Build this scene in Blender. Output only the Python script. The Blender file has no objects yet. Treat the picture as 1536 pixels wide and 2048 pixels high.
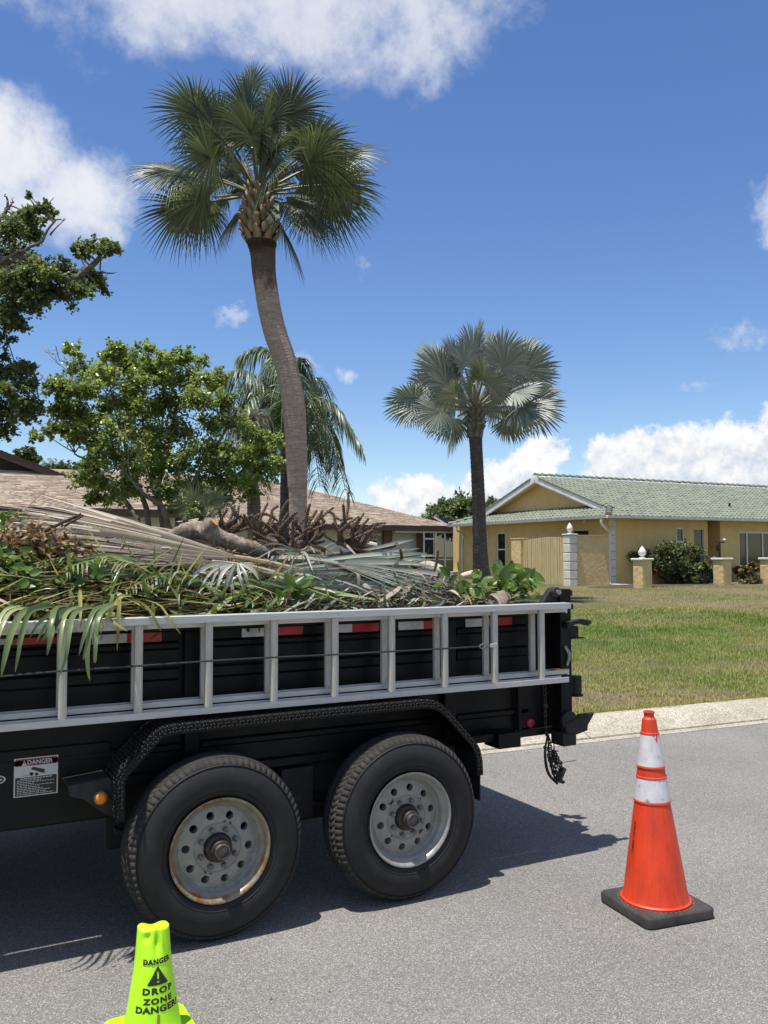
import bpy, bmesh, math, random
import numpy as np
from mathutils import Vector, Matrix
S = bpy.context.scene
COL = S.collection
R_ = math.radians
rnd = random.Random(11)
nr = np.random.default_rng(11)

# ------------------------------------------------------------------ camera
cam_d = bpy.data.cameras.new('camera')
cam = bpy.data.objects.new('camera', cam_d)
COL.objects.link(cam)
cam_d.sensor_fit = 'VERTICAL'
cam_d.sensor_height = 24.0
cam_d.lens = 24.0 * 1751.6 / 2048.0
cam_d.clip_end = 2000
_f = Vector((math.sin(.4823) * math.cos(.0506), math.cos(.4823) * math.cos(.0506), math.sin(.0506)))
_r = Vector((math.cos(.4823), -math.sin(.4823), 0))
_u = _r.cross(_f)
_c, _s = math.cos(-.0032), math.sin(-.0032)
_r2 = _r * _c + _u * _s
_u2 = -_r * _s + _u * _c
_m = Matrix((_r2, _u2, -_f)).transposed().to_4x4()
_m.translation = (0, 0, 1.6311)
cam.matrix_world = _m
S.camera = cam

# ------------------------------------------------------------------ light
SUN = Vector((-.25, -.05, 1.0)).normalized()          # towards the sun
EXPOSURE = 0.45
sun_d = bpy.data.lights.new('sun', 'SUN')
sun_d.energy = 4.6
sun_d.angle = R_(0.55)
sun_d.color = (1.0, .955, .89)
sun = bpy.data.objects.new('sun', sun_d)
COL.objects.link(sun)
sun.rotation_euler = SUN.to_track_quat('Z', 'Y').to_euler()
S.view_settings.view_transform = 'Standard'
S.view_settings.look = 'None'
S.view_settings.gamma = 1
S.view_settings.use_curve_mapping = False
S.view_settings.exposure = EXPOSURE
S.cycles.max_bounces = 8
S.cycles.transparent_max_bounces = 12

# ------------------------------------------------------------------ node helpers
class NT:
    def __init__(s, nt):
        s.nt = nt
    def n(s, t, **k):
        nd = s.nt.nodes.new(t)
        for a, b in k.items():
            setattr(nd, a, b)
        return nd
    def link(s, a, b):
        s.nt.links.new(a, b)
    def put(s, sock, v):
        if isinstance(v, bpy.types.NodeSocket):
            s.nt.links.new(v, sock)
        elif v is not None:
            if hasattr(sock.default_value, '__len__') and not hasattr(v, '__len__'):
                v = (v, v, v)
            if sock.type == 'RGBA' and len(v) == 3:
                v = (*v, 1)
            sock.default_value = v
    def m(s, op, a, b=None, c=None, clamp=False):
        nd = s.n('ShaderNodeMath', operation=op, use_clamp=clamp)
        s.put(nd.inputs[0], a)
        if b is not None: s.put(nd.inputs[1], b)
        if c is not None: s.put(nd.inputs[2], c)
        return nd.outputs[0]
    def vm(s, op, a, b=None):
        nd = s.n('ShaderNodeVectorMath', operation=op)
        s.put(nd.inputs[0], a)
        if b is not None: s.put(nd.inputs[1], b)
        return nd.outputs[0]
    def noise(s, vec, scale, detail=4, rough=.55, dist=0, out=0):
        nd = s.n('ShaderNodeTexNoise')
        if vec is not None: s.put(nd.inputs['Vector'], vec)
        nd.inputs['Scale'].default_value = scale
        nd.inputs['Detail'].default_value = detail
        nd.inputs['Roughness'].default_value = rough
        nd.inputs['Distortion'].default_value = dist
        return nd.outputs[out]
    def voro(s, vec, scale, feature='F1', out='Distance'):
        nd = s.n('ShaderNodeTexVoronoi', feature=feature)
        if vec is not None: s.put(nd.inputs['Vector'], vec)
        nd.inputs['Scale'].default_value = scale
        return nd.outputs[out]
    def mix(s, f, a, b, mode='MIX'):
        nd = s.n('ShaderNodeMix', data_type='RGBA', blend_type=mode)
        s.put(nd.inputs[0], f); s.put(nd.inputs[6], a); s.put(nd.inputs[7], b)
        return nd.outputs[2]
    def ramp(s, f, stops, interp='LINEAR'):
        nd = s.n('ShaderNodeValToRGB')
        nd.color_ramp.interpolation = interp
        e = nd.color_ramp.elements
        while len(e) < len(stops): e.new(.5)
        for i, (p, c) in enumerate(stops):
            e[i].position = p
            e[i].color = (c, c, c, 1) if not hasattr(c, '__len__') else (*c[:3], 1)
        s.put(nd.inputs[0], f)
        return nd.outputs[0]
    def sstep(s, a, b, x):
        nd = s.n('ShaderNodeMapRange', interpolation_type='SMOOTHSTEP')
        s.put(nd.inputs[0], x); s.put(nd.inputs[1], a); s.put(nd.inputs[2], b)
        return nd.outputs[0]
    def attr(s, name):
        return s.n('ShaderNodeAttribute', attribute_name=name).outputs['Fac']
    def obj(s):
        return s.n('ShaderNodeTexCoord').outputs['Object']
    def pos(s):
        return s.n('ShaderNodeNewGeometry').outputs['Position']
    def orand(s):
        return s.n('ShaderNodeObjectInfo').outputs['Random']
    def scalev(s, vec, sc):
        nd = s.n('ShaderNodeMapping')
        s.put(nd.inputs['Vector'], vec)
        nd.inputs['Scale'].default_value = sc
        return nd.outputs[0]
    def bump(s, h, strength=.4, dist=.01):
        nd = s.n('ShaderNodeBump')
        s.put(nd.inputs['Height'], h)
        nd.inputs['Strength'].default_value = strength
        nd.inputs['Distance'].default_value = dist
        return nd.outputs[0]

# ------------------------------------------------------------------ sky and clouds
W = bpy.data.worlds.new('World')
S.world = W
W.use_nodes = True
w = NT(W.node_tree)
for nd in list(W.node_tree.nodes): W.node_tree.nodes.remove(nd)
sky = w.n('ShaderNodeTexSky', sky_type='NISHITA')
sky.sun_disc = False
sky.sun_elevation = math.asin(SUN.z)
sky.sun_rotation = math.atan2(SUN.x, SUN.y)
sky.air_density = 1.0
sky.dust_density = .12
sky.ozone_density = 2.8
hs = w.n('ShaderNodeHueSaturation')
hs.inputs['Saturation'].default_value = 1.17
hs.inputs['Hue'].default_value = .509
hs.inputs['Value'].default_value = 1.09
w.link(sky.outputs[0], hs.inputs['Color'])
tc = w.n('ShaderNodeTexCoord').outputs['Generated']
sep = w.n('ShaderNodeSeparateXYZ'); w.link(tc, sep.inputs[0])
DX, DY, DZ = sep.outputs
az = w.m('DEGREES', w.m('ARCTAN2', DX, DY))
el = w.m('DEGREES', w.m('ARCSINE', DZ))
# slow turbulence that bends the outlines of every cloud
tn = w.n('ShaderNodeTexNoise'); w.link(tc, tn.inputs['Vector'])
tn.inputs['Scale'].default_value = 9; tn.inputs['Detail'].default_value = 6; tn.inputs['Roughness'].default_value = .62
tsep = w.n('ShaderNodeSeparateColor'); w.link(tn.outputs['Color'], tsep.inputs[0])
azw = w.m('MULTIPLY_ADD', w.m('SUBTRACT', tsep.outputs[0], .5), 7.0, az)
elw = w.m('MULTIPLY_ADD', w.m('SUBTRACT', tsep.outputs[1], .5), 6.0, el)
def blob(a0, e0, wa, we, amp=1.0, A=None, E=None):
    x = w.m('MULTIPLY', w.m('SUBTRACT', A or azw, a0), 1.0 / wa)
    y = w.m('MULTIPLY', w.m('SUBTRACT', E or elw, e0), 1.0 / we)
    r2 = w.m('MULTIPLY_ADD', x, x, w.m('MULTIPLY', y, y))
    return w.m('MULTIPLY', w.m('SUBTRACT', 1.0, r2), amp)
def field(blobs, E=None):
    f = None
    for b in blobs:
        v = blob(*b, E=E)
        f = v if f is None else w.m('SMOOTH_MAX', f, v, .15)
    return f
HIGH = [(13, 34.2, 10.5, 4.6, 1.0), (24, 33.4, 9, 4.2, 1.0), (29.5, 31.6, 5.0, 3.0, .8), (4.5, 36, 9, 4.5, 1), (34, 34.5, 4.5, 2.5, .6), (20, 38, 18, 6, 1)]
LEFT = [(2.5, 23.5, 6.0, 4.0, 1.0), (8.0, 21.6, 3.9, 3.0, .9), (-4, 24, 7, 5, 1.0), (4.5, 20.4, 4.6, 2.2, .7), (2.5, 13.6, 1.6, 1.2, .5), (-14, 17, 6, 4, 1), (53.5, 20.2, 1.9, 1.9, .8)]
LOW = [(29.3, 3.6, 3.0, 2.0, 1.0), (27.6, 2.6, 3.4, 1.5, .9), (36.4, 5.0, 2.9, 2.6, 1.0), (38.2, 6.2, 1.7, 1.9, 1.0), (34.8, 3.0, 3.6, 2.0, .9),
       (43.6, 5.4, 2.9, 2.4, 1.0), (48.2, 5.6, 4.0, 3.2, 1.0), (51.8, 7.4, 2.6, 2.4, 1.0), (56, 6, 5, 4, 1.0), (42, 2.8, 12, 2.2, .9), (66, 4, 9, 3.4, 1), (85, 5, 8, 4, 1), (104, 4, 9, 3, .9), (-18, 4, 8, 3, .9), (-40, 5, 9, 4, 1), (150, 4, 10, 4, 1), (-95, 5, 14, 4, 1), (-140, 4, 12, 4, 1)]
WISP = [(18.3, 15.4, 1.6, .9, .55), (24.6, 12.2, 1.5, .7, .55), (22.2, 12.3, .9, .9, .35), (50.6, 13.6, 2.4, .9, .34), (47.2, 11.1, 1.8, .5, .28), (31.6, 4.9, .4, .6, .4), (26, 18.2, .8, .3, .2), (0, 12, 3, 1.2, .4)]
f_high, f_left, f_low, f_wisp = field(HIGH), field(LEFT), field(LOW), field(WISP)
elu = w.m('ADD', elw, .55)
f_low_up = field(LOW, E=elu)
fine = w.noise(tc, 34, 7, .64)
fine2 = w.noise(w.vm('ADD', tc, (0, 0, .012)), 34, 7, .64)
wide = w.noise(tc, 14, 6, .62)
# the rest of the dome, outside the frame: scattered fair-weather cumulus
gen = w.noise(w.scalev(tc, (1, 1, 2.2)), 3.1, 6, .58)
dview = w.n('ShaderNodeVectorMath', operation='DOT_PRODUCT'); w.link(tc, dview.inputs[0]); dview.inputs[1].default_value = tuple(_f)
gfield = w.m('MULTIPLY', w.m('SUBTRACT', gen, .49), 5.0)
gfield = w.m('SUBTRACT', gfield, w.m('MULTIPLY', w.sstep(.70, .86, dview.outputs['Value']), 4.0))
gfield = w.m('SUBTRACT', gfield, w.m('MULTIPLY', w.sstep(.16, .02, DZ), 1.0))
hi = w.m('ADD', f_high, w.m('MULTIPLY', w.m('SUBTRACT', fine, .5), 1.5))
hi = w.m('ADD', hi, w.m('MULTIPLY', w.m('SUBTRACT', wide, .5), 2.2))
le = w.m('ADD', f_left, w.m('MULTIPLY', w.m('SUBTRACT', fine, .5), 1.2))
lo = w.m('ADD', f_low, w.m('MULTIPLY', w.m('SUBTRACT', fine, .5), 1.9))
wi = w.m('ADD', f_wisp, w.m('MULTIPLY', w.m('SUBTRACT', fine, .5), 1.6))
a_hi = w.sstep(-.55, 1.75, hi)
a_le = w.sstep(-.40, 1.25, le)
a_lo = w.sstep(-.05, .50, lo)
a_wi = w.m('MULTIPLY', w.sstep(.10, 1.0, wi), .75)
a_ge = w.sstep(.0, .7, w.m('ADD', gfield, w.m('MULTIPLY', w.m('SUBTRACT', fine, .5), 1.2)))
alpha = w.m('MAXIMUM', w.m('MAXIMUM', a_hi, a_le), w.m('MAXIMUM', w.m('MAXIMUM', a_lo, a_wi), a_ge))
# lit tops, greyer bodies
lit_lo = w.m('ADD', w.m('MULTIPLY', w.m('SUBTRACT', f_low, f_low_up), 1.2), w.m('MULTIPLY', w.m('SUBTRACT', fine, fine2), 3.2))
thick = w.sstep(.45, 1.3, w.m('MAXIMUM', hi, le))
lo_tone = w.m('ADD', w.m('MULTIPLY_ADD', lit_lo, 1.0, .60), w.m('MULTIPLY', w.m('SUBTRACT', wide, .5), 1.5), clamp=True)
hi_tone = w.m('SUBTRACT', 1.02, w.m('MULTIPLY', thick, w.m('MULTIPLY_ADD', wide, .9, .02)), clamp=True)
tone = w.mix(w.m('GREATER_THAN', el, 15.0), lo_tone, hi_tone)
CL = 6.9
ccol = w.mix(tone, (CL * .66, CL * .74, CL * .86), (CL * 1.05, CL * 1.05, CL * 1.05))
final = w.mix(alpha, hs.outputs[0], ccol)
bg = w.n('ShaderNodeBackground'); w.link(final, bg.inputs[0])
bg.inputs[1].default_value = .1
wo = w.n('ShaderNodeOutputWorld'); w.link(bg.outputs[0], wo.inputs[0])

# ------------------------------------------------------------------ material helpers
def newmat(name):
    m = bpy.data.materials.new(name)
    m.use_nodes = True
    for nd in list(m.node_tree.nodes): m.node_tree.nodes.remove(nd)
    t = NT(m.node_tree)
    out = t.n('ShaderNodeOutputMaterial')
    bs = t.n('ShaderNodeBsdfPrincipled')
    t.link(bs.outputs[0], out.inputs[0])
    return m, t, bs, out
def pmat(name, c1, c2=None, scale=6, rough=.7, metal=0, bump=0, bscale=None, bdist=.004, c3=None, spec=.5, obj=True, stretch=None, lo=.35, hi=.65, detail=5):
    m, t, bs, out = newmat(name)
    v = t.obj() if obj else t.pos()
    if stretch: v = t.scalev(v, stretch)
    col = c1
    if c2 is not None:
        stops = [(lo, c1), (hi, c2)] if c3 is None else [(lo, c1), ((lo + hi) / 2, c3), (hi, c2)]
        col = t.ramp(t.noise(v, scale, detail, .6), stops)
    t.put(bs.inputs['Base Color'], col)
    t.put(bs.inputs['Roughness'], rough)
    t.put(bs.inputs['Metallic'], metal)
    t.put(bs.inputs['Specular IOR Level'], spec)
    if bump:
        t.put(bs.inputs['Normal'], t.bump(t.noise(v, bscale or scale * 4, 5, .6), bump, bdist))
    return m
def leafmat(name, stops, trans=.3, rough=.5, tint=(1, 1, 1), spec=.35, ovar=.25, tcol=1.6):
    """leaf: colour spread over single leaves (attribute 'rnd') and single fronds (object random), some light passes through"""
    m, t, bs, out = newmat(name)
    f = t.m('ADD', t.attr('rnd'), t.m('MULTIPLY', t.m('SUBTRACT', t.orand(), .5), ovar), clamp=True)
    col = t.ramp(f, stops)
    col = t.mix(t.m('MULTIPLY', t.noise(t.obj(), 30, 3), .35), col, t.mix(1.0, col, (.62, .62, .55), 'MULTIPLY'))
    t.put(bs.inputs['Base Color'], col)
    t.put(bs.inputs['Roughness'], rough)
    t.put(bs.inputs['Specular IOR Level'], spec)
    tr = t.n('ShaderNodeBsdfTranslucent')
    t.put(tr.inputs[0], t.mix(1.0, col, (tcol, tcol, tcol * .55), 'MULTIPLY'))
    mx = t.n('ShaderNodeMixShader'); mx.inputs[0].default_value = trans
    t.link(bs.outputs[0], mx.inputs[1]); t.link(tr.outputs[0], mx.inputs[2])
    t.link(mx.outputs[0], out.inputs[0])
    return m

# ------------------------------------------------------------------ mesh builder
def nrm(v):
    v = np.asarray(v, float)
    return v / (np.linalg.norm(v, axis=-1, keepdims=True) + 1e-12)
class MB:
    def __init__(s):
        s.v = []; s.f = []; s.nv = 0
    def add(s, verts, faces, m=0, r=0.0):
        """faces: int array (n,k); m: material slot; r: per-face random (scalar or array)"""
        verts = np.asarray(verts, float).reshape(-1, 3)
        if not isinstance(faces, np.ndarray):
            by = {}
            for q in faces: by.setdefault(len(q), []).append(q)
            for k, q in by.items(): s.f.append((np.array(q, int) + s.nv, m, r))
        elif len(faces):
            s.f.append((faces + s.nv, m, r))
        s.v.append(verts); s.nv += len(verts)
        return s
    def box(s, c, size, rot=None, m=0, r=0.0, taper=None):
        h = np.array(size, float) / 2
        p = np.array([[x, y, z] for x in (-1, 1) for y in (-1, 1) for z in (-1, 1)], float) * h
        if taper: p[p[:, 2] > 0, :2] *= taper
        if rot is not None: p = p @ np.array(rot, float).reshape(3, 3).T
        f = [(0, 1, 3, 2), (4, 6, 7, 5), (0, 4, 5, 1), (2, 3, 7, 6), (0, 2, 6, 4), (1, 5, 7, 3)]
        return s.add(p + np.array(c, float), f, m, r)
    def span(s, lo, hi, m=0, r=0.0):
        lo = np.array(lo, float); hi = np.array(hi, float)
        return s.box((lo + hi) / 2, np.abs(hi - lo), m=m, r=r)
    def bar(s, p, q, w, h, up=(0, 0, 1), m=0, r=0.0):
        p = np.array(p, float); q = np.array(q, float)
        d = nrm(q - p); a = np.cross(d, up)
        if np.linalg.norm(a) < 1e-5: a = np.cross(d, (1, 0, 0))
        a = nrm(a); b = np.cross(a, d)
        return s.box((p + q) / 2, (np.linalg.norm(q - p), w, h), np.stack([d, a, b], 1), m, r)
    def prism(s, poly, axis, lo, hi, m=0, r=0.0):
        """poly in the two other axes (order x,y,z without axis), extruded from lo to hi along axis"""
        n = len(poly); o = [i for i in range(3) if i != axis]
        v = np.zeros((2 * n, 3))
        v[:n, o] = poly; v[n:, o] = poly; v[:n, axis] = lo; v[n:, axis] = hi
        f = [tuple(range(n))[::-1], tuple(range(n, 2 * n))] + [(i, (i + 1) % n, n + (i + 1) % n, n + i) for i in range(n)]
        return s.add(v, f, m, r)
    def grid(s, P, m=0, r=0.0, wrap=False):
        P = np.asarray(P, float); a, b = P.shape[:2]
        i = np.arange(a - 1)[:, None]; j = np.arange(b if wrap else b - 1)[None, :]
        j2 = (j + 1) % b
        f = np.stack([i * b + j, i * b + j2, (i + 1) * b + j2, (i + 1) * b + j], -1).reshape(-1, 4)
        return s.add(P.reshape(-1, 3), f, m, r)
    def tube(s, pts, rad, n=8, m=0, r=0.0, cap=True):
        pts = np.asarray(pts, float); k = len(pts)
        rad = np.broadcast_to(np.asarray(rad, float), (k,))
        t = np.gradient(pts, axis=0); t = nrm(t)
        ref = np.array((0, 0, 1.0)) if abs(t[0, 2]) < .9 else np.array((1.0, 0, 0))
        a = nrm(np.cross(t[0], ref)); A = [a]
        for i in range(1, k):
            a = a - t[i] * (a @ t[i]); a = a / (np.linalg.norm(a) + 1e-12); A.append(a)
        A = np.array(A); B = np.cross(t, A)
        th = np.linspace(0, 2 * np.pi, n, endpoint=False)
        P = pts[:, None] + rad[:, None, None] * (A[:, None] * np.cos(th)[None, :, None] + B[:, None] * np.sin(th)[None, :, None])
        base = s.nv
        s.grid(P, m, r, wrap=True)
        if cap:
            s.f.append((np.array([list(range(n))[::-1]]) + base, m, r))
            s.f.append((np.array([list(range(n))]) + base + (k - 1) * n, m, r))
        return s
    def lathe(s, prof, c=(0, 0, 0), axis=2, n=32, m=0, r=0.0, close=False):
        """prof: (radius, height) pairs round an axis through c"""
        prof = np.array(prof, float)
        th = np.linspace(0, 2 * np.pi, n, endpoint=False)
        P = np.zeros((len(prof), n, 3))
        o = [(1, 2), (2, 0), (0, 1)][axis]
        P[..., o[0]] = prof[:, 0, None] * np.cos(th); P[..., o[1]] = prof[:, 0, None] * np.sin(th); P[..., axis] = prof[:, 1, None]
        base = s.nv
        s.grid(P + np.array(c, float), m, r, wrap=True)
        if close:
            k = len(prof)
            if prof[0, 0] > 1e-5: s.f.append((np.array([list(range(n))[::-1]]) + base, m, r))
            if prof[-1, 0] > 1e-5: s.f.append((np.array([list(range(n))]) + base + (k - 1) * n, m, r))
        return s
    def disc(s, c, rad, axis=1, n=20, m=0, sign=-1, sc=(1, 1)):
        th = np.linspace(0, 2 * np.pi, n, endpoint=False) * sign
        o = [(1, 2), (2, 0), (0, 1)][axis]
        v = np.zeros((n, 3)); v[:, o[0]] = np.cos(th) * rad * sc[0]; v[:, o[1]] = np.sin(th) * rad * sc[1]
        return s.add(v + np.array(c, float), np.array([list(range(n))]), m)
    def mesh(s, name, mats, off=(0, 0, 0), smooth=35, bevel=0, bseg=1, weld=0):
        me = bpy.data.meshes.new(name)
        V = np.concatenate(s.v) - np.array(off, float)
        me.vertices.add(len(V)); me.vertices.foreach_set('co', V.astype(np.float32).ravel())
        li, ls, mi, rr = [], [], [], []
        pos = 0
        for f, m, r in s.f:
            k = f.shape[1]; n = len(f)
            li.append(f.ravel()); ls.append(pos + np.arange(n) * k); pos += n * k
            mi.append(np.full(n, m)); rr.append(np.broadcast_to(np.asarray(r, float), (n,)))
        li = np.concatenate(li)
        me.loops.add(len(li)); me.loops.foreach_set('vertex_index', li.astype(np.int32))
        ls = np.concatenate(ls)
        me.polygons.add(len(ls)); me.polygons.foreach_set('loop_start', ls.astype(np.int32))
        me.polygons.foreach_set('material_index', np.concatenate(mi).astype(np.int32))
        me.update(calc_edges=True)
        at = me.attributes.new('rnd', 'FLOAT', 'FACE')
        at.data.foreach_set('value', np.concatenate(rr).astype(np.float32))
        for m in (mats if isinstance(mats, (list, tuple)) else [mats]): me.materials.append(m)
        if bevel or weld:
            bm = bmesh.new(); bm.from_mesh(me)
            bmesh.ops.remove_doubles(bm, verts=bm.verts, dist=weld or 1e-5)
            if bevel:
                bm.normal_update()
                ed = [e for e in bm.edges if len(e.link_faces) == 2 and e.calc_face_angle(0) > R_(30)]
                bmesh.ops.bevel(bm, geom=ed, offset=bevel, segments=bseg, affect='EDGES', clamp_overlap=True)
            bm.to_mesh(me); bm.free()
        if smooth:
            me.polygons.foreach_set('use_smooth', np.ones(len(me.polygons), bool))
            if smooth < 180: me.set_sharp_from_angle(angle=R_(smooth))
        me.validate()
        return me
    def build(s, name, mats, parent=None, **k):
        off = np.zeros(3); p = parent
        while p is not None:
            off += np.array(p.location); p = p.parent
        o = bpy.data.objects.new(name, s.mesh(name, mats, off, **k))
        COL.objects.link(o)
        if parent is not None: o.parent = parent
        return o

def tag(o, label=None, cat=None, group=None, kind=None):
    if label: o['label'] = label
    if cat: o['category'] = cat
    if group: o['group'] = group
    if kind: o['kind'] = kind
    return o
def thing(name, label, cat, loc=(0, 0, 0), group=None):
    o = bpy.data.objects.new(name, None)
    o.empty_display_size = .2
    COL.objects.link(o); o.location = loc
    return tag(o, label, cat, group)
def put(name, me, parent, loc, rot=None, sc=None):
    """another object with the same mesh under the same parent (location relative to the parent)"""
    o = bpy.data.objects.new(name, me); COL.objects.link(o); o.parent = parent
    if rot is not None:
        M = Matrix(rot).to_4x4()
        if sc is not None: M = M @ Matrix.Scale(sc, 4)
        M.translation = loc; o.matrix_local = M
    else: o.location = loc
    return o
def copy_tree(o, parent=None, loc=None):
    c = o.copy(); COL.objects.link(c)
    if parent is not None: c.parent = parent
    if loc is not None: c.location = loc
    for ch in list(o.children): copy_tree(ch, c)
    return c
def text_mesh(body, size, bold=.0, spacing=1.0, align='CENTER', sub=0):
    cu = bpy.data.curves.new('lettering', 'FONT')
    cu.body = body; cu.size = size; cu.align_x = align; cu.align_y = 'CENTER'
    cu.offset = bold; cu.space_character = spacing; cu.resolution_u = 3
    o = bpy.data.objects.new('lettering', cu); COL.objects.link(o)
    dg = bpy.context.evaluated_depsgraph_get(); dg.update()
    me = bpy.data.meshes.new_from_object(o.evaluated_get(dg))
    bpy.data.objects.remove(o)
    if sub:
        bm = bmesh.new(); bm.from_mesh(me)
        bmesh.ops.triangulate(bm, faces=bm.faces)
        for _ in range(sub):
            ed = [e for e in bm.edges if e.calc_length() > size * .22]
            if not ed: break
            bmesh.ops.subdivide_edges(bm, edges=ed, cuts=1)
            bmesh.ops.triangulate(bm, faces=bm.faces)
        bm.to_mesh(me); bm.free()
    v = np.zeros(len(me.vertices) * 3); me.vertices.foreach_get('co', v)
    f = [tuple(p.vertices) for p in me.polygons]
    bpy.data.meshes.remove(me)
    return v.reshape(-1, 3), f

def bez(p0, p1, p2, n=8):
    t = np.linspace(0, 1, n)[:, None]
    p0, p1, p2 = map(lambda q: np.array(q, float), (p0, p1, p2))
    return (1 - t) ** 2 * p0 + 2 * t * (1 - t) * p1 + t * t * p2
def spline(pts, n=24):
    """smooth curve through points (any number of columns)"""
    P = np.array(pts, float); k = len(P)
    T = np.linspace(0, k - 1, n); out = []
    for t in T:
        i = min(int(t), k - 2); u = t - i
        p0, p1, p2, p3 = P[max(i - 1, 0)], P[i], P[i + 1], P[min(i + 2, k - 1)]
        out.append(.5 * (2 * p1 + (p2 - p0) * u + (2 * p0 - 5 * p1 + 4 * p2 - p3) * u * u + (3 * p1 - p0 - 3 * p2 + p3) * u ** 3))
    return np.array(out)

# ------------------------------------------------------------------ road frame: u along the street, v across it (away from the camera)
RA = R_(-3.3)
RU = np.array((math.cos(RA), math.sin(RA))); RV = np.array((-math.sin(RA), math.cos(RA)))
def uv(u, v, z=0):
    u, v, z = np.broadcast_arrays(np.asarray(u, float), np.asarray(v, float), np.asarray(z, float))
    return np.stack([u * RU[0] + v * RV[0], u * RU[1] + v * RV[1], z], -1)
V_EDGE, V_BACK = 6.31, 6.93       # asphalt edge, back of kerb
def lawn_z(v):
    v = np.asarray(v, float)
    return .115 + .38 * np.clip((v - 6.9) / 17.5, 0, 1) ** .9
# asphalt
m_asph, t, bs, _o = newmat('asphalt')
P = t.pos()
sp = t.voro(P, 240, out='Color')
ssep = t.n('ShaderNodeSeparateColor'); t.link(sp, ssep.inputs[0])
chip = t.voro(P, 240)
base = t.ramp(ssep.outputs[0], [(0, (.115, .108, .099)), (.40, (.175, .166, .152)), (.76, (.235, .224, .204)), (.92, (.31, .296, .272)), (1, (.42, .40, .37))])
fine_ = t.ramp(t.noise(P, 620, 2), [(.3, .72), (.7, 1.25)])
patch = t.ramp(t.noise(P, .9, 5, .6), [(.3, .88), (.7, 1.10)])
c = t.mix(1.0, t.mix(1.0, base, fine_, 'MULTIPLY'), patch, 'MULTIPLY')
t.put(bs.inputs['Base Color'], c); t.put(bs.inputs['Roughness'], .88); t.put(bs.inputs['Specular IOR Level'], .25)
t.put(bs.inputs['Normal'], t.bump(t.m('ADD', chip, t.m('MULTIPLY', t.noise(P, 90, 4), .6)), .55, .004))
m_conc, t, bs, _o = newmat('kerb_concrete')
P = t.pos()
vs = t.n('ShaderNodeSeparateColor'); t.link(t.voro(P, 95, out='Color'), vs.inputs[0])
c = t.ramp(vs.outputs[0], [(0, (.24, .215, .165)), (.5, (.38, .35, .285)), (1, (.54, .50, .42))])
c = t.mix(1.0, c, t.ramp(t.noise(P, 2.4, 6, .65), [(.3, (.72, .70, .64)), (.62, (1.05, 1.03, 1.0))]), 'MULTIPLY')
t.put(bs.inputs['Base Color'], c); t.put(bs.inputs['Roughness'], .9)
t.put(bs.inputs['Normal'], t.bump(t.noise(P, 80, 5, .7), .5, .004))
m_soil, t, bs, _o = newmat('lawn_soil')
P = t.pos()
big = t.noise(P, .35, 5, .6)
c = t.ramp(big, [(.32, (.20, .155, .10)), (.46, (.155, .135, .07)), (.60, (.10, .115, .045)), (.75, (.21, .165, .105))])
c = t.mix(1.0, c, t.ramp(t.noise(P, 26, 6, .75), [(.3, .45), (.7, 1.4)]), 'MULTIPLY')
t.put(bs.inputs['Base Color'], c); t.put(bs.inputs['Roughness'], 1.0); t.put(bs.inputs['Specular IOR Level'], .1)
t.put(bs.inputs['Normal'], t.bump(t.noise(P, 40, 5, .7), .8, .03))

# one ground sheet to the horizon
def sheet(name, us, vs_, zf, m, kind='structure'):
    U, V_ = np.meshgrid(us, vs_, indexing='ij')
    o = MB().grid(uv(U, V_, zf(U, V_))).build(name, m, smooth=180)
    return tag(o, kind=kind)
lu = np.concatenate([[-600, -200, -80], np.arange(-40, 61, 1.0), [90, 200, 600]])
lv = np.concatenate([np.arange(V_BACK - .03, 25, .45), [26, 30, 40, 60, 120, 300, 900]])
def lawn_h(U, V_):
    w_ = np.clip((V_ - 7.1) / 1.0, 0, 1)
    return lawn_z(V_) + w_ * (.02 * np.sin(U * .9 + V_ * .5) + .02 * np.sin(U * .37 - V_ * 1.1))
sheet('lawn', lu, lv, lawn_h, m_soil)
sheet('verge', [-600, -60, 60, 600], [-900, -60, -3.2], lambda U, V_: 0 * U + .1, m_soil)
road_v = np.array([-2.6, V_EDGE])
sheet('road', [-600, -60, -20, 20, 60, 600], np.linspace(-2.6, V_EDGE, 5), lambda U, V_: 0 * U, m_asph)
# rolled kerb, cast in lengths with joints
kerb = thing('kerb', 'pale rolled concrete kerb and gutter along the far side of the street', 'kerb', tuple(uv(5, V_EDGE, 0)))
tag(kerb, kind='structure')
prof = np.array([(V_EDGE - .0, -.05), (V_EDGE, .004), (V_EDGE + .125, .0), (V_EDGE + .135, -.03), (V_EDGE + .15, -.03), (V_EDGE + .16, .006), (V_EDGE + .27, .045), (V_EDGE + .40, .095), (V_EDGE + .50, .118), (V_BACK - .04, .124), (V_BACK, .118), (V_BACK, -.05)])
for k in range(-7, 9):
    u0, u1 = k * 3.05 + 1.9, k * 3.05 + 3.05 + 1.9 - .012
    us = np.linspace(u0, u1, 4)
    Pk = uv(us[:, None], prof[None, :, 0], prof[None, :, 1])
    mb = MB().grid(Pk)
    n = len(prof)
    mb.f.append((np.array([list(range(n))]), 0, 0)); mb.f.append((np.array([[3 * n + i for i in range(n)][::-1]]), 0, 0))
    mb.build('kerb_stone', m_conc, kerb, smooth=30)
mb = MB(); mb.span((-600, 0, 0), (1, 1, 1))
nk = MB(); nk.grid(uv(np.array([-600, 600])[:, None], np.array([(-3.22), (-2.95), (-2.75), (-2.6)])[None], np.array([.1, .11, .03, .0])[None]))
tag(nk.build('near_kerb', m_conc, smooth=180), kind='structure')

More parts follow.
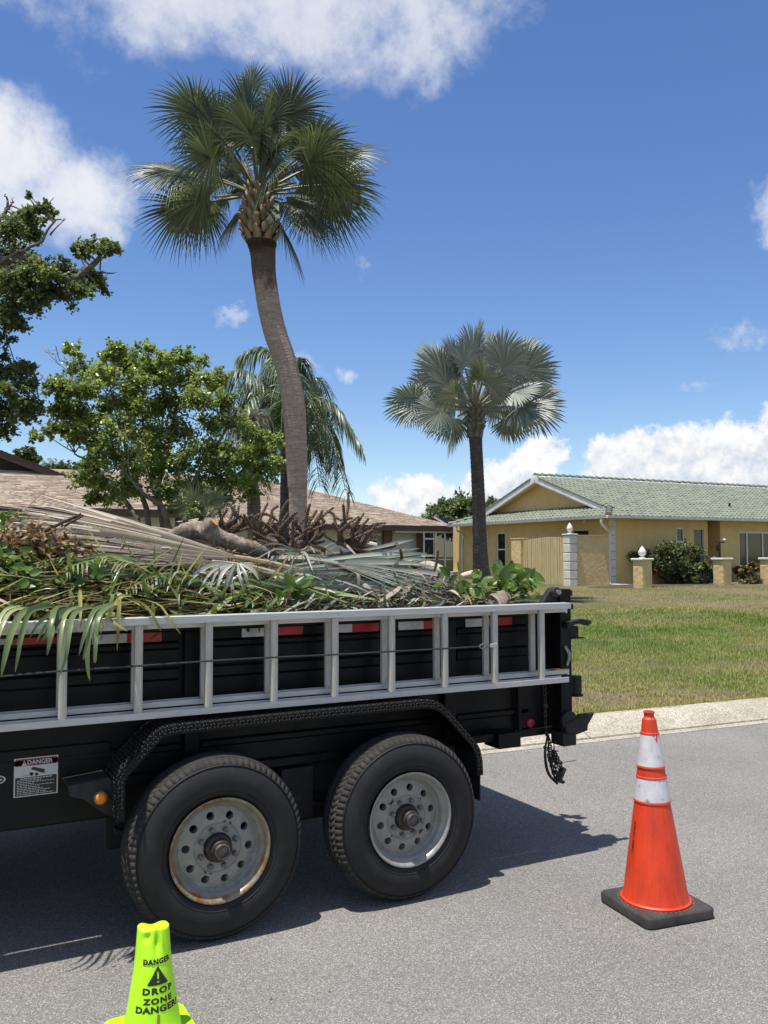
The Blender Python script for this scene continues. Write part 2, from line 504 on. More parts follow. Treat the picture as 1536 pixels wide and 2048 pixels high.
# grass: blades in tufts, bare and straw patches where the photograph has them
def patchn(x, y, s, seed):
    g = np.random.default_rng(seed); out = 0
    for k in range(5):
        a = g.uniform(0, 6.28); fq = s * (1.6 ** k) * g.uniform(.8, 1.2); ph = g.uniform(0, 6.28)
        out = out + np.sin((x * math.cos(a) + y * math.sin(a)) * fq + ph + 1.3 * np.sin((x * math.sin(a) - y * math.cos(a)) * fq * .7 + ph * 2)) / (1.25 ** k)
    return out / 2.4
UPZ = np.array((0, 0, 1.0))
m_grass = leafmat('grass_blades', [(0, (.40, .32, .18)), (.25, (.36, .32, .135)), (.48, (.27, .285, .085)), (.72, (.175, .245, .055)), (1, (.105, .19, .040))], trans=.25, rough=.6, ovar=0, spec=.2)
def grass(name, n, u0, u1, v0, v1, hmin, hmax, wid):
    g = np.random.default_rng(5 + n)
    u = g.uniform(u0, u1, n); v = v0 + (v1 - v0) * g.uniform(0, 1, n) ** 1.35
    pn = patchn(u, v, .55, 3); pn2 = patchn(u, v, 2.6, 8); pn3 = patchn(u, v * 2.2, 1.1, 21)
    far = np.clip((v - 15.5) / 4.5, 0, 1)                       # dry, worn turf near the house
    green = .50 + .30 * pn + .16 * pn2 - .40 * far + .18 * np.exp(-((v - 12.6) / 2.6) ** 2)
    edge = np.clip((v - 7.0) / 1.6, 0, 1)
    green = green - .10 * (1 - edge)
    bare = (pn3 > .62) | ((pn2 * .5 + pn < -.55))
    keep = g.uniform(0, 1, n) > np.where(bare, .72, .05) + .3 * far
    u, v, green = u[keep], v[keep], green[keep]; n = len(u)
    base = uv(u, v, lawn_h(u, v) - .004)
    h = g.uniform(hmin, hmax, n) * (0.55 + .75 * np.clip(green, 0, 1))
    a = g.uniform(0, 6.283, n); lean = g.uniform(.15, 1.1, n)
    d = np.stack([np.cos(a), np.sin(a), 0 * a], -1); sd = np.stack([-np.sin(a), np.cos(a), 0 * a], -1)
    wv = wid * g.uniform(.7, 1.4, n)
    z = np.array((0, 0, 1.0))
    p1 = base + z * (h * .6)[:, None] + d * (h * lean * .35)[:, None]
    p2 = base + z * (h * np.clip(1 - lean * .35, .3, 1))[:, None] + d * (h * lean)[:, None]
    V_ = np.stack([base - sd * wv[:, None], base + sd * wv[:, None], p1 + sd * wv[:, None] * .8, p1 - sd * wv[:, None] * .8, p2], 1).reshape(-1, 3)
    i = np.arange(n)[:, None] * 5
    r = np.clip(green + g.normal(0, .16, n), 0, 1)
    mb = MB(); mb.v.append(V_); mb.nv = len(V_)
    mb.f.append((i + np.array([[0, 1, 2, 3]]), 0, r)); mb.f.append((i + np.array([[3, 2, 4]]), 0, r))
    o = mb.build(name, m_grass, smooth=180)
    return tag(o, 'patchy lawn grass, green in the middle and straw coloured near the house', 'grass', kind='stuff')
grass('lawn_grass', 150000, 2.5, 16, V_BACK, 13.5, .03, .075, .0032)
o = grass('lawn_grass', 130000, 2, 30, 12.5, 24.5, .035, .085, .0055)
o['label'] = 'thin dry lawn grass growing on up to the yellow house'
o2 = grass('lawn_grass', 24000, -14, 2.6, V_BACK, 24, .035, .085, .007)
o2['label'] = 'lawn grass of the left yard behind the loaded trailer'
# grass that creeps over the back of the kerb
g = np.random.default_rng(33); n = 5200
u = g.uniform(2.5, 14, n); v = V_BACK - .002 - np.abs(g.normal(0, .035, n)) * (.4 + .6 * (patchn(u, u * 0, 2.2, 4) > 0)); base = uv(u, v, .118 + 0 * u)
a = g.uniform(0, 6.283, n); d = np.stack([np.cos(a), np.sin(a) - .7, 0 * a], -1); sd = nrm(np.cross(d, (0, 0, 1.0))); h = g.uniform(.012, .04, n)[:, None]
V_ = np.stack([base - sd * .003, base + sd * .003, base + d * h * .8 + UPZ * h], 1).reshape(-1, 3); mb = MB(); mb.v.append(V_); mb.nv = len(V_)
mb.f.append((np.arange(n)[:, None] * 3 + np.array([[0, 1, 2]]), 0, np.clip(.35 + g.normal(0, .2, n), 0, 1)))
o = mb.build('lawn_grass', m_grass, smooth=180); tag(o, 'straggling grass edge creeping over the back of the kerb', 'grass', kind='stuff')

# ------------------------------------------------------------------ dump trailer
m_black, t, bs, _o = newmat('black_trailer_paint')
P = t.pos()
dirt = t.noise(P, 3.2, 7, .7)
t.put(bs.inputs['Base Color'], t.ramp(dirt, [(.35, (.0035, .0037, .0045)), (.6, (.0055, .0055, .006)), (.82, (.018, .016, .013))]))
sc1 = t.sstep(.70, .76, t.noise(t.scalev(P, (1.2, 1, 26)), 9, 4, .7)); sc2 = t.sstep(.71, .77, t.noise(t.scalev(P, (22, 1, 1.5)), 7, 4, .7))
scm = t.m('MULTIPLY', t.m('MAXIMUM', sc1, sc2), t.sstep(.45, .62, t.noise(P, 2.1, 3)))
t.put(bs.inputs['Base Color'], t.mix(t.m('MULTIPLY', scm, .7), bs.inputs['Base Color'].links[0].from_socket, (.075, .07, .062)))
t.put(bs.inputs['Roughness'], t.ramp(t.noise(P, 7, 6, .7), [(.3, .30), (.7, .58)]))
t.put(bs.inputs['Normal'], t.bump(t.noise(P, 55, 4), .10, .002)); t.put(bs.inputs['Specular IOR Level'], .22)
m_rustblack = pmat('worn_black_steel', (.007, .0065, .0065), (.035, .021, .015), 9, .7, bump=.3, bscale=60, lo=.45, hi=.8)
m_dusty = pmat('dusty_black_steel', (.010, .0095, .009), (.042, .036, .030), 14, .8, bump=.4, bscale=70, lo=.4, hi=.75)
m_treadplate = pmat('tread_plate_black', (.008, .0078, .0075), (.026, .023, .020), 14, .5, lo=.4, hi=.75)
m_under = pmat('underbody_black', (.008, .008, .008), (.018, .016, .014), 5, .85)
m_tyre, t, bs, _o = newmat('tyre_rubber')
P = t.obj()
t.put(bs.inputs['Base Color'], t.ramp(t.noise(P, 9, 7, .7), [(.3, (.013, .0128, .0125)), (.62, (.023, .0222, .0208)), (.85, (.050, .046, .040))]))
t.put(bs.inputs['Roughness'], .66); t.put(bs.inputs['Specular IOR Level'], .3); t.put(bs.inputs['Normal'], t.bump(t.noise(P, 130, 3), .12, .002))
m_tread = pmat('dusty_tyre_tread', (.018, .0165, .0148), (.038, .0345, .030), 22, .9, bump=.3, bscale=150)
def rimmat(name, rust):
    m, t, bs, _o = newmat(name)
    P = t.obj()
    col = t.ramp(t.noise(P, 10, 6, .65), [(.3, (.245, .245, .215)), (.7, (.315, .31, .27))])
    sp_ = t.n('ShaderNodeSeparateXYZ'); t.link(P, sp_.inputs[0])
    rr = t.m('SQRT', t.m('ADD', t.m('MULTIPLY', sp_.outputs[0], sp_.outputs[0]), t.m('MULTIPLY', sp_.outputs[2], sp_.outputs[2])))
    if rust:
        rim = t.sstep(.182, .204, rr)
        left = t.m('ADD', t.sstep(.10, -.12, sp_.outputs[0]), t.sstep(.06, -.16, sp_.outputs[2]))
        left = t.m('MINIMUM', t.m('ADD', left, .42), 1.0)
        k = t.m('MULTIPLY', t.m('MULTIPLY', rim, left), t.sstep(.34, .60, t.noise(P, 17, 6, .7)))
        rc = t.ramp(t.noise(P, 30, 5, .7), [(.3, (.12, .045, .02)), (.55, (.24, .125, .045)), (.75, (.33, .28, .14))])
        col = t.mix(t.m('MULTIPLY', rim, .55), col, (.27, .25, .16))
        col = t.mix(k, col, rc)
    else:
        k = t.m('MULTIPLY', t.sstep(.16, .215, rr), t.sstep(.62, .72, t.noise(P, 14, 6, .7)))
        col = t.mix(k, col, (.16, .10, .07))
    col = t.mix(1.0, col, t.ramp(t.noise(P, 38, 5, .7), [(.25, .78), (.6, 1.0)]), 'MULTIPLY')
    t.put(bs.inputs['Base Color'], col); t.put(bs.inputs['Roughness'], .36); t.put(bs.inputs['Metallic'], .15)
    return m
m_rim_rust = rimmat('grey_rim_paint_rusty', True); m_rim = rimmat('grey_rim_paint', False)
m_hub = pmat('hub_grease_brown', (.022, .014, .012), (.055, .035, .028), 30, .55, bump=.2)
m_steel = pmat('bare_steel', (.20, .20, .19), (.34, .33, .31), 30, .42, metal=.8)
m_capsteel = pmat('dull_hub_steel', (.06, .055, .05), (.16, .15, .135), 40, .5, metal=.6)
m_nut = pmat('lug_nut_steel', (.15, .145, .135), (.27, .26, .24), 60, .5, metal=.5)
m_alu, t, bs, _o = newmat('ladder_aluminium')
P = t.pos()
t.put(bs.inputs['Base Color'], t.ramp(t.noise(t.scalev(P, (2, 30, 30)), 6, 6, .7), [(.3, (.44, .435, .42)), (.6, (.56, .555, .535)), (.8, (.66, .655, .63))]))
t.put(bs.inputs['Metallic'], .35); t.put(bs.inputs['Roughness'], t.ramp(t.noise(P, 40, 4), [(.3, .40), (.7, .60)]))
m_rung = pmat('ladder_rung_aluminium', (.44, .41, .35), (.54, .51, .44), 30, .55, metal=.15, stretch=(6, 6, .6), obj=False)
def flat(name, c, rough=.5, var=.12, metal=0, spec=.5):
    return pmat(name, tuple(x * (1 - var) for x in c), tuple(min(1, x * (1 + var)) for x in c), 14, rough, metal=metal, spec=spec)
m_white_tape = flat('white_reflective_tape', (.56, .56, .54), .35, .18)
m_red_tape = flat('red_reflective_tape', (.42, .012, .02), .35, .25)
m_amber = flat('amber_lens', (.75, .22, .01), .2, .2)
m_redlens = flat('red_lens', (.22, .012, .012), .3, .2)
m_sticker = flat('sticker_white', (.52, .52, .50), .45, .06)
m_stred = flat('sticker_red', (.30, .02, .035), .45, .06)
m_stblack = flat('sticker_black', (.012, .012, .012), .45, .05)

X0, X1 = -3.1, 3.19            # nose and tail of the body
Y0, Y1 = 3.99, 6.02            # near and far side panels
ZB, ZT = .64, 1.366
tr = thing('dump_trailer', 'black tandem axle dump trailer heaped with palm cuttings, parked along the street', 'trailer', (0, 5.0, 0))
# near side panel with pressed horizontal lines
mb = MB()
mb.span((X0, Y0, ZB), (X1 - .03, Y0 + .03, ZT - .07))
mb.build('side_panel', m_black, tr, bevel=.004)
for xa, xb in [(-3.0, -2.06), (-1.94, -1.01), (-.89, 0.0), (.12, 1.03), (1.14, 2.40), (2.52, 2.98)]:
    mb = MB()
    mb.prism([(Y0 - .001, 1.252), (Y0 - .014, 1.240), (Y0 - .014, 1.222), (Y0 - .001, 1.21)], 0, xa, xb)
    mb.build('pressed_rib', m_black, tr)
    mb = MB()
    mb.prism([(Y0 - .001, 1.135), (Y0 - .014, 1.123), (Y0 - .014, 1.085), (Y0 - .001, 1.073)], 0, xa, xb)
    mb.build('pressed_rib', m_black, tr)
    mb = MB()
    mb.prism([(Y0 - .001, .795), (Y0 - .014, .785), (Y0 - .014, .765), (Y0 - .001, .755)], 0, xa, xb)
    mb.build('pressed_rib', m_black, tr)
for x in (-2.0, -.95, .06, 1.085, 2.46):
    mb = MB(); mb.span((x - .035, Y0 - .042, ZB + .02), (x + .035, Y0 - .0005, ZT - .071))
    mb.build('stake_post', m_black, tr, bevel=.004)
mb = MB(); mb.span((X0, Y0 - .055, ZT - .069), (X1 - .05, Y0 + .045, ZT)); mb.build('top_rail', m_black, tr, bevel=.006)
mb = MB(); mb.span((X0, Y1 - .045, ZT - .069), (X1 - .05, Y1 + .055, ZT)); mb.build('top_rail', m_black, tr, bevel=.006)
mb = MB(); mb.span((X0, Y1 - .03, ZB), (X1 - .03, Y1, ZT - .07)); mb.build('side_panel', m_black, tr)
mb = MB(); mb.span((X0 - .03, Y0 + .031, ZB), (X0, Y1 - .031, ZT)); mb.build('front_panel', m_black, tr)
mb = MB(); mb.span((X0, Y0 + .0305, ZB + .04), (X1 - .04, Y1 - .0305, ZB + .06)); mb.build('floor', m_under, tr)
mb = MB(); mb.span((X1 - .03, Y0 + .08, ZB + .061), (X1 + .02, Y1 - .08, ZT - .01)); mb.build('tailgate', m_black, tr, bevel=.005)
mb = MB(); mb.span((.75, Y0 - .03, ZB - .005), (X1 - .03, Y0 + .05, ZB + .038)); mb.build('bottom_rail', m_black, tr, bevel=.005)
# chassis under the body
mb = MB()
for y in (4.02, 5.85):
    mb.span((X0 - .3, y, .49), (.80, y + .09, ZB - .008))
    mb.span((.80, y + .02, .47), (2.62, y + .09, ZB - .008))
mb.build('frame_rail', m_under, tr, bevel=.006)
mb = MB()
for x in (-2.2, -1.2, -.2, .75, 1.6, 2.45):
    mb.span((x - .04, 4.12, .50), (x + .04, 5.84, ZB - .012))
mb.build('crossmember', m_under, tr)
mb = MB(); mb.span((X0 - .3, Y0 - .012, .505), (.735, Y0 + .02, ZB + .19)); mb.build('skirt_panel', m_black, tr, bevel=.004)
mb = MB(); mb.span((.735, 4.06, .34), (2.52, 4.09, .66)); mb.build('wheel_well_panel', m_under, tr)
mb = MB()
for x in (1.138, 2.063):
    mb.tube([(x, 3.92, .385), (x, 6.0, .385)], .045, 10)
mb.build('axle', m_under, tr)
mb = MB()
for x in (1.138, 2.063):
    mb.bar((x - .38, 4.0, .44), (x, 4.0, .33), .06, .02, m=0); mb.bar((x, 4.0, .33), (x + .38, 4.0, .44), .06, .02)
mb.span((1.52, 3.96, .38), (1.68, 4.055, .62))
mb.build('leaf_spring', m_rustblack, tr)
mb = MB(); mb.span((X0 - 1.8, 4.7, .5), (X0 - .2, 4.8, .6)); mb.span((X0 - 1.8, 5.2, .5), (X0 - .2, 5.3, .6)); mb.build('drawbar', m_under, tr)

# fender: bent sheet with a turned-down lip of tread plate
FY0, FY1 = 3.735, 3.985
fp = spline([(.712, .548), (.712, .66)], 2).tolist() + [(.713, .714), (.735, .755), (.865, .885), (.90, .908), (.95, .916), (1.52, .922), (2.17, .926), (2.235, .918), (2.285, .893), (2.33, .853), (2.475, .698), (2.50, .655), (2.513, .60), (2.515, .53)]
fp = np.array(fp)
tn_ = nrm(np.gradient(fp, axis=0)); fn = np.stack([tn_[:, 1], -tn_[:, 0]], 1)      # inward normal (towards the wheels)
def ring_sheet(path, nr_, y0, y1, th):
    a = np.stack([path[:, 0], np.full(len(path), y0), path[:, 1]], 1); b = np.stack([path[:, 0], np.full(len(path), y1), path[:, 1]], 1)
    ip = path + nr_ * th
    c_ = np.stack([ip[:, 0], np.full(len(path), y1), ip[:, 1]], 1); d_ = np.stack([ip[:, 0], np.full(len(path), y0), ip[:, 1]], 1)
    return MB().grid(np.stack([a, b, c_, d_, a], 1))
fender = ring_sheet(fp, fn, FY0, FY1, .006).build('fender', m_black, tr, smooth=40)
lip = ring_sheet(fp + fn * .0062, fn, FY0 - .001, FY0 + .005, .030).build('fender_lip', m_black, fender, smooth=40)
# raised diamonds of the tread plate on lip and top
mb = MB()
seg = np.linalg.norm(np.diff(fp, axis=0), axis=1); cum = np.concatenate([[0], np.cumsum(seg)])
def at_s(s_):
    i = np.clip(np.searchsorted(cum, s_) - 1, 0, len(seg) - 1); u = (s_ - cum[i]) / seg[i]
    p = fp[i] + (fp[i + 1] - fp[i]) * u; tt = (fp[i + 1] - fp[i]) / seg[i]
    return p, tt, np.array([tt[1], -tt[0]])
k = 0
for s_ in np.arange(.02, cum[-1] - .02, .0165):
    p, tt, nn = at_s(s_)
    for row, off in enumerate((.010, .024)):
        sg = 1 if (k + row) % 2 else -1
        d = nrm(tt * .8 + nn * sg * .6) * .72
        c_ = p + nn * off
        mb.bar((c_[0] - d[0] * .0085, FY0 - .0025, c_[1] - d[1] * .0085), (c_[0] + d[0] * .0085, FY0 - .0025, c_[1] + d[1] * .0085), .004, .004, up=(0, 1, 0))
    for row, y in enumerate(np.arange(FY0 + .015, FY1 - .01, .022)):
        sg = 1 if (k + row) % 2 else -1
        d = np.array([tt[0] * .7, .7 * sg, tt[1] * .7]); q = np.array([p[0] - nn[0] * .001, y, p[1] - nn[1] * .001])
        mb.bar(q - d * .0085, q + d * .0085, .004, .004, up=(-nn[0], 0, -nn[1]))
    k += 1
tag(mb.build('tread_plate', m_treadplate, fender, smooth=0), kind='stuff')
mb = MB(); mb.prism([(.713, .555), (.747, .555), (.747, .72), (.713, .72)], 1, FY0 + .006, FY0 + .012); mb.build('fender_leg', m_dusty, tr)
# gusset in front of the fender that carries the amber lamp
mb = MB(); mb.prism([(.535, .698), (.70, .712), (.710, .70), (.722, .548), (.675, .572), (.60, .635), (.545, .655)], 1, FY0 + .08, FY0 + .09); mb.prism([(.535, .698), (.70, .712), (.70, .705), (.535, .691)], 1, FY0 + .0905, Y0 - .013)
mb.build('fender_gusset', m_dusty, tr, bevel=.002)
lamp = MB().lathe([(.0, -.004), (.026, -.004), (.030, -.010), (.0305, .012)], (.664, FY0 + .072, .636), axis=1, n=24).build('marker_lamp', m_steel, tr)
lamp['label'] = 'amber side marker lamp in chrome ring'
MB().lathe([(.0, -.021), (.010, -.0205), (.019, -.017), (.0235, -.010), (.0238, -.002)], (.664, FY0 + .070, .636), axis=1, n=20).build('lens', m_amber, lamp, smooth=80)
# mud flap plate and frame end behind the fender
mb = MB(); mb.span((2.50, FY0 + .012, .40), (2.506, FY1 - .02, .66)); mb.build('mud_flap', m_under, tr)
mb = MB(); mb.span((2.517, 3.84, .662), (2.66, 3.90, .70)); mb.span((2.66, 3.80, .628), (2.80, 3.94, .705)); mb.build('fender_bracket', m_black, tr, bevel=.004)
mb = MB(); mb.span((2.60, 4.30, .46), (2.66, 4.36, ZB - .008)); mb.build('mud_flap_hanger', m_rustblack, tr)

# wheels
def tyre_profile():
    return [(.212, .045), (.222, .010), (.232, .004), (.262, -.010), (.300, -.012), (.336, -.002), (.355, .010), (.366, .020), (.374, .030), (.381, .050), (.384, .075), (.385, .11)]
def wheel(loc, rim_m, rot, name='wheel'):
    """local frame: face towards -y, rim lip plane at y = 0"""
    x, y, z = loc
    w_ = bpy.data.objects.new(name, None); COL.objects.link(w_); w_.parent = tr
    w_.location = Vector(loc) - tr.location
    w_.empty_display_size = .1
    def L(mb_, nm, m, parent, **k):
        o = bpy.data.objects.new(nm, mb_.mesh(nm, m, **k)); COL.objects.link(o); o.parent = parent; return o
    pr = tyre_profile(); half = pr + [(r_, .22 - d_) for r_, d_ in pr[::-1]]
    mb_ = MB().lathe(half, axis=1, n=72)
    mb_.lathe([(.246, -.0055), (.2475, -.0075), (.249, -.0062)], axis=1, n=72)
    mb_.lathe([(.352, .006), (.3545, .003), (.357, .008)], axis=1, n=72)
    ty = L(mb_, 'tyre', m_tyre, w_, smooth=60)
    # tread: shoulder lugs and zigzag ribs standing on the carcass
    mb_ = MB(); N = 78
    for i in range(N):
        a0 = 2 * math.pi * i / N + rot
        def pt(a, r_, d_): return (r_ * math.cos(a), d_, r_ * math.sin(a))
        da = 2 * math.pi / N
        for (ya, yb, ra, rb, sk) in [(.010, .036, .359, .3805, .04), (.0375, .070, .3815, .3865, .42), (.0735, .108, .3870, .3878, -.42), (.1115, .146, .3878, .3870, .42), (.150, .208, .3865, .360, .16)]:
            a1, a2 = a0 + .03 * da, a0 + .97 * da
            q = []
            for (yy, rr) in ((ya, ra), (yb, rb)):
                sh = sk * da * (1 if yy == yb else -1)
                q += [pt(a1 + sh, rr + .0013, yy), pt(a2 + sh, rr + .0013, yy), pt(a2 + sh, rr - .012, yy), pt(a1 + sh, rr - .012, yy)]
            mb_.add(q, [(0, 1, 5, 4), (0, 3, 2, 1), (4, 5, 6, 7), (0, 4, 7, 3), (1, 2, 6, 5)])
    tag(L(mb_, 'tread', m_tread, ty, smooth=0), kind='stuff')
    # rim: lip, barrel and dish; ten hand holes cut through the disc
    mb_ = MB().lathe([(.208, .018), (.214, .006), (.2205, .0), (.2208, -.003), (.2175, -.0045), (.211, -.002), (.203, .010), (.196, .022), (.190, .026), (.184, .036), (.1805, .050), (.1745, .054), (.171, .060)], axis=1, n=72)
    rim = L(mb_, 'rim', rim_m, w_, smooth=50)
    bm = bmesh.new()
    nr_holes, R0, R1 = 10, .107, .171
    me = MB()
    th = 2 * math.pi / nr_holes
    nh, na = 16, 6
    rh, rc = .0172, .1385
    for i in range(nr_holes):
        ac = i * th + rot
        # patch boundary: a polar rectangle, walked in step with the hole outline
        hole = []; outer = []
        for k in range(nh):
            b = 2 * math.pi * k / nh
            hx, hy = rc + rh * math.cos(b), rh * math.sin(b)
            hole.append((hx * math.cos(ac) - hy * math.sin(ac), hx * math.sin(ac) + hy * math.cos(ac)))
            cb, sb = math.cos(b), math.sin(b); mx_ = max(abs(cb), abs(sb)); qx, qy = cb / mx_, sb / mx_
            r_ = (R0 + R1) / 2 + qx * (R1 - R0) / 2; a_ = ac + qy * th / 2
            outer.append((r_ * math.cos(a_), r_ * math.sin(a_)))
        def yy(r_): return .0475 + .0125 * max(0, min(1, (r_ - .107) / .064)) ** 2 if r_ > .107 else .0475
        O = [(p[0], yy(math.hypot(*p)) + .0, p[1]) for p in outer]; H = [(p[0], yy(math.hypot(*p)) + .001, p[1]) for p in hole]; H2 = [(p[0], .085, p[1]) for p in hole]
        me.grid(np.array([O + O[:1], H + H[:1], H2 + H2[:1]]))
    me.lathe([(.171, .060), (.1745, .0565), (.1745, .054)], axis=1, n=72)
    me.lathe([(.107, .0475), (.1045, .0445), (.102, .0445), (.099, .0475), (.063, .048), (.0625, .075)], axis=1, n=72)
    L(me, 'rim_disc', rim_m, w_, smooth=40, weld=.0004)
    hb = L(MB().lathe([(.0622, .06), (.060, .040), (.0575, .026), (.053, .020), (.047, .018), (.0425, .002), (.038, -.008), (.0, -.009)], axis=1, n=40), 'hub', m_hub, w_, smooth=40)
    L(MB().lathe([(.0335, -.004), (.0335, -.022), (.030, -.0255), (.0265, -.0245), (.025, -.017), (.0, -.016)], axis=1, n=32), 'hub_cap', m_capsteel, hb, smooth=40)
    nut = None
    for i in range(8):
        a = i * math.pi / 4 + rot * 1.7 + .2
        mb_ = None
        if nut is None:
            nut = MB().lathe([(.0125, 0), (.0125, -.016), (.010, -.021), (.0065, -.022), (.0065, -.028), (.0, -.029)], axis=1, n=6).mesh('lug_nut', m_nut, smooth=0)
        o = bpy.data.objects.new('lug_nut', nut); COL.objects.link(o); o.parent = w_; o.location = (.0815 * math.cos(a), .0475, .0815 * math.sin(a))
    return w_
wf = wheel((1.138, 3.673, .387), m_rim_rust, .55); wf['label'] = 'front wheel with rusty rim edge'
wr = wheel((2.063, 3.673, .387), m_rim, .16); wr['label'] = 'rear wheel with clean grey rim'
for s_ in (wf, wr):                            # the pair on the far side, turned round
    c_ = copy_tree(s_); c_.parent = tr
    c_.location = (s_.location.x, 6.33 - 5.0, s_.location.z); c_.rotation_euler = (0, 0, math.pi)
    c_['label'] = 'wheel on the far side'
far = ring_sheet(fp, fn, 6.03, 6.30, .006).build('fender', m_black, tr, smooth=40)

# rear corner: post, gate hinges and latch
def post(ys):
    mb = MB(); mb.span((3.13, min(ys), .60), (3.205, max(ys), 1.446)); return mb
mb = post((3.87, 3.965)); mb.build('rear_post', m_black, tr, bevel=.004)
mb = post((6.02, 6.11)); mb.build('rear_post', m_black, tr, bevel=.004)
mb = MB(); mb.prism([(3.02, 1.372), (3.05, 1.41), (3.085, 1.452), (3.12, 1.458), (3.128, 1.44), (3.128, 1.372)], 1, 3.89, 3.93)
mb.lathe([(.0, -.02), (.028, -.02), (.028, .02), (.0, .02)], (3.105, 3.885, 1.43), axis=1, n=16)
mb.build('hinge_lug', m_rustblack, tr, bevel=.003)
mb = MB(); mb.lathe([(.0, -.03), (.013, -.03), (.013, .01), (.0, .01)], (3.105, 3.875, 1.43), axis=1, n=12); mb.build('hinge_pin', m_steel, tr)
MB().span((3.206, 3.89, 1.405), (3.235, 3.95, 1.438)).build('hinge_barrel', m_rustblack, tr, bevel=.004)
MB().span((3.206, 3.89, 1.33), (3.24, 3.95, 1.36)).build('hinge_barrel', m_rustblack, tr, bevel=.004)
mb = MB(); mb.prism([(3.15, 1.265), (3.25, 1.28), (3.32, 1.268), (3.322, 1.255), (3.30, 1.238), (3.27, 1.245), (3.25, 1.255), (3.205, 1.25), (3.15, 1.23)], 1, 3.835, 3.868); mb.build('latch_hook', m_rustblack, tr, bevel=.003)
mb = MB(); mb.span((3.206, 3.88, 1.175), (3.265, 3.94, 1.236)); mb.span((3.2, 3.86, 1.167), (3.29, 3.95, 1.1745)); mb.build('gate_catch', m_rustblack, tr, bevel=.003)
mb = MB(); mb.lathe([(.0, -.05), (.032, -.05), (.034, -.044), (.034, .044), (.032, .05), (.0, .05)], (3.262, 3.91, .905), axis=2, n=14)
mb.span((3.206, 3.895, .86), (3.24, 3.925, .95)); mb.lathe([(.0, -.062), (.044, -.062), (.044, -.053), (.0, -.053)], (3.262, 3.91, .905), axis=2, n=6)
mb.build('hinge_barrel', m_rustblack, tr)
mb = MB(); mb.prism([(3.135, .715), (3.20, .728), (3.235, .752), (3.34, .754), (3.29, .69), (3.285, .66), (3.21, .645), (3.135, .66)], 1, 3.84, 3.868)
mb.build('gate_hook_plate', m_rustblack, tr, bevel=.003)
mb = MB(); mb.lathe([(.0, -.010), (.048, -.010), (.052, -.006), (.052, .012), (.0, .012)], (3.165, 3.855, .725), axis=1, n=24); mb.build('hook_pivot', m_rustblack, tr)
mb = MB(); mb.span((3.12, 3.85, .585), (3.215, 3.96, .66)); mb.build('post_foot', m_rustblack, tr, bevel=.005)
mb = MB(); mb.prism([(3.14, 1.13), (3.155, 1.135), (3.19, 1.09), (3.185, 1.06), (3.165, 1.02), (3.155, 1.03), (3.17, 1.07), (3.165, 1.09)], 1, 3.856, 3.868); mb.build('pin_clip', m_steel, tr)
mb = MB(); mb.lathe([(.0, -.006), (.012, -.006), (.012, .006), (.0, .006)], (3.105, 3.99 - .01, .79), axis=1, n=12); mb.build('bolt_head', m_steel, tr)
rl = MB().lathe([(.0, -.012), (.018, -.011), (.026, -.007), (.0275, 0)], (2.992, Y0 - .0145, .706), axis=1, n=24); rl.build('red_reflector', m_redlens, tr, smooth=80)
mb = MB(); mb.span((2.895, Y0 - .043, ZB + .04), (2.915, Y0 - .0145, .93)); mb.build('stake_post', m_black, tr, bevel=.003)
mb = MB(); mb.span((2.916, Y0 - .014, ZB + .04), (3.06, Y0 - .0005, .95)); mb.build('lamp_panel', m_black, tr, bevel=.003)

# reflective tape on the panel, alternating white and red
def tape(x0, x1, z0, z1, m, nm):
    mb = MB(); mb.span((x0, Y0 - .0028, z0), (x1, Y0 - .0004, z1)); o = mb.build(nm, m, tr); return o
for (pa, pb, m, nm) in [
    ((0.170, 3.988, 1.314), (0.332, 3.988, 1.272), m_white_tape, 'white_tape'), ((0.331, 3.988, 1.311), (0.516, 3.988, 1.267), m_red_tape, 'red_tape'),
    ((0.651, 3.988, 1.306), (0.801, 3.988, 1.249), m_white_tape, 'white_tape'), ((0.800, 3.988, 1.304), (0.953, 3.988, 1.248), m_red_tape, 'red_tape'),
    ((1.330, 3.988, 1.305), (1.483, 3.988, 1.249), m_white_tape, 'white_tape'), ((1.483, 3.988, 1.307), (1.637, 3.988, 1.250), m_red_tape, 'red_tape'),
    ((1.752, 3.988, 1.306), (1.905, 3.988, 1.248), m_white_tape, 'white_tape'), ((1.905, 3.988, 1.305), (2.054, 3.988, 1.246), m_red_tape, 'red_tape'),
    ((2.170, 3.988, 1.303), (2.319, 3.988, 1.248), m_white_tape, 'white_tape'), ((2.319, 3.988, 1.303), (2.473, 3.988, 1.247), m_red_tape, 'red_tape'),
    ((2.580, 3.988, 1.299), (2.732, 3.988, 1.245), m_white_tape, 'white_tape'), ((2.732, 3.988, 1.302), (2.885, 3.988, 1.244), m_red_tape, 'red_tape')]:
    zc = (pa[2] + pb[2]) / 2
    tape(pa[0], pb[0], zc - .0245, zc + .0245, m, nm)

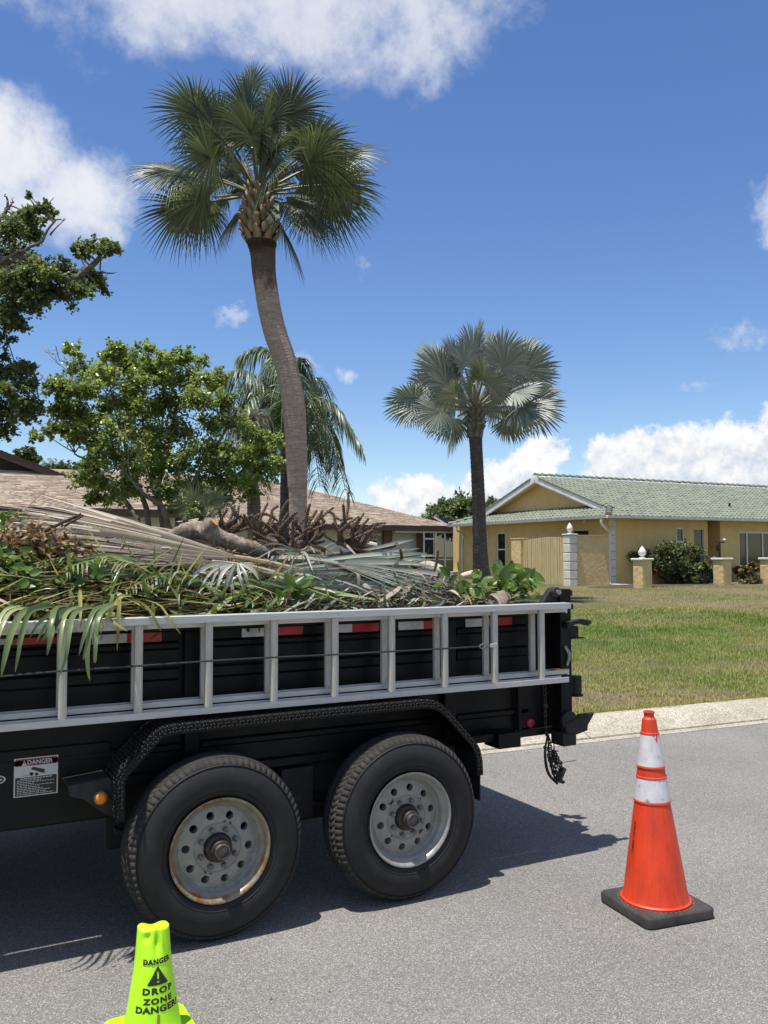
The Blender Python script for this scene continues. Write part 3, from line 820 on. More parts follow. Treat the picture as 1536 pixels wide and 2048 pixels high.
# danger sticker on the skirt: red band with the word, picture of a tipped trailer, black field of small print
SY = Y0 - .012
A_, B_ = (0.345, 3.978, 0.789), (0.518, 3.978, 0.635)
sx0, sx1, sz1, sz0 = A_[0], B_[0], A_[2] + .006, B_[2] + .001
st = bpy.data.objects.new('danger_sticker', MB().span((sx0, SY - .0016, sz0), (sx1, SY - .0003, sz1)).mesh('danger_sticker', m_sticker, tuple(tr.location)))
COL.objects.link(st); st.parent = tr; st['label'] = 'red, white and black DANGER sticker with tipping trailer picture'
sw, sh = sx1 - sx0, sz1 - sz0
def on(u0, v0, u1, v1, d, m, nm):
    MB().span((sx0 + sw * u0, SY - .0016 - d, sz0 + sh * v0), (sx0 + sw * u1, SY - .0017, sz0 + sh * v1)).build(nm, m, st)
on(.03, .79, .97, .975, .0004, m_stred, 'red_band'); on(.03, .025, .97, .50, .0004, m_stblack, 'black_field')
def lettering(body, size, cx, cz, y, m, nm, parent, bold=0, spacing=1):
    v, f = text_mesh(body, size, bold, spacing)
    P_ = np.stack([v[:, 0] + cx, np.full(len(v), y), v[:, 1] + cz], 1)
    o = MB().add(P_, f).build(nm, m, parent, smooth=0); return o
lettering('DANGER', sh * .155, sx0 + sw * .58, sz0 + sh * .872, SY - .0022, m_sticker, 'lettering', st, .0006)
mb = MB(); ux, uz = sx0 + sw * .17, sz0 + sh * .80
mb.add([(ux, SY - .0022, uz), (ux + sw * .12, SY - .0022, uz), (ux + sw * .06, SY - .0022, uz + sh * .14)], [(0, 1, 2)])
mb.add([(ux + sw * .054, SY - .0024, uz + sh * .03), (ux + sw * .066, SY - .0024, uz + sh * .03), (ux + sw * .068, SY - .0024, uz + sh * .10), (ux + sw * .052, SY - .0024, uz + sh * .10)], [(0, 1, 2, 3)], m=1)
mb.build('warning_triangle', [m_sticker, m_stred], st, smooth=0)
mb = MB()
def pq(pts, d=.0022): mb.add([(sx0 + sw * a, SY - d, sz0 + sh * b) for a, b in pts], [tuple(range(len(pts)))])
pq([(.37, .70), (.43, .755), (.70, .66), (.69, .575), (.65, .565)]); pq([(.20, .53), (.36, .545), (.36, .556), (.20, .541)])
for cx_, cz_, r_ in [(.40, .555, .035), (.51, .555, .042)]:
    pq([(cx_ + r_ * math.cos(a), cz_ + r_ * .98 * math.sin(a)) for a in np.linspace(0, 2 * math.pi, 12, endpoint=False)])
pq([(.34, .56), (.36, .62), (.40, .62), (.47, .57)])
mb.build('picture', m_stblack, st, smooth=0)
for i, (u1, b) in enumerate([(.86, 1), (.62, 0), (.93, 0), (.46, 0), (.90, 0), (.58, 0), (.66, 0), (.82, 0), (.74, 0), (.90, 0)]):
    v_ = .452 - i * .044
    mb = MB(); u = .14 if i == 0 else .07
    g = random.Random(40 + i)
    while u < u1:
        wd = g.uniform(.03, .085)
        mb.add([(sx0 + sw * u, SY - .0023, sz0 + sh * v_), (sx0 + sw * min(u + wd, u1), SY - .0023, sz0 + sh * v_), (sx0 + sw * min(u + wd, u1), SY - .0023, sz0 + sh * (v_ + (.024 if b else .016))), (sx0 + sw * u, SY - .0023, sz0 + sh * (v_ + (.024 if b else .016)))], [(0, 1, 2, 3)])
        u += wd + .016
    mb.build('small_print', m_sticker, st, smooth=0)
q = (0.296, 3.978, 0.717)
ov = MB().disc((q[0] - .022, SY - .0012, q[2]), 1, axis=1, n=28, sign=1, sc=(.019, .040)); ov.build('oval_sticker', m_sticker, tr)
MB().disc((q[0] - .022, SY - .0018, q[2]), 1, axis=1, n=28, sign=1, sc=(.015, .034)).build('oval_sticker_field', m_stblack, tr)
MB().disc((q[0] - .022, SY - .0022, q[2]), 1, axis=1, n=28, sign=1, sc=(.005, .026)).build('oval_sticker_print', m_sticker, tr)
# small warning print on the lamp panel
q = (3.192, 3.970, 0.868)
mb = MB()
for i in range(5):
    mb.add([(q[0] - .035, Y0 - .0146, q[2] - .012 - i * .022), (q[0] + .02 - .012 * (i % 2), Y0 - .0146, q[2] - .012 - i * .022), (q[0] + .02 - .012 * (i % 2), Y0 - .0146, q[2] - .005 - i * .022), (q[0] - .035, Y0 - .0146, q[2] - .005 - i * .022)], [(0, 1, 2, 3)])
mb.build('small_print', flat('faded_print', (.10, .09, .09)), tr, smooth=0)
MB().add([(q[0] - .036, Y0 - .0146, q[2] + .004), (q[0] + .026, Y0 - .0146, q[2] + .004), (q[0] + .026, Y0 - .0146, q[2] + .014), (q[0] - .036, Y0 - .0146, q[2] + .014)], [(0, 1, 2, 3)]).build('red_band', m_stred, tr, smooth=0)

# ------------------------------------------------------------------ chain hanging at the rear corner
ch = thing('hanging_chain', 'dark steel chain with a bunched tangle hanging at the rear trailer corner', 'chain', (3.06, 3.93, .95))
m_chain = pmat('dark_chain_steel', (.03, .027, .025), (.10, .085, .075), 60, .55, metal=.6)
ang = np.linspace(0, 2 * np.pi, 15)
lk = MB().tube(np.stack([.0085 * np.cos(ang), 0 * ang, .0165 * np.sin(ang)], 1), .0030, 6, cap=False).mesh('link', m_chain)
cp = spline([(3.055, 3.93, .955), (3.06, 3.928, .86), (3.063, 3.93, .76), (3.07, 3.935, .66), (3.09, 3.93, .60), (3.095, 3.93, .53), (3.10, 3.925, .47), (3.115, 3.93, .42)], 25)
for i, p in enumerate(cp):
    d = nrm(cp[min(i + 1, 24)] - cp[max(i - 1, 0)]); a = i * math.pi / 2 + rnd.uniform(-.3, .3)
    z = -d; x = nrm(np.cross((math.cos(a), math.sin(a), 0), z)); y = np.cross(z, x)
    put('link', lk, ch, Vector(p) - ch.location, np.stack([x, y, z], 1))
for i in range(46):                          # the tangle at the end
    p = np.array((3.115 + rnd.gauss(0, .013) + .0009 * i, 3.93 + rnd.gauss(0, .018), .545 - i * .0037 + rnd.gauss(0, .008)))
    put('link', lk, ch, Vector(p) - ch.location, np.array(Matrix.Rotation(rnd.uniform(0, 3), 3, 'X') @ Matrix.Rotation(rnd.uniform(0, 3), 3, 'Z')))
mb = MB()
for k in range(4):
    a = rnd.uniform(-.01, .01)
    mb.tube(spline([(3.075 + a, 3.92, .64), (3.065 + a * 3, 3.92 + a, .55), (3.085 + a * 3, 3.915, .44), (3.14 + a, 3.92, .375 + a)], 14), .0035, 6)
mb.tube(spline([(3.12, 3.94, .62), (3.128, 3.94, .56), (3.115, 3.94, .51)], 8), .003, 6)
mb.build('wire', m_under, ch)
mb = MB(); mb.box((3.165, 3.925, .425), (.030, .03, .062), np.array(Matrix.Rotation(.5, 3, 'Y'))); mb.tube([(3.145, 3.925, .395), (3.185, 3.925, .368)], .009, 8); mb.build('hook', m_chain, ch, bevel=.006)
mb = MB(); mb.tube(spline([(3.14, 3.93, .482), (3.20, 3.925, .480), (3.27, 3.92, .484)], 8), .0018, 5); mb.build('loose_wire', m_chain, ch)

# ------------------------------------------------------------------ extension ladder hung on the near side
ld = thing('extension_ladder', 'aluminium extension ladder hung lengthwise along the near side of the trailer', 'ladder', (1.0, 3.84, .945))
LX0, LX1 = -2.2, 3.135
def rail(zl, zh, flange_up, y0, y1, x0, x1, nm):
    """I-section rail: two flanges front and back, web between"""
    mb = MB(); zc = (zl + zh) / 2
    if flange_up > 0: wz = (zl, zl + .004)
    else: wz = (zh - .004, zh)
    mb.span((x0, y0, zl), (x1, y0 + .005, zh)); mb.span((x0, y1 - .005, zl), (x1, y1, zh)); mb.span((x0, y0 + .0052, wz[0] + .0005), (x1, y1 - .0052, wz[1] + .0005))
    return mb.build(nm, m_alu, ld, bevel=.0012)
rail(1.342, 1.3735, -1, 3.786, 3.856, LX0, LX1, 'rail'); rail(.945, .9735, 1, 3.786, 3.856, LX0, 3.115, 'rail')
rail(1.318, 1.340, -1, 3.862, 3.925, LX0 + .1, 3.16, 'rail'); rail(.978, 1.002, 1, 3.862, 3.925, LX0 + .1, 3.165, 'rail')
mb = MB(); mb.span((3.10, 3.860, 1.0025), (3.165, 3.92, 1.006)); mb.build('end_pad', flat('yellow_pad', (.62, .42, .03), .5), ld)
mb = MB(); mb.span((3.1655, 3.861, .972), (3.180, 3.926, 1.004)); mb.span((3.1605, 3.861, 1.312), (3.172, 3.926, 1.342)); mb.build('end_cap', m_alu, ld, bevel=.003)
def rung(w2, dp, zl, zh):
    """D-shaped rung with a ribbed face"""
    pts = []
    n = 9
    for i in range(n):
        u = -1 + 2 * i / (n - 1)
        pts.append((u * w2, -dp + (.0012 if i % 2 else 0) + .006 * abs(u) ** 3))
    pts += [(w2, dp), (-w2, dp)]
    return MB().prism(pts, 2, zl, zh).mesh('rung', m_rung, smooth=30)
rg = rung(.0165, .013, -.185, .184); rg2 = rung(.0160, .012, -.163, .158)
for i in range(-8, 9):
    x = .508 + .3048 * i
    put('rung', rg, ld, (x - 1.0, 3.806 - 3.84, 1.158 - .945))
    put('rung', rg2, ld, (x + .004 - 1.0, 3.893 - 3.84, 1.160 - .945))
# rubber strap across the rungs
sp_ = thing('tie_strap', 'thin black rubber tie strap stretched along the ladder rungs', 'strap', (1.795, 3.780, 1.169))
pts = [(0.199, 3.776, 1.161), (0.271, 3.776, 1.164), (0.497, 3.774, 1.171), (0.804, 3.776, 1.173), (1.108, 3.776, 1.176), (1.411, 3.776, 1.175), (1.710, 3.776, 1.171), (2.007, 3.776, 1.170), (2.305, 3.776, 1.168), (2.524, 3.776, 1.168)]
MB().tube(spline(pts, 40), .0042, 7).build('cord', flat('black_rubber', (.02, .02, .02), .5), sp_)
p = np.array((2.554, 3.776, 1.169)); a = np.linspace(0, 2 * np.pi, 20)
mb = MB(); mb.tube(p + np.stack([.028 * np.cos(a), 0 * a, .011 * np.sin(a) + .002 * np.cos(a)], 1), .0032, 6, cap=False); mb.tube([p + (.0, -.004, 0.004), p + (.03, -.004, .002)], .003, 6); mb.build('buckle', m_steel, sp_)
p = np.array((2.623, 3.786, 1.168))
mb = MB(); mb.span((p[0] - .024, 3.782, p[2] - .0095), (p[0] + .019, 3.787, p[2] + .0105)); mb.span((p[0] + .0172, 3.7872, p[2] - .0095), (p[0] + .021, 3.83, p[2] + .0105)); mb.build('band', m_alu, sp_, bevel=.001)

# ------------------------------------------------------------------ orange traffic cone
m_orange, t, bs, _o = newmat('orange_cone_pvc')
P = t.obj()
c = t.ramp(t.noise(t.scalev(P, (1, 1, .22)), 16, 6, .65), [(.25, (.50, .030, .008)), (.5, (.72, .050, .010)), (.75, (.80, .062, .012))])
scr = t.m('MULTIPLY', t.sstep(.57, .70, t.noise(t.scalev(P, (1, 1, .5)), 26, 7, .75)), t.sstep(.36, .58, t.noise(P, 5, 3)))
c = t.mix(t.m('MULTIPLY', scr, .75), c, (.09, .020, .012))
c = t.mix(t.m('MULTIPLY', t.sstep(.40, .7, t.noise(t.scalev(P, (1, 1, .12)), 30, 4, .6)), .38), c, (.25, .04, .02))
t.put(bs.inputs['Base Color'], c); t.put(bs.inputs['Roughness'], .48)
t.put(bs.inputs['Normal'], t.bump(t.noise(P, 40, 4), .12, .003))
m_collar, t, bs, _o = newmat('white_reflective_collar')
P = t.obj()
sp2 = t.n('ShaderNodeSeparateXYZ'); t.link(P, sp2.inputs[0])
gz = t.m('ABSOLUTE', t.m('SUBTRACT', t.m('FRACT', t.m('MULTIPLY', sp2.outputs[2], 130)), .5))
ga = t.m('ABSOLUTE', t.m('SUBTRACT', t.m('FRACT', t.m('MULTIPLY', t.m('ARCTAN2', sp2.outputs[1], sp2.outputs[0]), 9)), .5))
gr_ = t.sstep(.42, .5, t.m('MAXIMUM', gz, ga))
c = t.ramp(t.noise(P, 12, 6, .7), [(.3, (.52, .50, .50)), (.6, (.68, .66, .66))])
c = t.mix(t.m('MULTIPLY', gr_, .35), c, (.36, .35, .36))
c = t.mix(t.m('MULTIPLY', t.sstep(.56, .70, t.noise(t.scalev(P, (1, 1, .5)), 22, 6, .7)), .75), c, (.10, .09, .09))
t.put(bs.inputs['Base Color'], c); t.put(bs.inputs['Roughness'], .4)
m_base = pmat('black_recycled_rubber', (.020, .019, .018), (.055, .051, .046), 12, .8, bump=.35, bscale=120)
CX, CY = 3.022, 3.078
oc = thing('traffic_cone', 'tall scuffed orange traffic cone with two white bands on a black base', 'cone', (CX, CY, 0))
yaw = R_(-7); cr, sr = math.cos(yaw), math.sin(yaw)
def rsq(h, c_, n=6):
    """rounded square outline with half side h and corner radius c_"""
    out = []
    for k, (sx, sy) in enumerate([(1, 1), (-1, 1), (-1, -1), (1, -1)]):
        for i in range(n):
            a = k * math.pi / 2 + i * math.pi / 2 / (n - 1)
            x, y = sx * (h - c_) + c_ * math.cos(a), sy * (h - c_) + c_ * math.sin(a)
            out.append((x * cr - y * sr, x * sr + y * cr))
    return np.array(out)
rings = []
for h, z, c_ in [(.176, .0, .03), (.186, .006, .034), (.187, .040, .034), (.183, .047, .034), (.174, .050, .030)]:
    q = rsq(h, c_); rings.append(np.column_stack([q[:, 0] + CX, q[:, 1] + CY, np.full(len(q), z)]))
rings.append(np.column_stack([q[:, 0] * .72 + CX, q[:, 1] * .72 + CY, np.full(len(q), .0505)]))
mb = MB().grid(np.array(rings), wrap=True); n = len(q)
mb.f.append((np.array([list(range(n))[::-1]]), 0, 0)); mb.f.append((np.array([list(range(n))]) + 5 * n, 0, 0))
base_ = mb.build('base', m_base, oc, smooth=50)
rad = lambda z: float(np.interp(z, [.09, .11, .494, .66, .80, .875], [.1425, .1395, .0802, .0605, .0405, .0310]))
prof = [(.158, .0515), (.158, .057), (.150, .0625), (.1465, .075), (.143, .092)] + [(rad(z), z) for z in np.linspace(.11, .871, 20)] + [(.0275, .876), (.0235, .881), (.0225, .886), (.0225, .894), (.025, .898), (.0265, .902), (.0255, .906), (.0195, .907), (.0185, .87)]
prof = [(r_, z) for r_, z in prof]
MB().lathe(prof, (CX, CY, 0), n=56).build('cone_body', m_orange, oc, smooth=30)
for z0, z1 in ((.504, .604), (.660, .802)):
    mb = MB().lathe([(rad(z0) + .0008, z0), (rad(z0) + .0022, z0 + .001), (rad(z1) + .0022, z1 - .001), (rad(z1) + .0008, z1)], (CX, CY, 0), n=56)
    mb.build('reflective_band', m_collar, oc, smooth=30)
for z0 in (.494, .604, .650, .802):
    MB().lathe([(rad(z0) + .0004, z0), (rad(z0) + .0036, z0 + .002), (rad(z0 + .009) + .0036, z0 + .008), (rad(z0 + .0095) + .0004, z0 + .0098)], (CX, CY, 0), n=56).build('moulded_rib', m_orange, oc, smooth=30)
# torn orange notch that hangs over the top band on the right
a0 = math.atan2(-CY, -CX) + .62
nt = [(a0 - .34, .803), (a0 + .26, .803), (a0 + .12, .764)]
MB().add([(CX + (rad(z) + .0034) * math.cos(a), CY + (rad(z) + .0034) * math.sin(a), z) for a, z in nt], [(0, 1, 2)]).build('torn_edge', m_orange, oc, smooth=0)
# moulded orange studs where the cone is locked into its base
stud = MB().box((0, 0, .001), (.006, .004, .002)).mesh('stud', m_orange, smooth=0)
for i in range(48):
    a = 2 * math.pi * i / 48; r_ = .166 if i % 2 else .170
    put('stud', stud, oc, (r_ * math.cos(a), r_ * math.sin(a), .0505), np.array(Matrix.Rotation(a, 3, 'Z')))
v, f = text_mesh('SU/F-021 0000:2--', .0175, .0006, 1.15, sub=2)
ac = math.atan2(-CY, -CX) - .98
pp = []
for x, y, _z in v:
    z = .335 - x * 1.0; r_ = rad(z) + .0012; a = ac + y / r_
    pp.append((CX + r_ * math.cos(a), CY + r_ * math.sin(a), z))
MB().add(pp, f).build('lettering', flat('dark_print', (.05, .02, .02), .6), oc, smooth=0)
# scuffs
g = random.Random(5)
mb = MB()
for i in range(34):
    z = g.uniform(.10, .44); a = math.atan2(-CY, -CX) + g.uniform(-.2, 1.1); L = g.uniform(.012, .07); sl = g.uniform(-1, 1)
    q = []
    for k in range(5):
        u = k / 4; zz = z + L * u * math.cos(sl * 1.4); aa = a + L * u * math.sin(sl * 1.4) / rad(z)
        q.append([(CX + (rad(zz) + .0007) * math.cos(aa + d), CY + (rad(zz) + .0007) * math.sin(aa + d), zz) for d in (-.004 * (1 - u), .004 * (1 - u))])
    mb.grid(np.array(q))
tag(mb.build('scuff', flat('scuff_black', (.06, .02, .015), .7), oc, smooth=0), kind='stuff')

# the soft cone leans a little
for o in oc.children:
    if o.name.split('.')[0] in ('base', 'stud'): continue
    v = np.zeros(len(o.data.vertices) * 3); o.data.vertices.foreach_get('co', v); v = v.reshape(-1, 3)
    k = np.clip(v[:, 2] / .9, 0, 1); v[:, 0] -= .0150 * k; v[:, 1] += .0075 * k
    o.data.vertices.foreach_set('co', v.ravel()); o.data.update()

# ------------------------------------------------------------------ lime drop zone cone (bottom edge of the picture)
m_lime, t, bs, _o = newmat('lime_vinyl')
P = t.obj()
c = t.ramp(t.noise(P, 9, 6, .6), [(.3, (.43, .86, .012)), (.7, (.52, .95, .020))])
c = t.mix(t.m('MULTIPLY', t.sstep(.60, .72, t.noise(P, 20, 6, .7)), .25), c, (.20, .34, .02))
t.put(bs.inputs['Base Color'], c); t.put(bs.inputs['Roughness'], .42)
t.put(bs.inputs['Normal'], t.bump(t.noise(P, 14, 4), .10, .006))
GX, GY = .722, 3.100
gc = thing('drop_zone_cone', 'small lime green cone with crumpled flat top reading DANGER DROP ZONE', 'cone', (GX, GY, 0))
# square flange lying on the road
yaw = R_(1); cr, sr = math.cos(yaw), math.sin(yaw)
rings = []
for h, z, c_ in [(.136, .0, .03), (.140, .004, .034), (.140, .016, .034), (.135, .020, .030)]:
    q = rsq(h, c_); rings.append(np.column_stack([q[:, 0] + GX, q[:, 1] + GY, np.full(len(q), z)]))
mb = MB().grid(np.array(rings), wrap=True); n = len(q)
mb.f.append((np.array([list(range(n))[::-1]]), 0, 0)); mb.f.append((np.array([list(range(n))]) + 3 * n, 0, 0))
mb.build('base', m_lime, gc, smooth=50)
# body: round at the foot, pinched flat and dented at the top
GH = .359
face = math.atan2(-GY, -GX)
def lime_r(z): return .1015 - (.1015 - .0440) * (z / GH) ** .96
N = 72; zz = np.concatenate([np.linspace(.018, .30, 16), np.linspace(.306, GH, 12)])
th = np.linspace(0, 2 * np.pi, N, endpoint=False)
ringsz = []
for z in zz:
    k = np.clip((z - .22) / (GH - .22), 0, 1) ** 1.6
    r_ = lime_r(z) * np.ones(N)
    # pinch: squashed towards a bar across the line of sight
    ct = np.cos(th - face); stt = np.sin(th - face)
    sq = np.clip(np.abs(stt), 0, 1)
    r_ = r_ * (1 + k * (.20 * sq ** 4 - .24 * np.abs(ct) ** 2))
    # long dent on the camera side, to the right, and a smaller one on the left
    dent = np.exp(-(((th - face + np.pi) % (2 * np.pi) - np.pi - .34) / .20) ** 2) * np.exp(-((z - .316) / .026) ** 2)
    dent2 = np.exp(-(((th - face + np.pi) % (2 * np.pi) - np.pi + .52) / .26) ** 2) * np.exp(-((z - .340) / .013) ** 2)
    ridge = np.exp(-(((th - face + np.pi) % (2 * np.pi) - np.pi - .66) / .10) ** 2) * np.exp(-((z - .322) / .030) ** 2)
    r_ = r_ - .013 * dent - .010 * dent2 + .005 * ridge
    zt = z + k * (.004 * np.sin(3 * (th - face) + 1) + .006 * sq ** 3)
    ringsz.append(np.stack([GX + r_ * np.cos(th), GY + r_ * np.sin(th), zt], 1))
ringsz.append(np.stack([GX + (ringsz[-1][:, 0] - GX) * .93, GY + (ringsz[-1][:, 1] - GY) * .93, ringsz[-1][:, 2] + .003], 1))
ringsz.append(np.stack([GX + (ringsz[-1][:, 0] - GX) * .5, GY + (ringsz[-1][:, 1] - GY) * .4, ringsz[-1][:, 2] - .006], 1))
mb = MB().grid(np.array(ringsz), wrap=True)
mb.f.append((np.array([list(range(N))]) + (len(ringsz) - 1) * N, 0, 0))
mb.build('cone_body', m_lime, gc, smooth=70)
m_ink = flat('black_print', (.018, .022, .012), .6, .2)
fa = face + .26                    # the print faces a little to the right of the camera
def on_cone(v, f, zc, nm, dz=1.0, tilt=0.0):
    pp = []
    for x, y, _z in v:
        z = zc + y * dz + x * tilt; r_ = lime_r(z) + .0009; a = fa + x / lime_r(zc)
        pp.append((GX + r_ * math.cos(a), GY + r_ * math.sin(a), z))
    return MB().add(pp, f).build(nm, m_ink, gc, smooth=0)
for body, size, zc, sp3 in [('DANGER', .0225, .266, 1.12), ('DROP', .0265, .176, 1.22), ('ZONE', .0240, .1455, 1.22), ('DANGER!', .0265, .1195, 1.08)]:
    v, f = text_mesh(body, size, .0013, sp3, sub=3); v = v * np.array((1.0 if body == 'DANGER' else 1.34, 1, 1))
    on_cone(v, f, zc, 'lettering')
# warning triangle with an exclamation mark left open
tri = []; fc = []
def strip_poly(outer, holes):
    bm = bmesh.new(); ed = []
    for loop in [outer] + holes:
        vs_ = [bm.verts.new((x, y, 0)) for x, y in loop]
        ed += [bm.edges.new((vs_[i], vs_[(i + 1) % len(vs_)])) for i in range(len(vs_))]
    bmesh.ops.triangle_fill(bm, edges=ed, use_beauty=True)
    for _ in range(3):
        e2 = [e for e in bm.edges if e.calc_length() > .012]
        if e2: bmesh.ops.subdivide_edges(bm, edges=e2, cuts=1); bmesh.ops.triangulate(bm, faces=bm.faces)
    bm.verts.index_update()
    v = np.array([tuple(q.co) for q in bm.verts]); f = [tuple(q.index for q in p.verts) for p in bm.faces]
    bm.free(); return v, f
v, f = strip_poly([(-.032, -.026), (.032, -.026), (.0335, -.022), (.003, .029), (0, .031), (-.003, .029), (-.0335, -.022)],
                  [[(-.0034, .016), (-.0026, -.007), (.0026, -.007), (.0034, .016)], [(-.0032, -.0125), (-.0032, -.0185), (.0032, -.0185), (.0032, -.0125)]])
on_cone(v, f, .2205, 'warning_triangle')
mb = MB(); v = []
for k in range(8):
    z = .104 - k * .010; a = fa - .02 - .008 * k; w_ = .05 + .004 * k
    v.append([(GX + (lime_r(z) + .0012) * math.cos(a + d), GY + (lime_r(z) + .0012) * math.sin(a + d), z) for d in (-w_, w_)])
mb.grid(np.array(v)); mb.build('stain', flat('dirt_stain', (.20, .27, .03), .8), gc, smooth=0)

# ------------------------------------------------------------------ yellow house with green tile roof
m_stucco = pmat('yellow_stucco', (.60, .42, .17), (.67, .48, .21), 2.5, .88, bump=.45, bscale=28, bdist=.012)
m_rough = pmat('rough_yellow_stucco', (.56, .405, .19), (.66, .49, .25), 4, .9, bump=.9, bscale=9, bdist=.03)
m_boards = pmat('yellow_painted_boards', (.42, .33, .165), (.53, .425, .225), 5, .75, bump=.25, bscale=30, stretch=(3, 3, .35))
m_trim = pmat('white_trim_paint', (.60, .59, .55), (.74, .73, .70), 3, .55)
m_quoin = pmat('white_quoin_stucco', (.56, .54, .48), (.68, .66, .60), 6, .85, bump=.3, bscale=50)
def tilemat(name, a, b, c_):
    m, t, bs, _o = newmat(name)
    k = t.m('ADD', t.m('MULTIPLY', t.attr('rnd'), .6), t.m('MULTIPLY', t.noise(t.pos(), 1.3, 5, .6), .5), clamp=True)
    k = t.m('ADD', k, t.m('MULTIPLY', t.m('SUBTRACT', t.orand(), .5), .2), clamp=True)
    col = t.ramp(k, [(.15, a), (.5, b), (.9, c_)])
    t.put(bs.inputs['Base Color'], col); t.put(bs.inputs['Roughness'], .75)
    return m
m_tile = tilemat('sage_green_roof_tile', (.128, .150, .108), (.160, .184, .133), (.198, .220, .162))
m_cap = tilemat('weathered_ridge_tile', (.15, .170, .13), (.20, .22, .17), (.27, .285, .23))
m_glass = pmat('dark_window_glass', (.010, .012, .015), (.018, .020, .024), 2, .06, spec=.6)
m_dark = flat('dark_interior', (.012, .011, .010), .9)
HX, HY, HYAW, HZ = 23.82, 26.4, R_(1.0), .47
hex_ = np.array((math.cos(HYAW), math.sin(HYAW), 0)); hey = np.array((-math.sin(HYAW), math.cos(HYAW), 0)); UPV = np.array((0, 0, 1.0))
def H(x, y, z):
    """house frame: x along the street front, y into the plot, from the front left wall corner"""
    x, y, z = np.broadcast_arrays(np.asarray(x, float), np.asarray(y, float), np.asarray(z, float))
    return np.array((HX, HY, 0)) + x[..., None] * hex_ + y[..., None] * hey + z[..., None] * UPV
HR = np.stack([hex_, hey, UPV], 1)
class HB(MB):
    """mesh builder that works in a turned frame"""
    def __init__(s, fr=H): super().__init__(); s.fr = fr
    def mesh(s, *a, **k):
        s.v = [s.fr(v[:, 0], v[:, 1], v[:, 2]) for v in s.v]
        r_ = super().mesh(*a, **k); return r_
yh = thing('yellow_house', 'low yellow stucco house with sage green tile roof across the lawn', 'house', (HX, HY, HZ))
ZE = 3.17; SL = .355; OV = .62; DR = 5.0            # eave height, slope, overhang, ridge depth
ZR = ZE + SL * (DR + OV)
ZG = .30                                             # foot of walls, below the turf
def wall_x(x0, x1, y, z0, z1, th, holes, m, nm, fr=H, parent=None, face=-1):
    """wall along x with rectangular openings"""
    mb = HB(fr); xs = sorted({x0, x1, *[h[0] for h in holes], *[h[1] for h in holes]}); 
    for a, b in zip(xs, xs[1:]):
        hs_ = [h for h in holes if h[0] <= a + 1e-6 and h[1] >= b - 1e-6]
        zc = z0
        for h in sorted(hs_, key=lambda q: q[2]):
            if h[2] > zc: mb.span((a, y, zc), (b, y + th, h[2]))
            zc = h[3]
        if zc < z1: mb.span((a, y, zc), (b, y + th, z1))
    return mb.build(nm, m, parent, weld=.0001)
def wall_y(x, y0, y1, z0, z1, th, holes, m, nm, fr=H, parent=None):
    mb = HB(fr); ys = sorted({y0, y1, *[h[0] for h in holes], *[h[1] for h in holes]})
    for a, b in zip(ys, ys[1:]):
        hs_ = [h for h in holes if h[0] <= a + 1e-6 and h[1] >= b - 1e-6]
        zc = z0
        for h in sorted(hs_, key=lambda q: q[2]):
            if h[2] > zc: mb.span((x, a, zc), (x + th, b, h[2]))
            zc = h[3]
        if zc < z1: mb.span((x, a, zc), (x + th, b, z1))
    return mb.build(nm, m, parent, weld=.0001)
W1 = (3.68, 4.14, 1.9, 2.78); W2 = (4.70, 5.28, 1.55, 2.74); W3 = (7.44, 10.6, 1.12, 2.66)
wall_x(0, 5.52, 0, ZG, ZE - .02, .2, [W1, W2], m_stucco, 'wall', parent=yh)
wall_y(5.32, .2, 1.5, ZG, ZE - .02, .2, [], m_stucco, 'wall', parent=yh)
wall_x(5.52, 6.28, 1.3, ZG, ZE - .02, .2, [], m_stucco, 'wall', parent=yh)
wall_y(6.28, .0, 1.3, ZG, ZE - .02, .2, [], m_stucco, 'wall', parent=yh)
wall_x(6.48, 20, 0, ZG, ZE - .02, .2, [W3], m_stucco, 'wall', parent=yh)
WL = (6.82, 7.52, 1.10, 2.72); DL = (1.2, 2.1, ZG, 2.72)
wall_y(0, .2, 11.2, ZG, ZE - .02, .2, [WL, DL], m_stucco, 'wall', parent=yh)
def window(lo, hi, axis, mull=(), trans=(), fw=.06, nm='window', depth=.08):
    """lo/hi: (along, off, z); axis 0 = front (wall along x), 1 = side (wall along y)"""
    (a0, o, z0), (a1, _, z1) = lo, hi
    def sp_(mb, u0, u1, d0, d1, v0, v1):
        if axis == 0: mb.span((u0, o + d0, v0), (u1, o + d1, v1))
        else: mb.span((o + d0, u0, v0), (o + d1, u1, v1))
    mb = HB()
    sp_(mb, a0, a0 + fw, .03, .03 + depth, z0, z1); sp_(mb, a1 - fw, a1, .03, .03 + depth, z0, z1)
    sp_(mb, a0 + fw, a1 - fw, .032, .03 + depth, z1 - fw, z1); sp_(mb, a0 + fw, a1 - fw, .032, .03 + depth, z0, z0 + fw)
    for q in mull: sp_(mb, q - fw / 2, q + fw / 2, .034, .03 + depth, z0 + fw, z1 - fw)
    for q in trans: sp_(mb, a0 + fw, a1 - fw, .036, .03 + depth, q - fw / 2, q + fw / 2)
    wo_ = mb.build(nm, m_trim, yh)
    es = [a0 + fw] + [e for q in mull for e in (q - fw / 2, q + fw / 2)] + [a1 - fw]
    ez = [z0 + fw] + [e for q in trans for e in (q - fw / 2, q + fw / 2)] + [z1 - fw]
    for i in range(0, len(es), 2):
        for j in range(0, len(ez), 2):
            mb = HB(); sp_(mb, es[i], es[i + 1], .07, .076, ez[j], ez[j + 1]); mb.build('pane', m_glass, wo_)
    mb = HB(); sp_(mb, a0 - .05, a1 + .05, -.05, .03, z0 - .07, z0 - .002); mb.build('sill', m_stucco, wo_)
    return wo_
window((W1[0], 0, W1[2]), (W1[1], 0, W1[3]), 0, trans=(2.2,), nm='window')
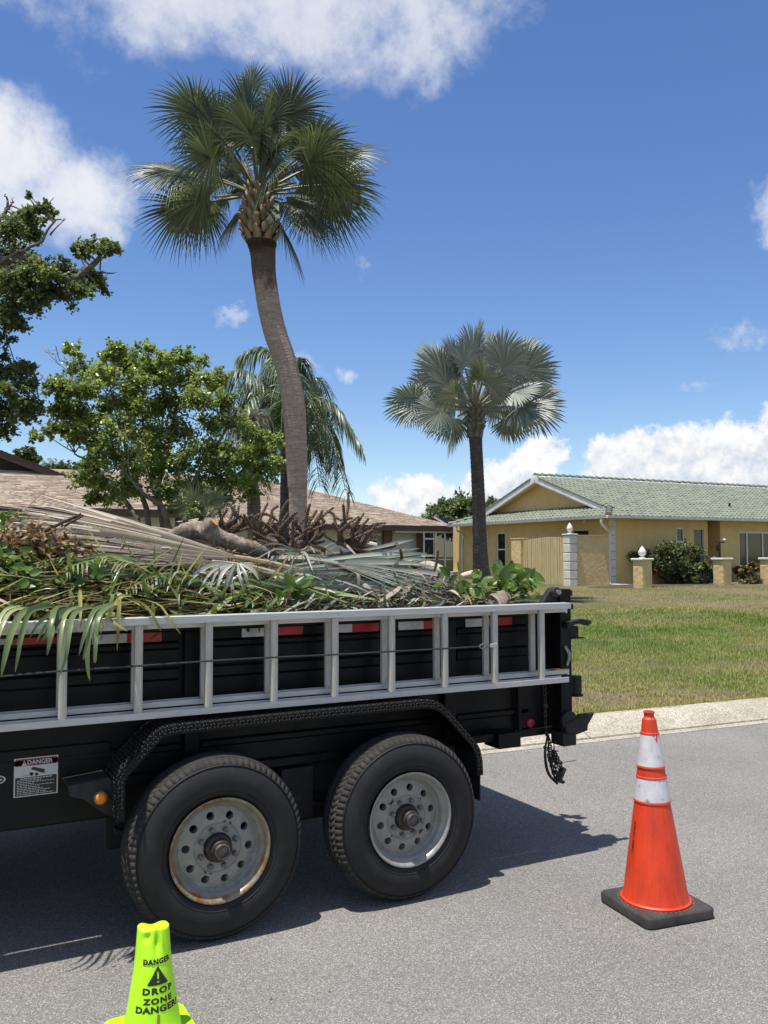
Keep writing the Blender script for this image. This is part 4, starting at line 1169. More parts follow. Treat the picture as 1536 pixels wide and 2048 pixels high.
window((W2[0], 0, W2[2]), (W2[1], 0, W2[3]), 0, nm='window', fw=.025)
window((W3[0], 0, W3[2]), (W3[1], 0, W3[3]), 0, mull=(8.0, 9.02, 9.9), nm='window', fw=.07)
window((WL[0], 0, WL[2]), (WL[1], 0, WL[3]), 1, trans=(1.93,), nm='window', fw=.06)
mb = HB(); mb.span((.04, DL[0], ZG), (.09, DL[1], DL[3])); dr_ = mb.build('door', m_dark, yh); 
mb = HB(); mb.span((.0, DL[0], DL[3] - .07), (.12, DL[1], DL[3])); mb.build('door_frame', m_stucco, dr_)
# quoins at the front corner
for k in range(8):
    z0 = .50 + k * .326
    mb = HB(); mb.span((-.012, -.028, z0), (.30, -.001, z0 + .30)); mb.build('quoin_block', m_quoin, yh, bevel=.012)
# soffit, fascia, gutter, downspouts
XE0, XE1 = -OV, 21.0; YB = 2 * DR + OV
mb = HB(); mb.span((XE0, -OV, ZE - .045), (XE1, .2, ZE - .02)); mb.span((XE0, .2, ZE - .045), (.2, YB, ZE - .02)); mb.build('soffit', m_trim, yh)
mb = HB(); mb.prism([(-OV - .005, ZE - .10), (-OV - .10, ZE - .09), (-OV - .125, ZE + .02), (-OV - .005, ZE + .02)], 0, XE0 - .12, XE1)
mb.build('gutter', m_trim, yh)
mb = HB(); mb.prism([(XE0 - .005, ZE - .10), (XE0 - .10, ZE - .09), (XE0 - .125, ZE + .02), (XE0 - .005, ZE + .02)], 1, -OV - .005, YB)
mb.build('gutter', m_trim, yh)
mb = HB(); mb.tube(spline([(-OV - .02, -OV + .35, ZE - .10), (-OV - .02, -OV + .35, ZE - .28), (-.35, -.22, ZE - .50), (-.09, -.07, ZE - .62), (-.07, -.06, ZE - .9), (-.07, -.06, 1.2), (-.07, -.06, .62), (-.05, -.12, .52)], 26), .052, 8); mb.build('downspout', m_trim, yh)
mb = HB(); mb.tube(spline([(-OV - .03, 9.9, ZE - .10), (-OV, 9.9, ZE - .28), (-.09, 10.2, ZE - .5), (-.06, 10.3, 2.2), (-.06, 10.3, .5)], 18), .045, 8); mb.build('downspout', m_trim, yh)
# rake light on the soffit corner
mb = HB(); mb.lathe([(0, -.08), (.05, -.06), (.06, 0), (.03, .05), (0, .06)], (-.30, 1.1, ZE - .14), n=10); mb.build('soffit_lamp', m_trim, yh)

# roof: S-tiles laid course by course; ridge and hip caps are single pieces
def inside(poly, a, u):
    n = len(poly); ok = np.ones(np.broadcast(a, u).shape, bool)
    for i in range(n):
        (x0, y0), (x1, y1) = poly[i], poly[(i + 1) % n]
        ok &= (x1 - x0) * (u - y0) - (y1 - y0) * (a - x0) >= -1e-6
    return ok
def s_tiles(org, A, U, poly, pw, pl, nm, parent, seed):
    """org + a*A + u*U spans the slope; poly is convex, counter-clockwise"""
    A = np.array(A, float); U = np.array(U, float); Nn = np.cross(A, U); org = np.array(org, float)
    P = np.array(poly); a0, a1, u0, u1 = P[:, 0].min(), P[:, 0].max(), P[:, 1].min(), P[:, 1].max()
    ca = np.arange(a0, a1, pw) + pw / 2; cu = np.arange(u0, u1, pl) + pl / 2
    G, Q = np.meshgrid(ca, cu); ok = inside(poly, G, Q); G, Q = G[ok], Q[ok]
    g = np.random.default_rng(seed); n = len(G)
    s = np.linspace(-.5, .5, 7)
    hp = np.array([.012, .042, .056, .045, .016, .004, .012]) - .004
    lo = Q - pl / 2; hi = Q + pl / 2 + .07
    jit = g.normal(0, .004, n)
    a = G[:, None] + s[None] * pw * 1.02
    def row(u, lift): return org + a[..., None] * A + u[:, None, None] * U + (hp[None, :, None] + lift + jit[:, None, None]) * Nn
    r0, r1, r2 = row(lo, .026), row(hi, .0), row(lo, .026)
    r2 = r2 - Nn * .022
    V_ = np.stack([r2, r0, r1], 1).reshape(-1, 3)
    i = np.arange(n)[:, None] * 21
    f = []
    for k in range(6):
        f.append(i + np.array([[k, k + 1, 8 + k, 7 + k]])); f.append(i + np.array([[7 + k, 8 + k, 15 + k, 14 + k]]))
    mb = MB(); mb.v.append(V_); mb.nv = len(V_)
    rr = g.uniform(0, 1, n)
    for q in f: mb.f.append((q, 0, rr))
    o = mb.build(nm, m_tile, parent, smooth=60)
    return tag(o, kind='stuff')
cs = math.sqrt(1 + SL * SL)
def slopevec(d): return nrm(np.array(d) + UPV * SL)
UF = slopevec(hey); UB = slopevec(-hey); ULs = slopevec(hex_)
run = DR + OV
XG = .78                                      # gable face, in from the left wall corner
gx = XG - XE0                                 # run of the left hip slope
def deck(pts, nm='roof_deck'):
    mb = HB(); mb.add(pts, [tuple(range(len(pts)))]); return mb.build(nm, m_dark, yh, smooth=0)
zg_ = ZE + SL * gx
yA, yB_ = -OV + gx, YB - gx                   # where the hips meet the gable face
deck([(XE0, -OV, ZE), (XE1, -OV, ZE), (XE1, DR, ZR), (XG - .45, DR, ZR), (XG - .45, yA + .2, ZE + SL * (gx + .2)), (XG, yA, zg_)])
deck([(XE1, YB, ZE), (XE0, YB, ZE), (XG, yB_, zg_), (XG - .45, yB_ - .2, ZE + SL * (gx + .2)), (XG - .45, DR, ZR), (XE1, DR, ZR)])
deck([(XE0, YB, ZE), (XE0, -OV, ZE), (XG, yA, zg_), (XG, yB_, zg_)])
rl_ = run * cs; gl = gx * cs; W_ = XE1 - XE0
s_tiles(H(XE0, -OV - .04, ZE - .015), hex_, UF, [(gx - .45, 0), (W_, 0), (W_, rl_), (gx - .45, rl_)], .245, .325, 'roof_tiles', yh, 3)
s_tiles(H(XE0, -OV - .04, ZE - .015), hex_, UF, [(0, 0), (gx - .45, 0), (gx - .45, gl * .72)], .245, .325, 'roof_tiles', yh, 7)
s_tiles(H(XE0 - .04, YB, ZE - .015), -hey, ULs, [(0, 0), (YB + OV, 0), (YB + OV - gx, gl), (gx, gl)], .245, .325, 'roof_tiles', yh, 4)
s_tiles(H(XE0, YB + .04, ZE - .015) + hex_ * W_, -hex_, UB, [(0, 0), (W_ - gx + .45, 0), (W_ - gx + .45, rl_), (0, rl_)], .245, .325, 'roof_tiles', yh, 5)
capm = MB()
n = 9
q0 = np.array([(-.21, .115 * math.cos(a) - .02, .0) for a in [0]])
th = np.linspace(-1.45, 1.45, n)
rings = [np.stack([np.full(n, x), r_ * np.sin(th), r_ * .8 * np.cos(th)], 1) for x, r_ in ((-.22, .0), (-.22, .135), (.22, .105))]
capm.grid(np.array(rings)); capme = capm.mesh('ridge_tile', m_cap, smooth=60)
def caps(p, q, step=.40, sag=.02, nm='ridge_tile'):
    p = np.array(p, float); q = np.array(q, float); L = np.linalg.norm(q - p); d = (q - p) / L
    y = nrm(np.cross(UPV, d)); z = np.cross(d, y)
    for i in range(int(L / step)):
        c_ = p + d * (i + .5) * step + z * rnd.uniform(-.006, .006)
        a = .05; dd = nrm(d + z * -a); zz = np.cross(dd, y)
        put(nm, capme, yh, Vector(c_ + z * sag) - yh.location, np.stack([dd, y, zz], 1))
caps(H(XG - .45, DR, ZR + .035), H(XE1, DR, ZR + .035))
caps(H(XE0 + .02, -OV + .02, ZE + .03), H(XG - .05, yA - .05, zg_ + .01), nm='hip_tile')
caps(H(XE0 + .02, YB - .02, ZE + .03), H(XG - .05, yB_ + .05, zg_ + .01), nm='hip_tile')
# gable face, its white rakes and the edge tiles above them
mb = HB(); mb.add([(XG, yA, zg_ - .05), (XG, yB_, zg_ - .05), (XG, DR, ZR - .1)], [(0, 2, 1)]); mb.build('gable_face', m_stucco, yh, smooth=0)
for s_, y0 in ((1, yA - .15), (-1, yB_ + .15)):
    a = H(XG - .47, y0, ZE + SL * (gx - .15) - .005); b = H(XG - .47, DR + s_ * .0, ZR - .02)
    mb = MB(); mb.bar(a - UPV * .10, b - UPV * .10, .05, .22, up=UPV); mb.bar(a - UPV * .235, b - UPV * .235, .03, .05, up=UPV); mb.build('rake_board', m_trim, yh)
    mb = MB(); mb.bar(a + hex_ * .22 - UPV * .16, b + hex_ * .22 - UPV * .16, .42, .02, up=UPV); mb.build('rake_soffit', m_stucco, yh)
    L = np.linalg.norm(b - a); d = (b - a) / L
    for i in range(int(L / .36)):
        c_ = a + d * (i + .5) * .36
        mb = MB(); mb.bar(c_ - d * .19 + UPV * .045, c_ + d * .19 + UPV * .03, .12, .09, up=UPV); mb.build('rake_tile', m_cap, yh, bevel=.02)
mb = HB(); mb.tube([(8.1, 1.0, ZE + SL * 1.62), (8.1, 1.0, ZE + SL * 1.62 + .22)], .05, 8); mb.build('vent_pipe', m_dark, yh)

# ------------------------------------------------------------------ garden wall, gate and pillars in front of the house
gw = thing('garden_wall', 'rough yellow stucco wall joining the white corner post to the house', 'wall', tuple(H(-1.0, 0, HZ)))
n = 14; top = []
xs = np.linspace(-1.78, -.10, n)
zt = 2.385 + .12 * np.clip((xs + .55) / .45, 0, 1) ** 1.6
mb = HB(); mb.prism([(x, z) for x, z in zip(xs, zt)] + [(-.10, ZG), (-1.78, ZG)], 1, -.10, .10); mb.build('wall_panel', m_rough, gw, bevel=.01)
mb = HB(); 
P_ = [np.array([(x, y, z + dz) for y, dz in ((-.13, .0), (-.13, .045), (.13, .045), (.13, .0))]) for x, z in zip(xs, zt + .002)]
mb.grid(np.array(P_), wrap=True); mb.build('coping', m_stucco, gw, smooth=30)
gp = thing('gate_post', 'white block gate post topped with an egg shaped finial', 'post', tuple(H(-1.95, .1, HZ)))
for k in range(6):
    z0 = .42 + k * .335
    mb = HB(); mb.span((-2.17, -.16, z0), (-1.79, .22, z0 + .305)); mb.build('post_block', m_quoin, gp, bevel=.015)
mb = HB(); mb.span((-2.13, -.12, .3), (-1.83, .18, 2.42)); mb.build('post_core', m_stucco, gp)
mb = HB(); mb.span((-2.20, -.19, 2.421), (-1.76, .25, 2.47)); mb.build('post_cap', m_quoin, gp, bevel=.012)
FIN = [(.0, 0), (.10, 0), (.10, .025), (.055, .045), (.045, .075), (.085, .095), (.118, .15), (.125, .20), (.112, .26), (.075, .33), (.035, .39), (.012, .42), (0, .425)]
mb = HB(); mb.lathe([(r_ * .95, z * 1.0) for r_, z in FIN], (-1.98, .03, 2.471), n=20); mb.build('finial', m_trim, gp, smooth=50)
gt = thing('board_gate', 'yellow painted board gate between the rough pier and the white post', 'gate', tuple(H(-1.95, 1.8, HZ)))
y = .24
i = 0
while y < 2.86:
    w_ = .132 + rnd.uniform(-.006, .006)
    z1 = 2.30 + .07 * math.sin(y * 1.3) + rnd.uniform(-.006, .006)
    mb = HB(); mb.span((-1.985 + rnd.uniform(-.006, .006), y, .50), (-1.955, y + w_ - .012, z1)); mb.build('board', m_boards, gt, bevel=.004)
    y += w_; i += 1
mb = HB(); mb.span((-1.953, .22, .75), (-1.90, 2.88, .86)); mb.span((-1.953, .22, 1.95), (-1.90, 2.88, 2.06)); mb.build('rail', m_boards, gt)
mb = HB(); mb.span((-1.998, .235, .9), (-1.986, .30, 1.0)); mb.span((-1.998, .235, 1.9), (-1.986, .30, 2.0)); mb.build('hinge', m_rustblack, gt)
gs = thing('gate_pier', 'rough yellow stucco pier at the far left end of the gate', 'pier', tuple(H(-1.95, 3.2, HZ)))
mb = HB(); mb.span((-2.13, 2.9, ZG), (-1.75, 3.55, 2.325)); mb.build('pier_body', m_rough, gs, bevel=.02)
mb = HB(); mb.span((-2.15, 2.88, 2.326), (-1.73, 3.57, 2.36)); mb.build('pier_cap', m_stucco, gs, bevel=.01)

def pillar(x, y, lab, fin):
    p = thing('garden_pillar', lab, 'pillar', (x, y, .45), 'stucco pillars in front of the house')
    s_ = .235
    MB().span((x - s_, y - s_, .25), (x + s_, y + s_, 1.455)).build('pillar_body', m_rough, p, bevel=.015)
    MB().span((x - s_ - .055, y - s_ - .055, 1.456), (x + s_ + .055, y + s_ + .055, 1.535)).build('pillar_cap', m_quoin, p, bevel=.018)
    if fin: MB().lathe([(r_ * 1.12, z * 1.02) for r_, z in FIN], (x, y, 1.536), n=22).build('finial', m_trim, p, smooth=50)
    return p
pillar(22.72, 23.5, 'stucco pillar with a white egg shaped finial on its cap', True)
pillar(26.75, 23.5, 'stucco pillar with bare white cap right of the big shrub', False)
pillar(29.35, 23.5, 'stucco pillar cut by the right edge of the picture', False)
# lantern post beside the second pillar
q = (29.152, 25.715, 0.507)
lp = thing('bird_feeder', 'dark feeder on a thin post with a white knob, behind the second pillar', 'feeder', (q[0], q[1], .45))
MB().tube([(q[0], q[1], .3), (q[0], q[1], 2.18)], .04, 8).build('pole', flat('feeder_brown', (.07, .045, .03), .8), lp)
MB().span((q[0] - .22, q[1] - .03, 2.14), (q[0] + .26, q[1] + .03, 2.20)).build('arm', flat('feeder_brown', (.07, .045, .03), .8), lp)
MB().lathe([(0, -.06), (.05, -.04), (.065, 0), (.05, .04), (0, .06)], (q[0] + .22, q[1] - .05, 2.27), n=12).build('knob', m_trim, lp)
MB().lathe([(0, -.30), (.05, -.29), (.07, -.12), (.06, -.02), (.02, 0)], (q[0] - .16, q[1] - .04, 2.10), n=10).build('hanging_cup', m_rustblack, lp)
# drain pipe on the turf
pp = [H(-.05, -.15, .50), H(-.1, -.8, .49), H(.3, -1.6, .485), H(.9, -2.3, .48)]
dp = thing('drain_pipe', 'white corrugated drain pipe lying on the grass below the downspout', 'pipe', tuple(pp[1]))
mb = MB(); ln = spline(pp, 60); mb.tube(ln, .05 + .006 * (np.arange(60) % 2), 8); mb.build('pipe', pmat('grey_white_pipe', (.30, .29, .27), (.55, .54, .51), 5, .6), dp, smooth=60)

# ------------------------------------------------------------------ screened porch between the houses
sc = thing('screened_porch', 'dark screened porch with white frame between the two houses', 'porch', tuple(H(-.9, 10.5, HZ)))
m_screen, t, bs, out = newmat('dark_insect_screen')
t.put(bs.inputs['Base Color'], (.012, .013, .014)); t.put(bs.inputs['Roughness'], .7)
trn = t.n('ShaderNodeBsdfTransparent'); mx = t.n('ShaderNodeMixShader'); mx.inputs[0].default_value = .62
t.link(trn.outputs[0], mx.inputs[1]); t.link(bs.outputs[0], mx.inputs[2]); t.link(mx.outputs[0], out.inputs[0])
px = [(22.116, 38.200, 0.940)[0], (22.261, 38.200, 0.939)[0], (22.935, 38.200, 0.932)[0], (23.499, 38.200, 0.926)[0], (24.130, 38.200, 0.920)[0]]
YS = 38.2
zt = (23.215, 38.200, 2.810)[2]; zb = .45; zm = (23.205, 38.200, 1.462)[2]
mb = MB()
for x in px[1:]: mb.span((x - .035, YS - .03, zb), (x + .035, YS + .03, zt))
mb.span((px[0] - 1.5, YS - .031, zt - .001), (px[-1] + .3, YS + .031, zt + .09)); mb.span((px[1], YS - .026, zm - .03), (px[-1], YS + .026, zm + .03))
mb.span((px[1] + .04, YS - .024, zt - .34), (px[2] - .04, YS + .024, zt - .26))
mb.build('frame', m_trim, sc)
for a, b in zip(px[1:], px[2:]):
    MB().span((a + .036, YS - .004, zb), (b - .036, YS + .004, zm - .031)).build('screen', m_screen, sc)
    MB().span((a + .036, YS - .004, zm + .031), (b - .036, YS + .004, zt)).build('screen', m_screen, sc)
MB().span((px[0] - 2, YS + 3.2, .3), (px[-1] + .6, YS + 3.3, 3.1)).build('back_wall', flat('porch_wall', (.12, .10, .08), .9), sc)
MB().span((px[0] - 1.6, YS + .1, zt + .10), (px[-1] + .3, YS + 3.3, zt + .16)).build('roof', flat('porch_roof', (.05, .05, .05), .9), sc)
# louvred box beside the porch
q0, q1 = (23.321, 37.200, 0.891), (24.535, 37.200, 0.374)
lb = thing('louvred_box', 'beige louvred utility box at the foot of the yellow wall', 'utility box', ((q0[0] + q1[0]) / 2, 37.2, .45))
MB().span((q0[0], 37.22, .35), (q1[0], 37.9, q0[2] - .02)).build('cabinet', flat('beige_metal', (.40, .36, .28), .6), lb)
for k in range(7):
    z = q0[2] - .03 - k * .115
    MB().span((q0[0] - .01, 37.17, z - .075), (q1[0] + .01, 37.219, z)).build('louvre', flat('beige_louvre', (.48, .44, .35), .6), lb, bevel=.012)

# ------------------------------------------------------------------ tan house on the left
m_shing = tilemat('tan_asphalt_shingle', (.27, .195, .135), (.40, .305, .220), (.53, .43, .32))
m_fascia = pmat('dark_brown_fascia', (.045, .028, .020), (.075, .048, .035), 6, .7, bump=.2, bscale=30, stretch=(.3, 3, 3))
m_siding = pmat('dark_brown_siding', (.035, .022, .018), (.055, .035, .028), 5, .8, stretch=(4, 4, .4))
m_white = pmat('white_stucco', (.62, .62, .60), (.70, .70, .68), 3, .85, bump=.15)
m_post = pmat('brown_cedar_post', (.10, .045, .025), (.17, .085, .05), 6, .8, stretch=(4, 4, .4), bump=.2)
th_ = thing('tan_house', 'white walled house with big tan shingle roof behind the trailer', 'house', (14, 40, .45))
def shingles(org, A, U, poly, nm, parent, seed, e=.145, tw=.32):
    A = np.array(A, float); U = np.array(U, float); Nn = np.cross(A, U); org = np.array(org, float); P = np.array(poly, float)
    g = np.random.default_rng(seed); mb = MB(); Vs, Fs, Rs = [], [], []; nv = 0
    u = P[:, 1].min()
    def cut(uu):
        xs_ = []
        for i in range(len(P)):
            (x0, y0), (x1, y1) = P[i], P[(i + 1) % len(P)]
            if min(y0, y1) <= uu <= max(y0, y1) and abs(y1 - y0) > 1e-9: xs_.append(x0 + (x1 - x0) * (uu - y0) / (y1 - y0))
        return (min(xs_), max(xs_)) if xs_ else None
    while u < P[:, 1].max() - e * .3:
        u1 = min(u + e, P[:, 1].max() - 1e-4); c0, c1 = cut(u + 1e-4), cut(u1)
        if c0 and c1:
            k = max(2, int((c0[1] - c0[0]) / tw)); s = np.linspace(0, 1, k + 1)
            s[1:-1] += g.uniform(-.35, .35, k - 1) / k
            a0 = c0[0] + (c0[1] - c0[0]) * s; a1 = c1[0] + (c1[1] - c1[0]) * s
            th2 = np.repeat(g.uniform(.012, .030, k), 2)
            ia = np.repeat(np.arange(k + 1), 2)[1:-1]
            lowt = org + a0[ia, None] * A + u * U + th2[:, None] * Nn
            lowb = org + a0[ia, None] * A + u * U - .004 * Nn
            up = org + a1[ia, None] * A + u1 * U + .001 * Nn
            V_ = np.concatenate([lowb, lowt, up]); m_ = 2 * k
            j = np.arange(k)[:, None] * 2
            F_ = np.concatenate([j + np.array([[0, 1, m_ + 1, m_]]), j + np.array([[m_, m_ + 1, 2 * m_ + 1, 2 * m_]])])
            r_ = g.uniform(0, 1, k)
            Vs.append(V_); Fs.append(F_ + nv); Rs.append(np.concatenate([r_, r_])); nv += len(V_)
        u = u1
    mb.v = [np.concatenate(Vs)]; mb.nv = nv; mb.f = [(np.concatenate(Fs), 0, np.concatenate(Rs))]
    return tag(mb.build(nm, m_shing, parent, smooth=0), kind='stuff')
EX, EY = np.array((1.0, 0, 0)), np.array((0, 1.0, 0))
TZ = 3.16; TS = .36
ts_ = math.sqrt(1 + TS * TS)
# main body: eave along x at y 38, ridge at y 46, hip end on the right
xL, xR, yF, yR_ = -24.0, 24.1, 38.05, 46.0; rn = yR_ - yF; tzr = TZ + TS * rn
shingles((xL, yF, TZ), EX, nrm(EY + UPV * TS), [(0, 0), (xR - xL, 0), (xR - xL - rn, rn * ts_), (0, rn * ts_)], 'shingles', th_, 1)
shingles((xR, yF, TZ), EY, nrm(-EX + UPV * TS), [(0, 0), (2 * rn, 0), (rn, rn * ts_)], 'shingles', th_, 2)
shingles((xR, yR_ + rn, TZ), -EX, nrm(-EY + UPV * TS), [(0, 0), (xR - xL, 0), (xR - xL, rn * ts_), (rn, rn * ts_)], 'shingles', th_, 3, e=.3, tw=1.0)
# front wing: eave at y 28.5, ridge along y, Dutch gable
wx0, wx1, wc, wy, gy = -10.6, 8.0, -1.3, 28.5, 32.6
wn = (wx1 - wx0) / 2; wzr = TZ + TS * wn; gd = gy - wy
shingles((wx0, wy, TZ), EX, nrm(EY + UPV * TS), [(0, 0), (wx1 - wx0, 0), (wx1 - wx0 - gd, gd * ts_), (gd, gd * ts_)], 'shingles', th_, 4)
yend = yF + (wzr - TZ) / TS + .2
shingles((wx1, wy, TZ), EY, nrm(-EX + UPV * TS), [(0, 0), (yF + .4 - wy, 0), (yend - wy, wn * ts_), (gd - .5, wn * ts_), (gd - .5, gd * ts_ * .9)], 'shingles', th_, 5)
shingles((wx0, yF + 3, TZ), -EY, nrm(EX + UPV * TS), [(0, 0), (yF + 3 - wy, 0), (yF + 3 - gy + .2, gd * ts_), (yF + 3 - gy + .5, wn * ts_), (0, wn * ts_)], 'shingles', th_, 6, e=.3, tw=1.0)
zgb = TZ + TS * gd
MB().add([(wx0 + gd, gy, zgb - .05), (wx1 - gd, gy, zgb - .05), (wc, gy, wzr - .1)], [(0, 1, 2)]).build('gable_siding', m_siding, th_, smooth=0)
for s_ in (-1, 1):
    a = np.array((wc + s_ * (wn - gd + .35), gy - .47, zgb - .14)); b = np.array((wc, gy - .47, wzr - .0))
    mb = MB(); mb.bar(a - UPV * .11, b - UPV * .11, .04, .24, up=UPV); mb.build('rake_board', m_fascia, th_)
    mb = MB(); mb.bar(a + EY * .24 - UPV * .15, b + EY * .24 - UPV * .15, .46, .02, up=UPV); mb.build('rake_soffit', m_fascia, th_)
mb = MB(); mb.span((wx0, wy - .02, TZ - .24), (wx1, wy + .02, TZ - .005)); mb.span((wx1 - .02, wy + .021, TZ - .24), (wx1 + .02, yF, TZ - .005)); mb.build('fascia', m_fascia, th_)
mb = MB(); mb.span((wx1 + .02, yF - .02, TZ - .26), (xR, yF + .02, TZ - .005)); mb.span((xR - .02, yF + .021, TZ - .26), (xR + .02, yR_ + rn, TZ - .005)); mb.build('fascia', m_fascia, th_)
mb = MB(); mb.span((wx1 - .6, yF + .021, TZ - .20), (xR - .021, yF + 1.5, TZ - .17)); mb.span((wx0, wy + .021, TZ - .2), (wx1 - .021, wy + .9, TZ - .17)); mb.build('soffit', m_fascia, th_)
xw = (22.585, 39.000, 1.951)[0]
MB().span((wx1 - .5, 39.1, .3), (xw, 39.3, TZ - .17)).build('wall', m_white, th_)
MB().span((xw - .18, 39.301, .3), (xw, 53.0, TZ - .17)).build('wall', m_white, th_)
MB().span((wx0 + .6, wy + .75, .3), (wx1 - .6, wy + .9, TZ - .17)).build('wall', m_white, th_)
MB().span((wx1 - .75, wy + .901, .3), (wx1 - .6, 39.0, TZ - .17)).build('wall', m_white, th_)
for xa, xb in (((20.146, 38.600, 1.946)[0], (20.624, 38.600, 1.947)[0]), ((22.178, 38.600, 1.948)[0] - .05, (22.324, 38.600, 1.948)[0])):
    MB().span((xa, 38.5, .3), (xb, 38.7, TZ - .201)).build('porch_post', m_post, th_)
mb = MB()
x0, x1 = (18.547, 39.050, 2.442)[0], (20.100, 39.050, 2.451)[0]
wn_ = MB().span((x0, 39.04, 1.2), (x1, 39.098, 2.5)).build('window', m_trim, th_)
MB().span((x0 + .08, 39.03, 1.28), (x1 - .08, 39.0395, 2.42)).build('pane', m_glass, wn_)
# pool cage ridge and dark roof far behind
pc = thing('pool_cage', 'dark screened pool cage with a white edge beam behind the houses', 'pool cage', (30.604, 51.668, 3.766))
a, b, c_, d_ = [np.array(q) for q in ((29.441, 52.249, 4.249), (31.807, 51.007, 4.309), (31.978, 50.972, 3.351), (29.459, 52.290, 3.360))]
mb = MB(); v = np.array([a, b, c_, d_]); back = np.array((2, 6, 0)); mb.add(np.concatenate([v, v + back]), [(0, 1, 2, 3), (7, 6, 5, 4), (0, 4, 5, 1), (1, 5, 6, 2), (2, 6, 7, 3), (3, 7, 4, 0)]); mb.build('cage_screen', flat('cage_screen', (.03, .033, .04), .8), pc)
MB().bar((30.630, 51.172, 4.295), (31.394, 50.801, 3.782), .1, .12).build('edge_beam', m_trim, pc)

# ------------------------------------------------------------------ leaf builders
def ortho(d, n):
    d = nrm(np.array(d, float)); n = np.array(n, float); n = nrm(n - d * (n @ d)); return d, n, np.cross(d, n)
def fan(mb, hub, d, n, L, spread, nseg, split=.45, droop=.3, costa=.3, K=7, wmul=1.0, fold=.35, cup=0.0, jit=.06, seed=0, r0=.5, rv=.25, lenf=.35, tipw=1.0):
    """costapalmate fan leaf: pleated strips fanning from a short midrib, joined inside, free and drooping outside"""
    g = np.random.default_rng(seed); d, n, s = ortho(d, n); hub = np.array(hub, float)
    ph = np.linspace(-spread, spread, nseg) + g.normal(0, jit * spread * 2 / nseg, nseg)
    ts = np.linspace(0, 1, K)
    dphi = 2 * spread / max(nseg - 1, 1)
    for i, p in enumerate(ph):
        c_ = math.cos(p); Li = L * (1 - lenf * (abs(p) / max(spread, 1e-6)) ** 1.5) * g.uniform(.92, 1.06)
        e = nrm(c_ * d + math.sin(p) * s); lat = nrm(np.cross(n, e))
        o = hub + d * costa * L * (.5 + .5 * math.cos(p * math.pi / 2 / max(spread, .6))) * .9
        Lr = Li - costa * L * .3
        hw = np.where(ts < split, dphi / 2 * Lr * ts * wmul + .002, 0)
        hws = dphi / 2 * Lr * split * wmul + .002
        hw = np.where(ts >= split, hws * (1 - ((ts - split) / (1 - split)) ** (1.25 * tipw)), hw); hw[-1] = .0006
        dr = droop * g.uniform(.6, 1.4) * Li * np.clip(ts - .25, 0, 1) ** 2 * 1.6
        tw = g.normal(0, .12)
        cen = o + e * (Lr * ts)[:, None] + n * (cup * Li * ts ** 2 * (p / max(spread, .1)) ** 2)[:, None] - UPV * dr[:, None] + lat * (tw * .25 * Li * ts ** 2.5)[:, None]
        P = np.stack([cen - lat * hw[:, None] + n * (fold * hw)[:, None], cen, cen + lat * hw[:, None] + n * (fold * hw)[:, None]], 1)
        mb.grid(P, r=float(np.clip(r0 + g.normal(0, rv), 0, 1)))
def pinnate(mb, pts, Lf, npair, droop=.8, w_=.018, seed=0, hang=.6, r0=.5, rv=.2, K=4, up=.2, t0=.12, fwd=.5):
    """feather leaf: leaflets along an arching rachis"""
    g = np.random.default_rng(seed); C_ = spline(pts, 60); T = nrm(np.gradient(C_, axis=0))
    for t in np.linspace(t0, .985, npair):
        i = min(int(t * 59), 58); p = C_[i]; tt = T[i]
        sd = nrm(np.cross(tt, UPV)) if abs(tt[2]) < .97 else np.array((1.0, 0, 0))
        Li = Lf * (.45 + .55 * math.sin(math.pi * min(1, t * .85 + .12))) * g.uniform(.85, 1.1)
        for s_ in (-1, 1):
            e = nrm(sd * s_ * g.uniform(.7, 1.1) + tt * fwd + UPV * g.normal(up, .25))
            ts = np.linspace(0, 1, K)
            lat = nrm(np.cross(e, UPV + 1e-3))
            dr = hang * droop * Li * ts ** 1.7 * g.uniform(.7, 1.3)
            rad_ = Li * ts * (1 - .25 * hang * ts)
            cen = p + e * rad_[:, None] - UPV * dr[:, None]
            hw = w_ * np.array([.5, 1, .8, .05]) if K == 4 else w_ * np.sin(np.pi * np.clip(ts, .06, .99)) ** .6
            vv = nrm(lat + UPV * g.normal(0, .5))
            mb.grid(np.stack([cen - vv * hw[:, None], cen + vv * hw[:, None]], 1), r=float(np.clip(r0 + g.normal(0, rv), 0, 1)))
def leaves(mb, C_, D, N_, L, Wd, r, fold=.25):
    """many folded two-triangle leaves"""
    C_ = np.asarray(C_); D = nrm(D); N_ = nrm(N_ - D * (N_ * D).sum(1, keepdims=True)); S_ = np.cross(D, N_); n = len(C_)
    L = np.broadcast_to(L, (n,))[:, None]; Wd = np.broadcast_to(Wd, (n,))[:, None]
    mid = C_ + D * L * .45
    V_ = np.stack([C_, mid + S_ * Wd + N_ * Wd * fold, C_ + D * L - N_ * L * .08, mid - S_ * Wd + N_ * Wd * fold], 1).reshape(-1, 3)
    i = np.arange(n)[:, None] * 4
    b = mb.nv; mb.v.append(V_); mb.nv += len(V_)
    mb.f.append((i + b + np.array([[0, 1, 2]]), 0, r)); mb.f.append((i + b + np.array([[0, 2, 3]]), 0, r))
def ringed(pts, rad, mb, n=20, amp=.012, pitch=.06, seed=0, m=0):
    """palm trunk: leaf-scar rings as real relief"""
    g = np.random.default_rng(seed); pts = np.array(pts); L = np.linalg.norm(np.diff(pts, axis=0), axis=1).sum()
    k = int(L / pitch) * 3
    q = spline(np.column_stack([pts, rad]), k); r_ = q[:, 3].copy()
    ph = np.arange(k) % 3
    r_ *= 1 + amp * np.array([1.0, .25, -1.0])[ph] * g.uniform(.5, 1.4, k) + g.normal(0, amp * .35, k)
    mb.tube(q[:, :3], r_, n, m=m)

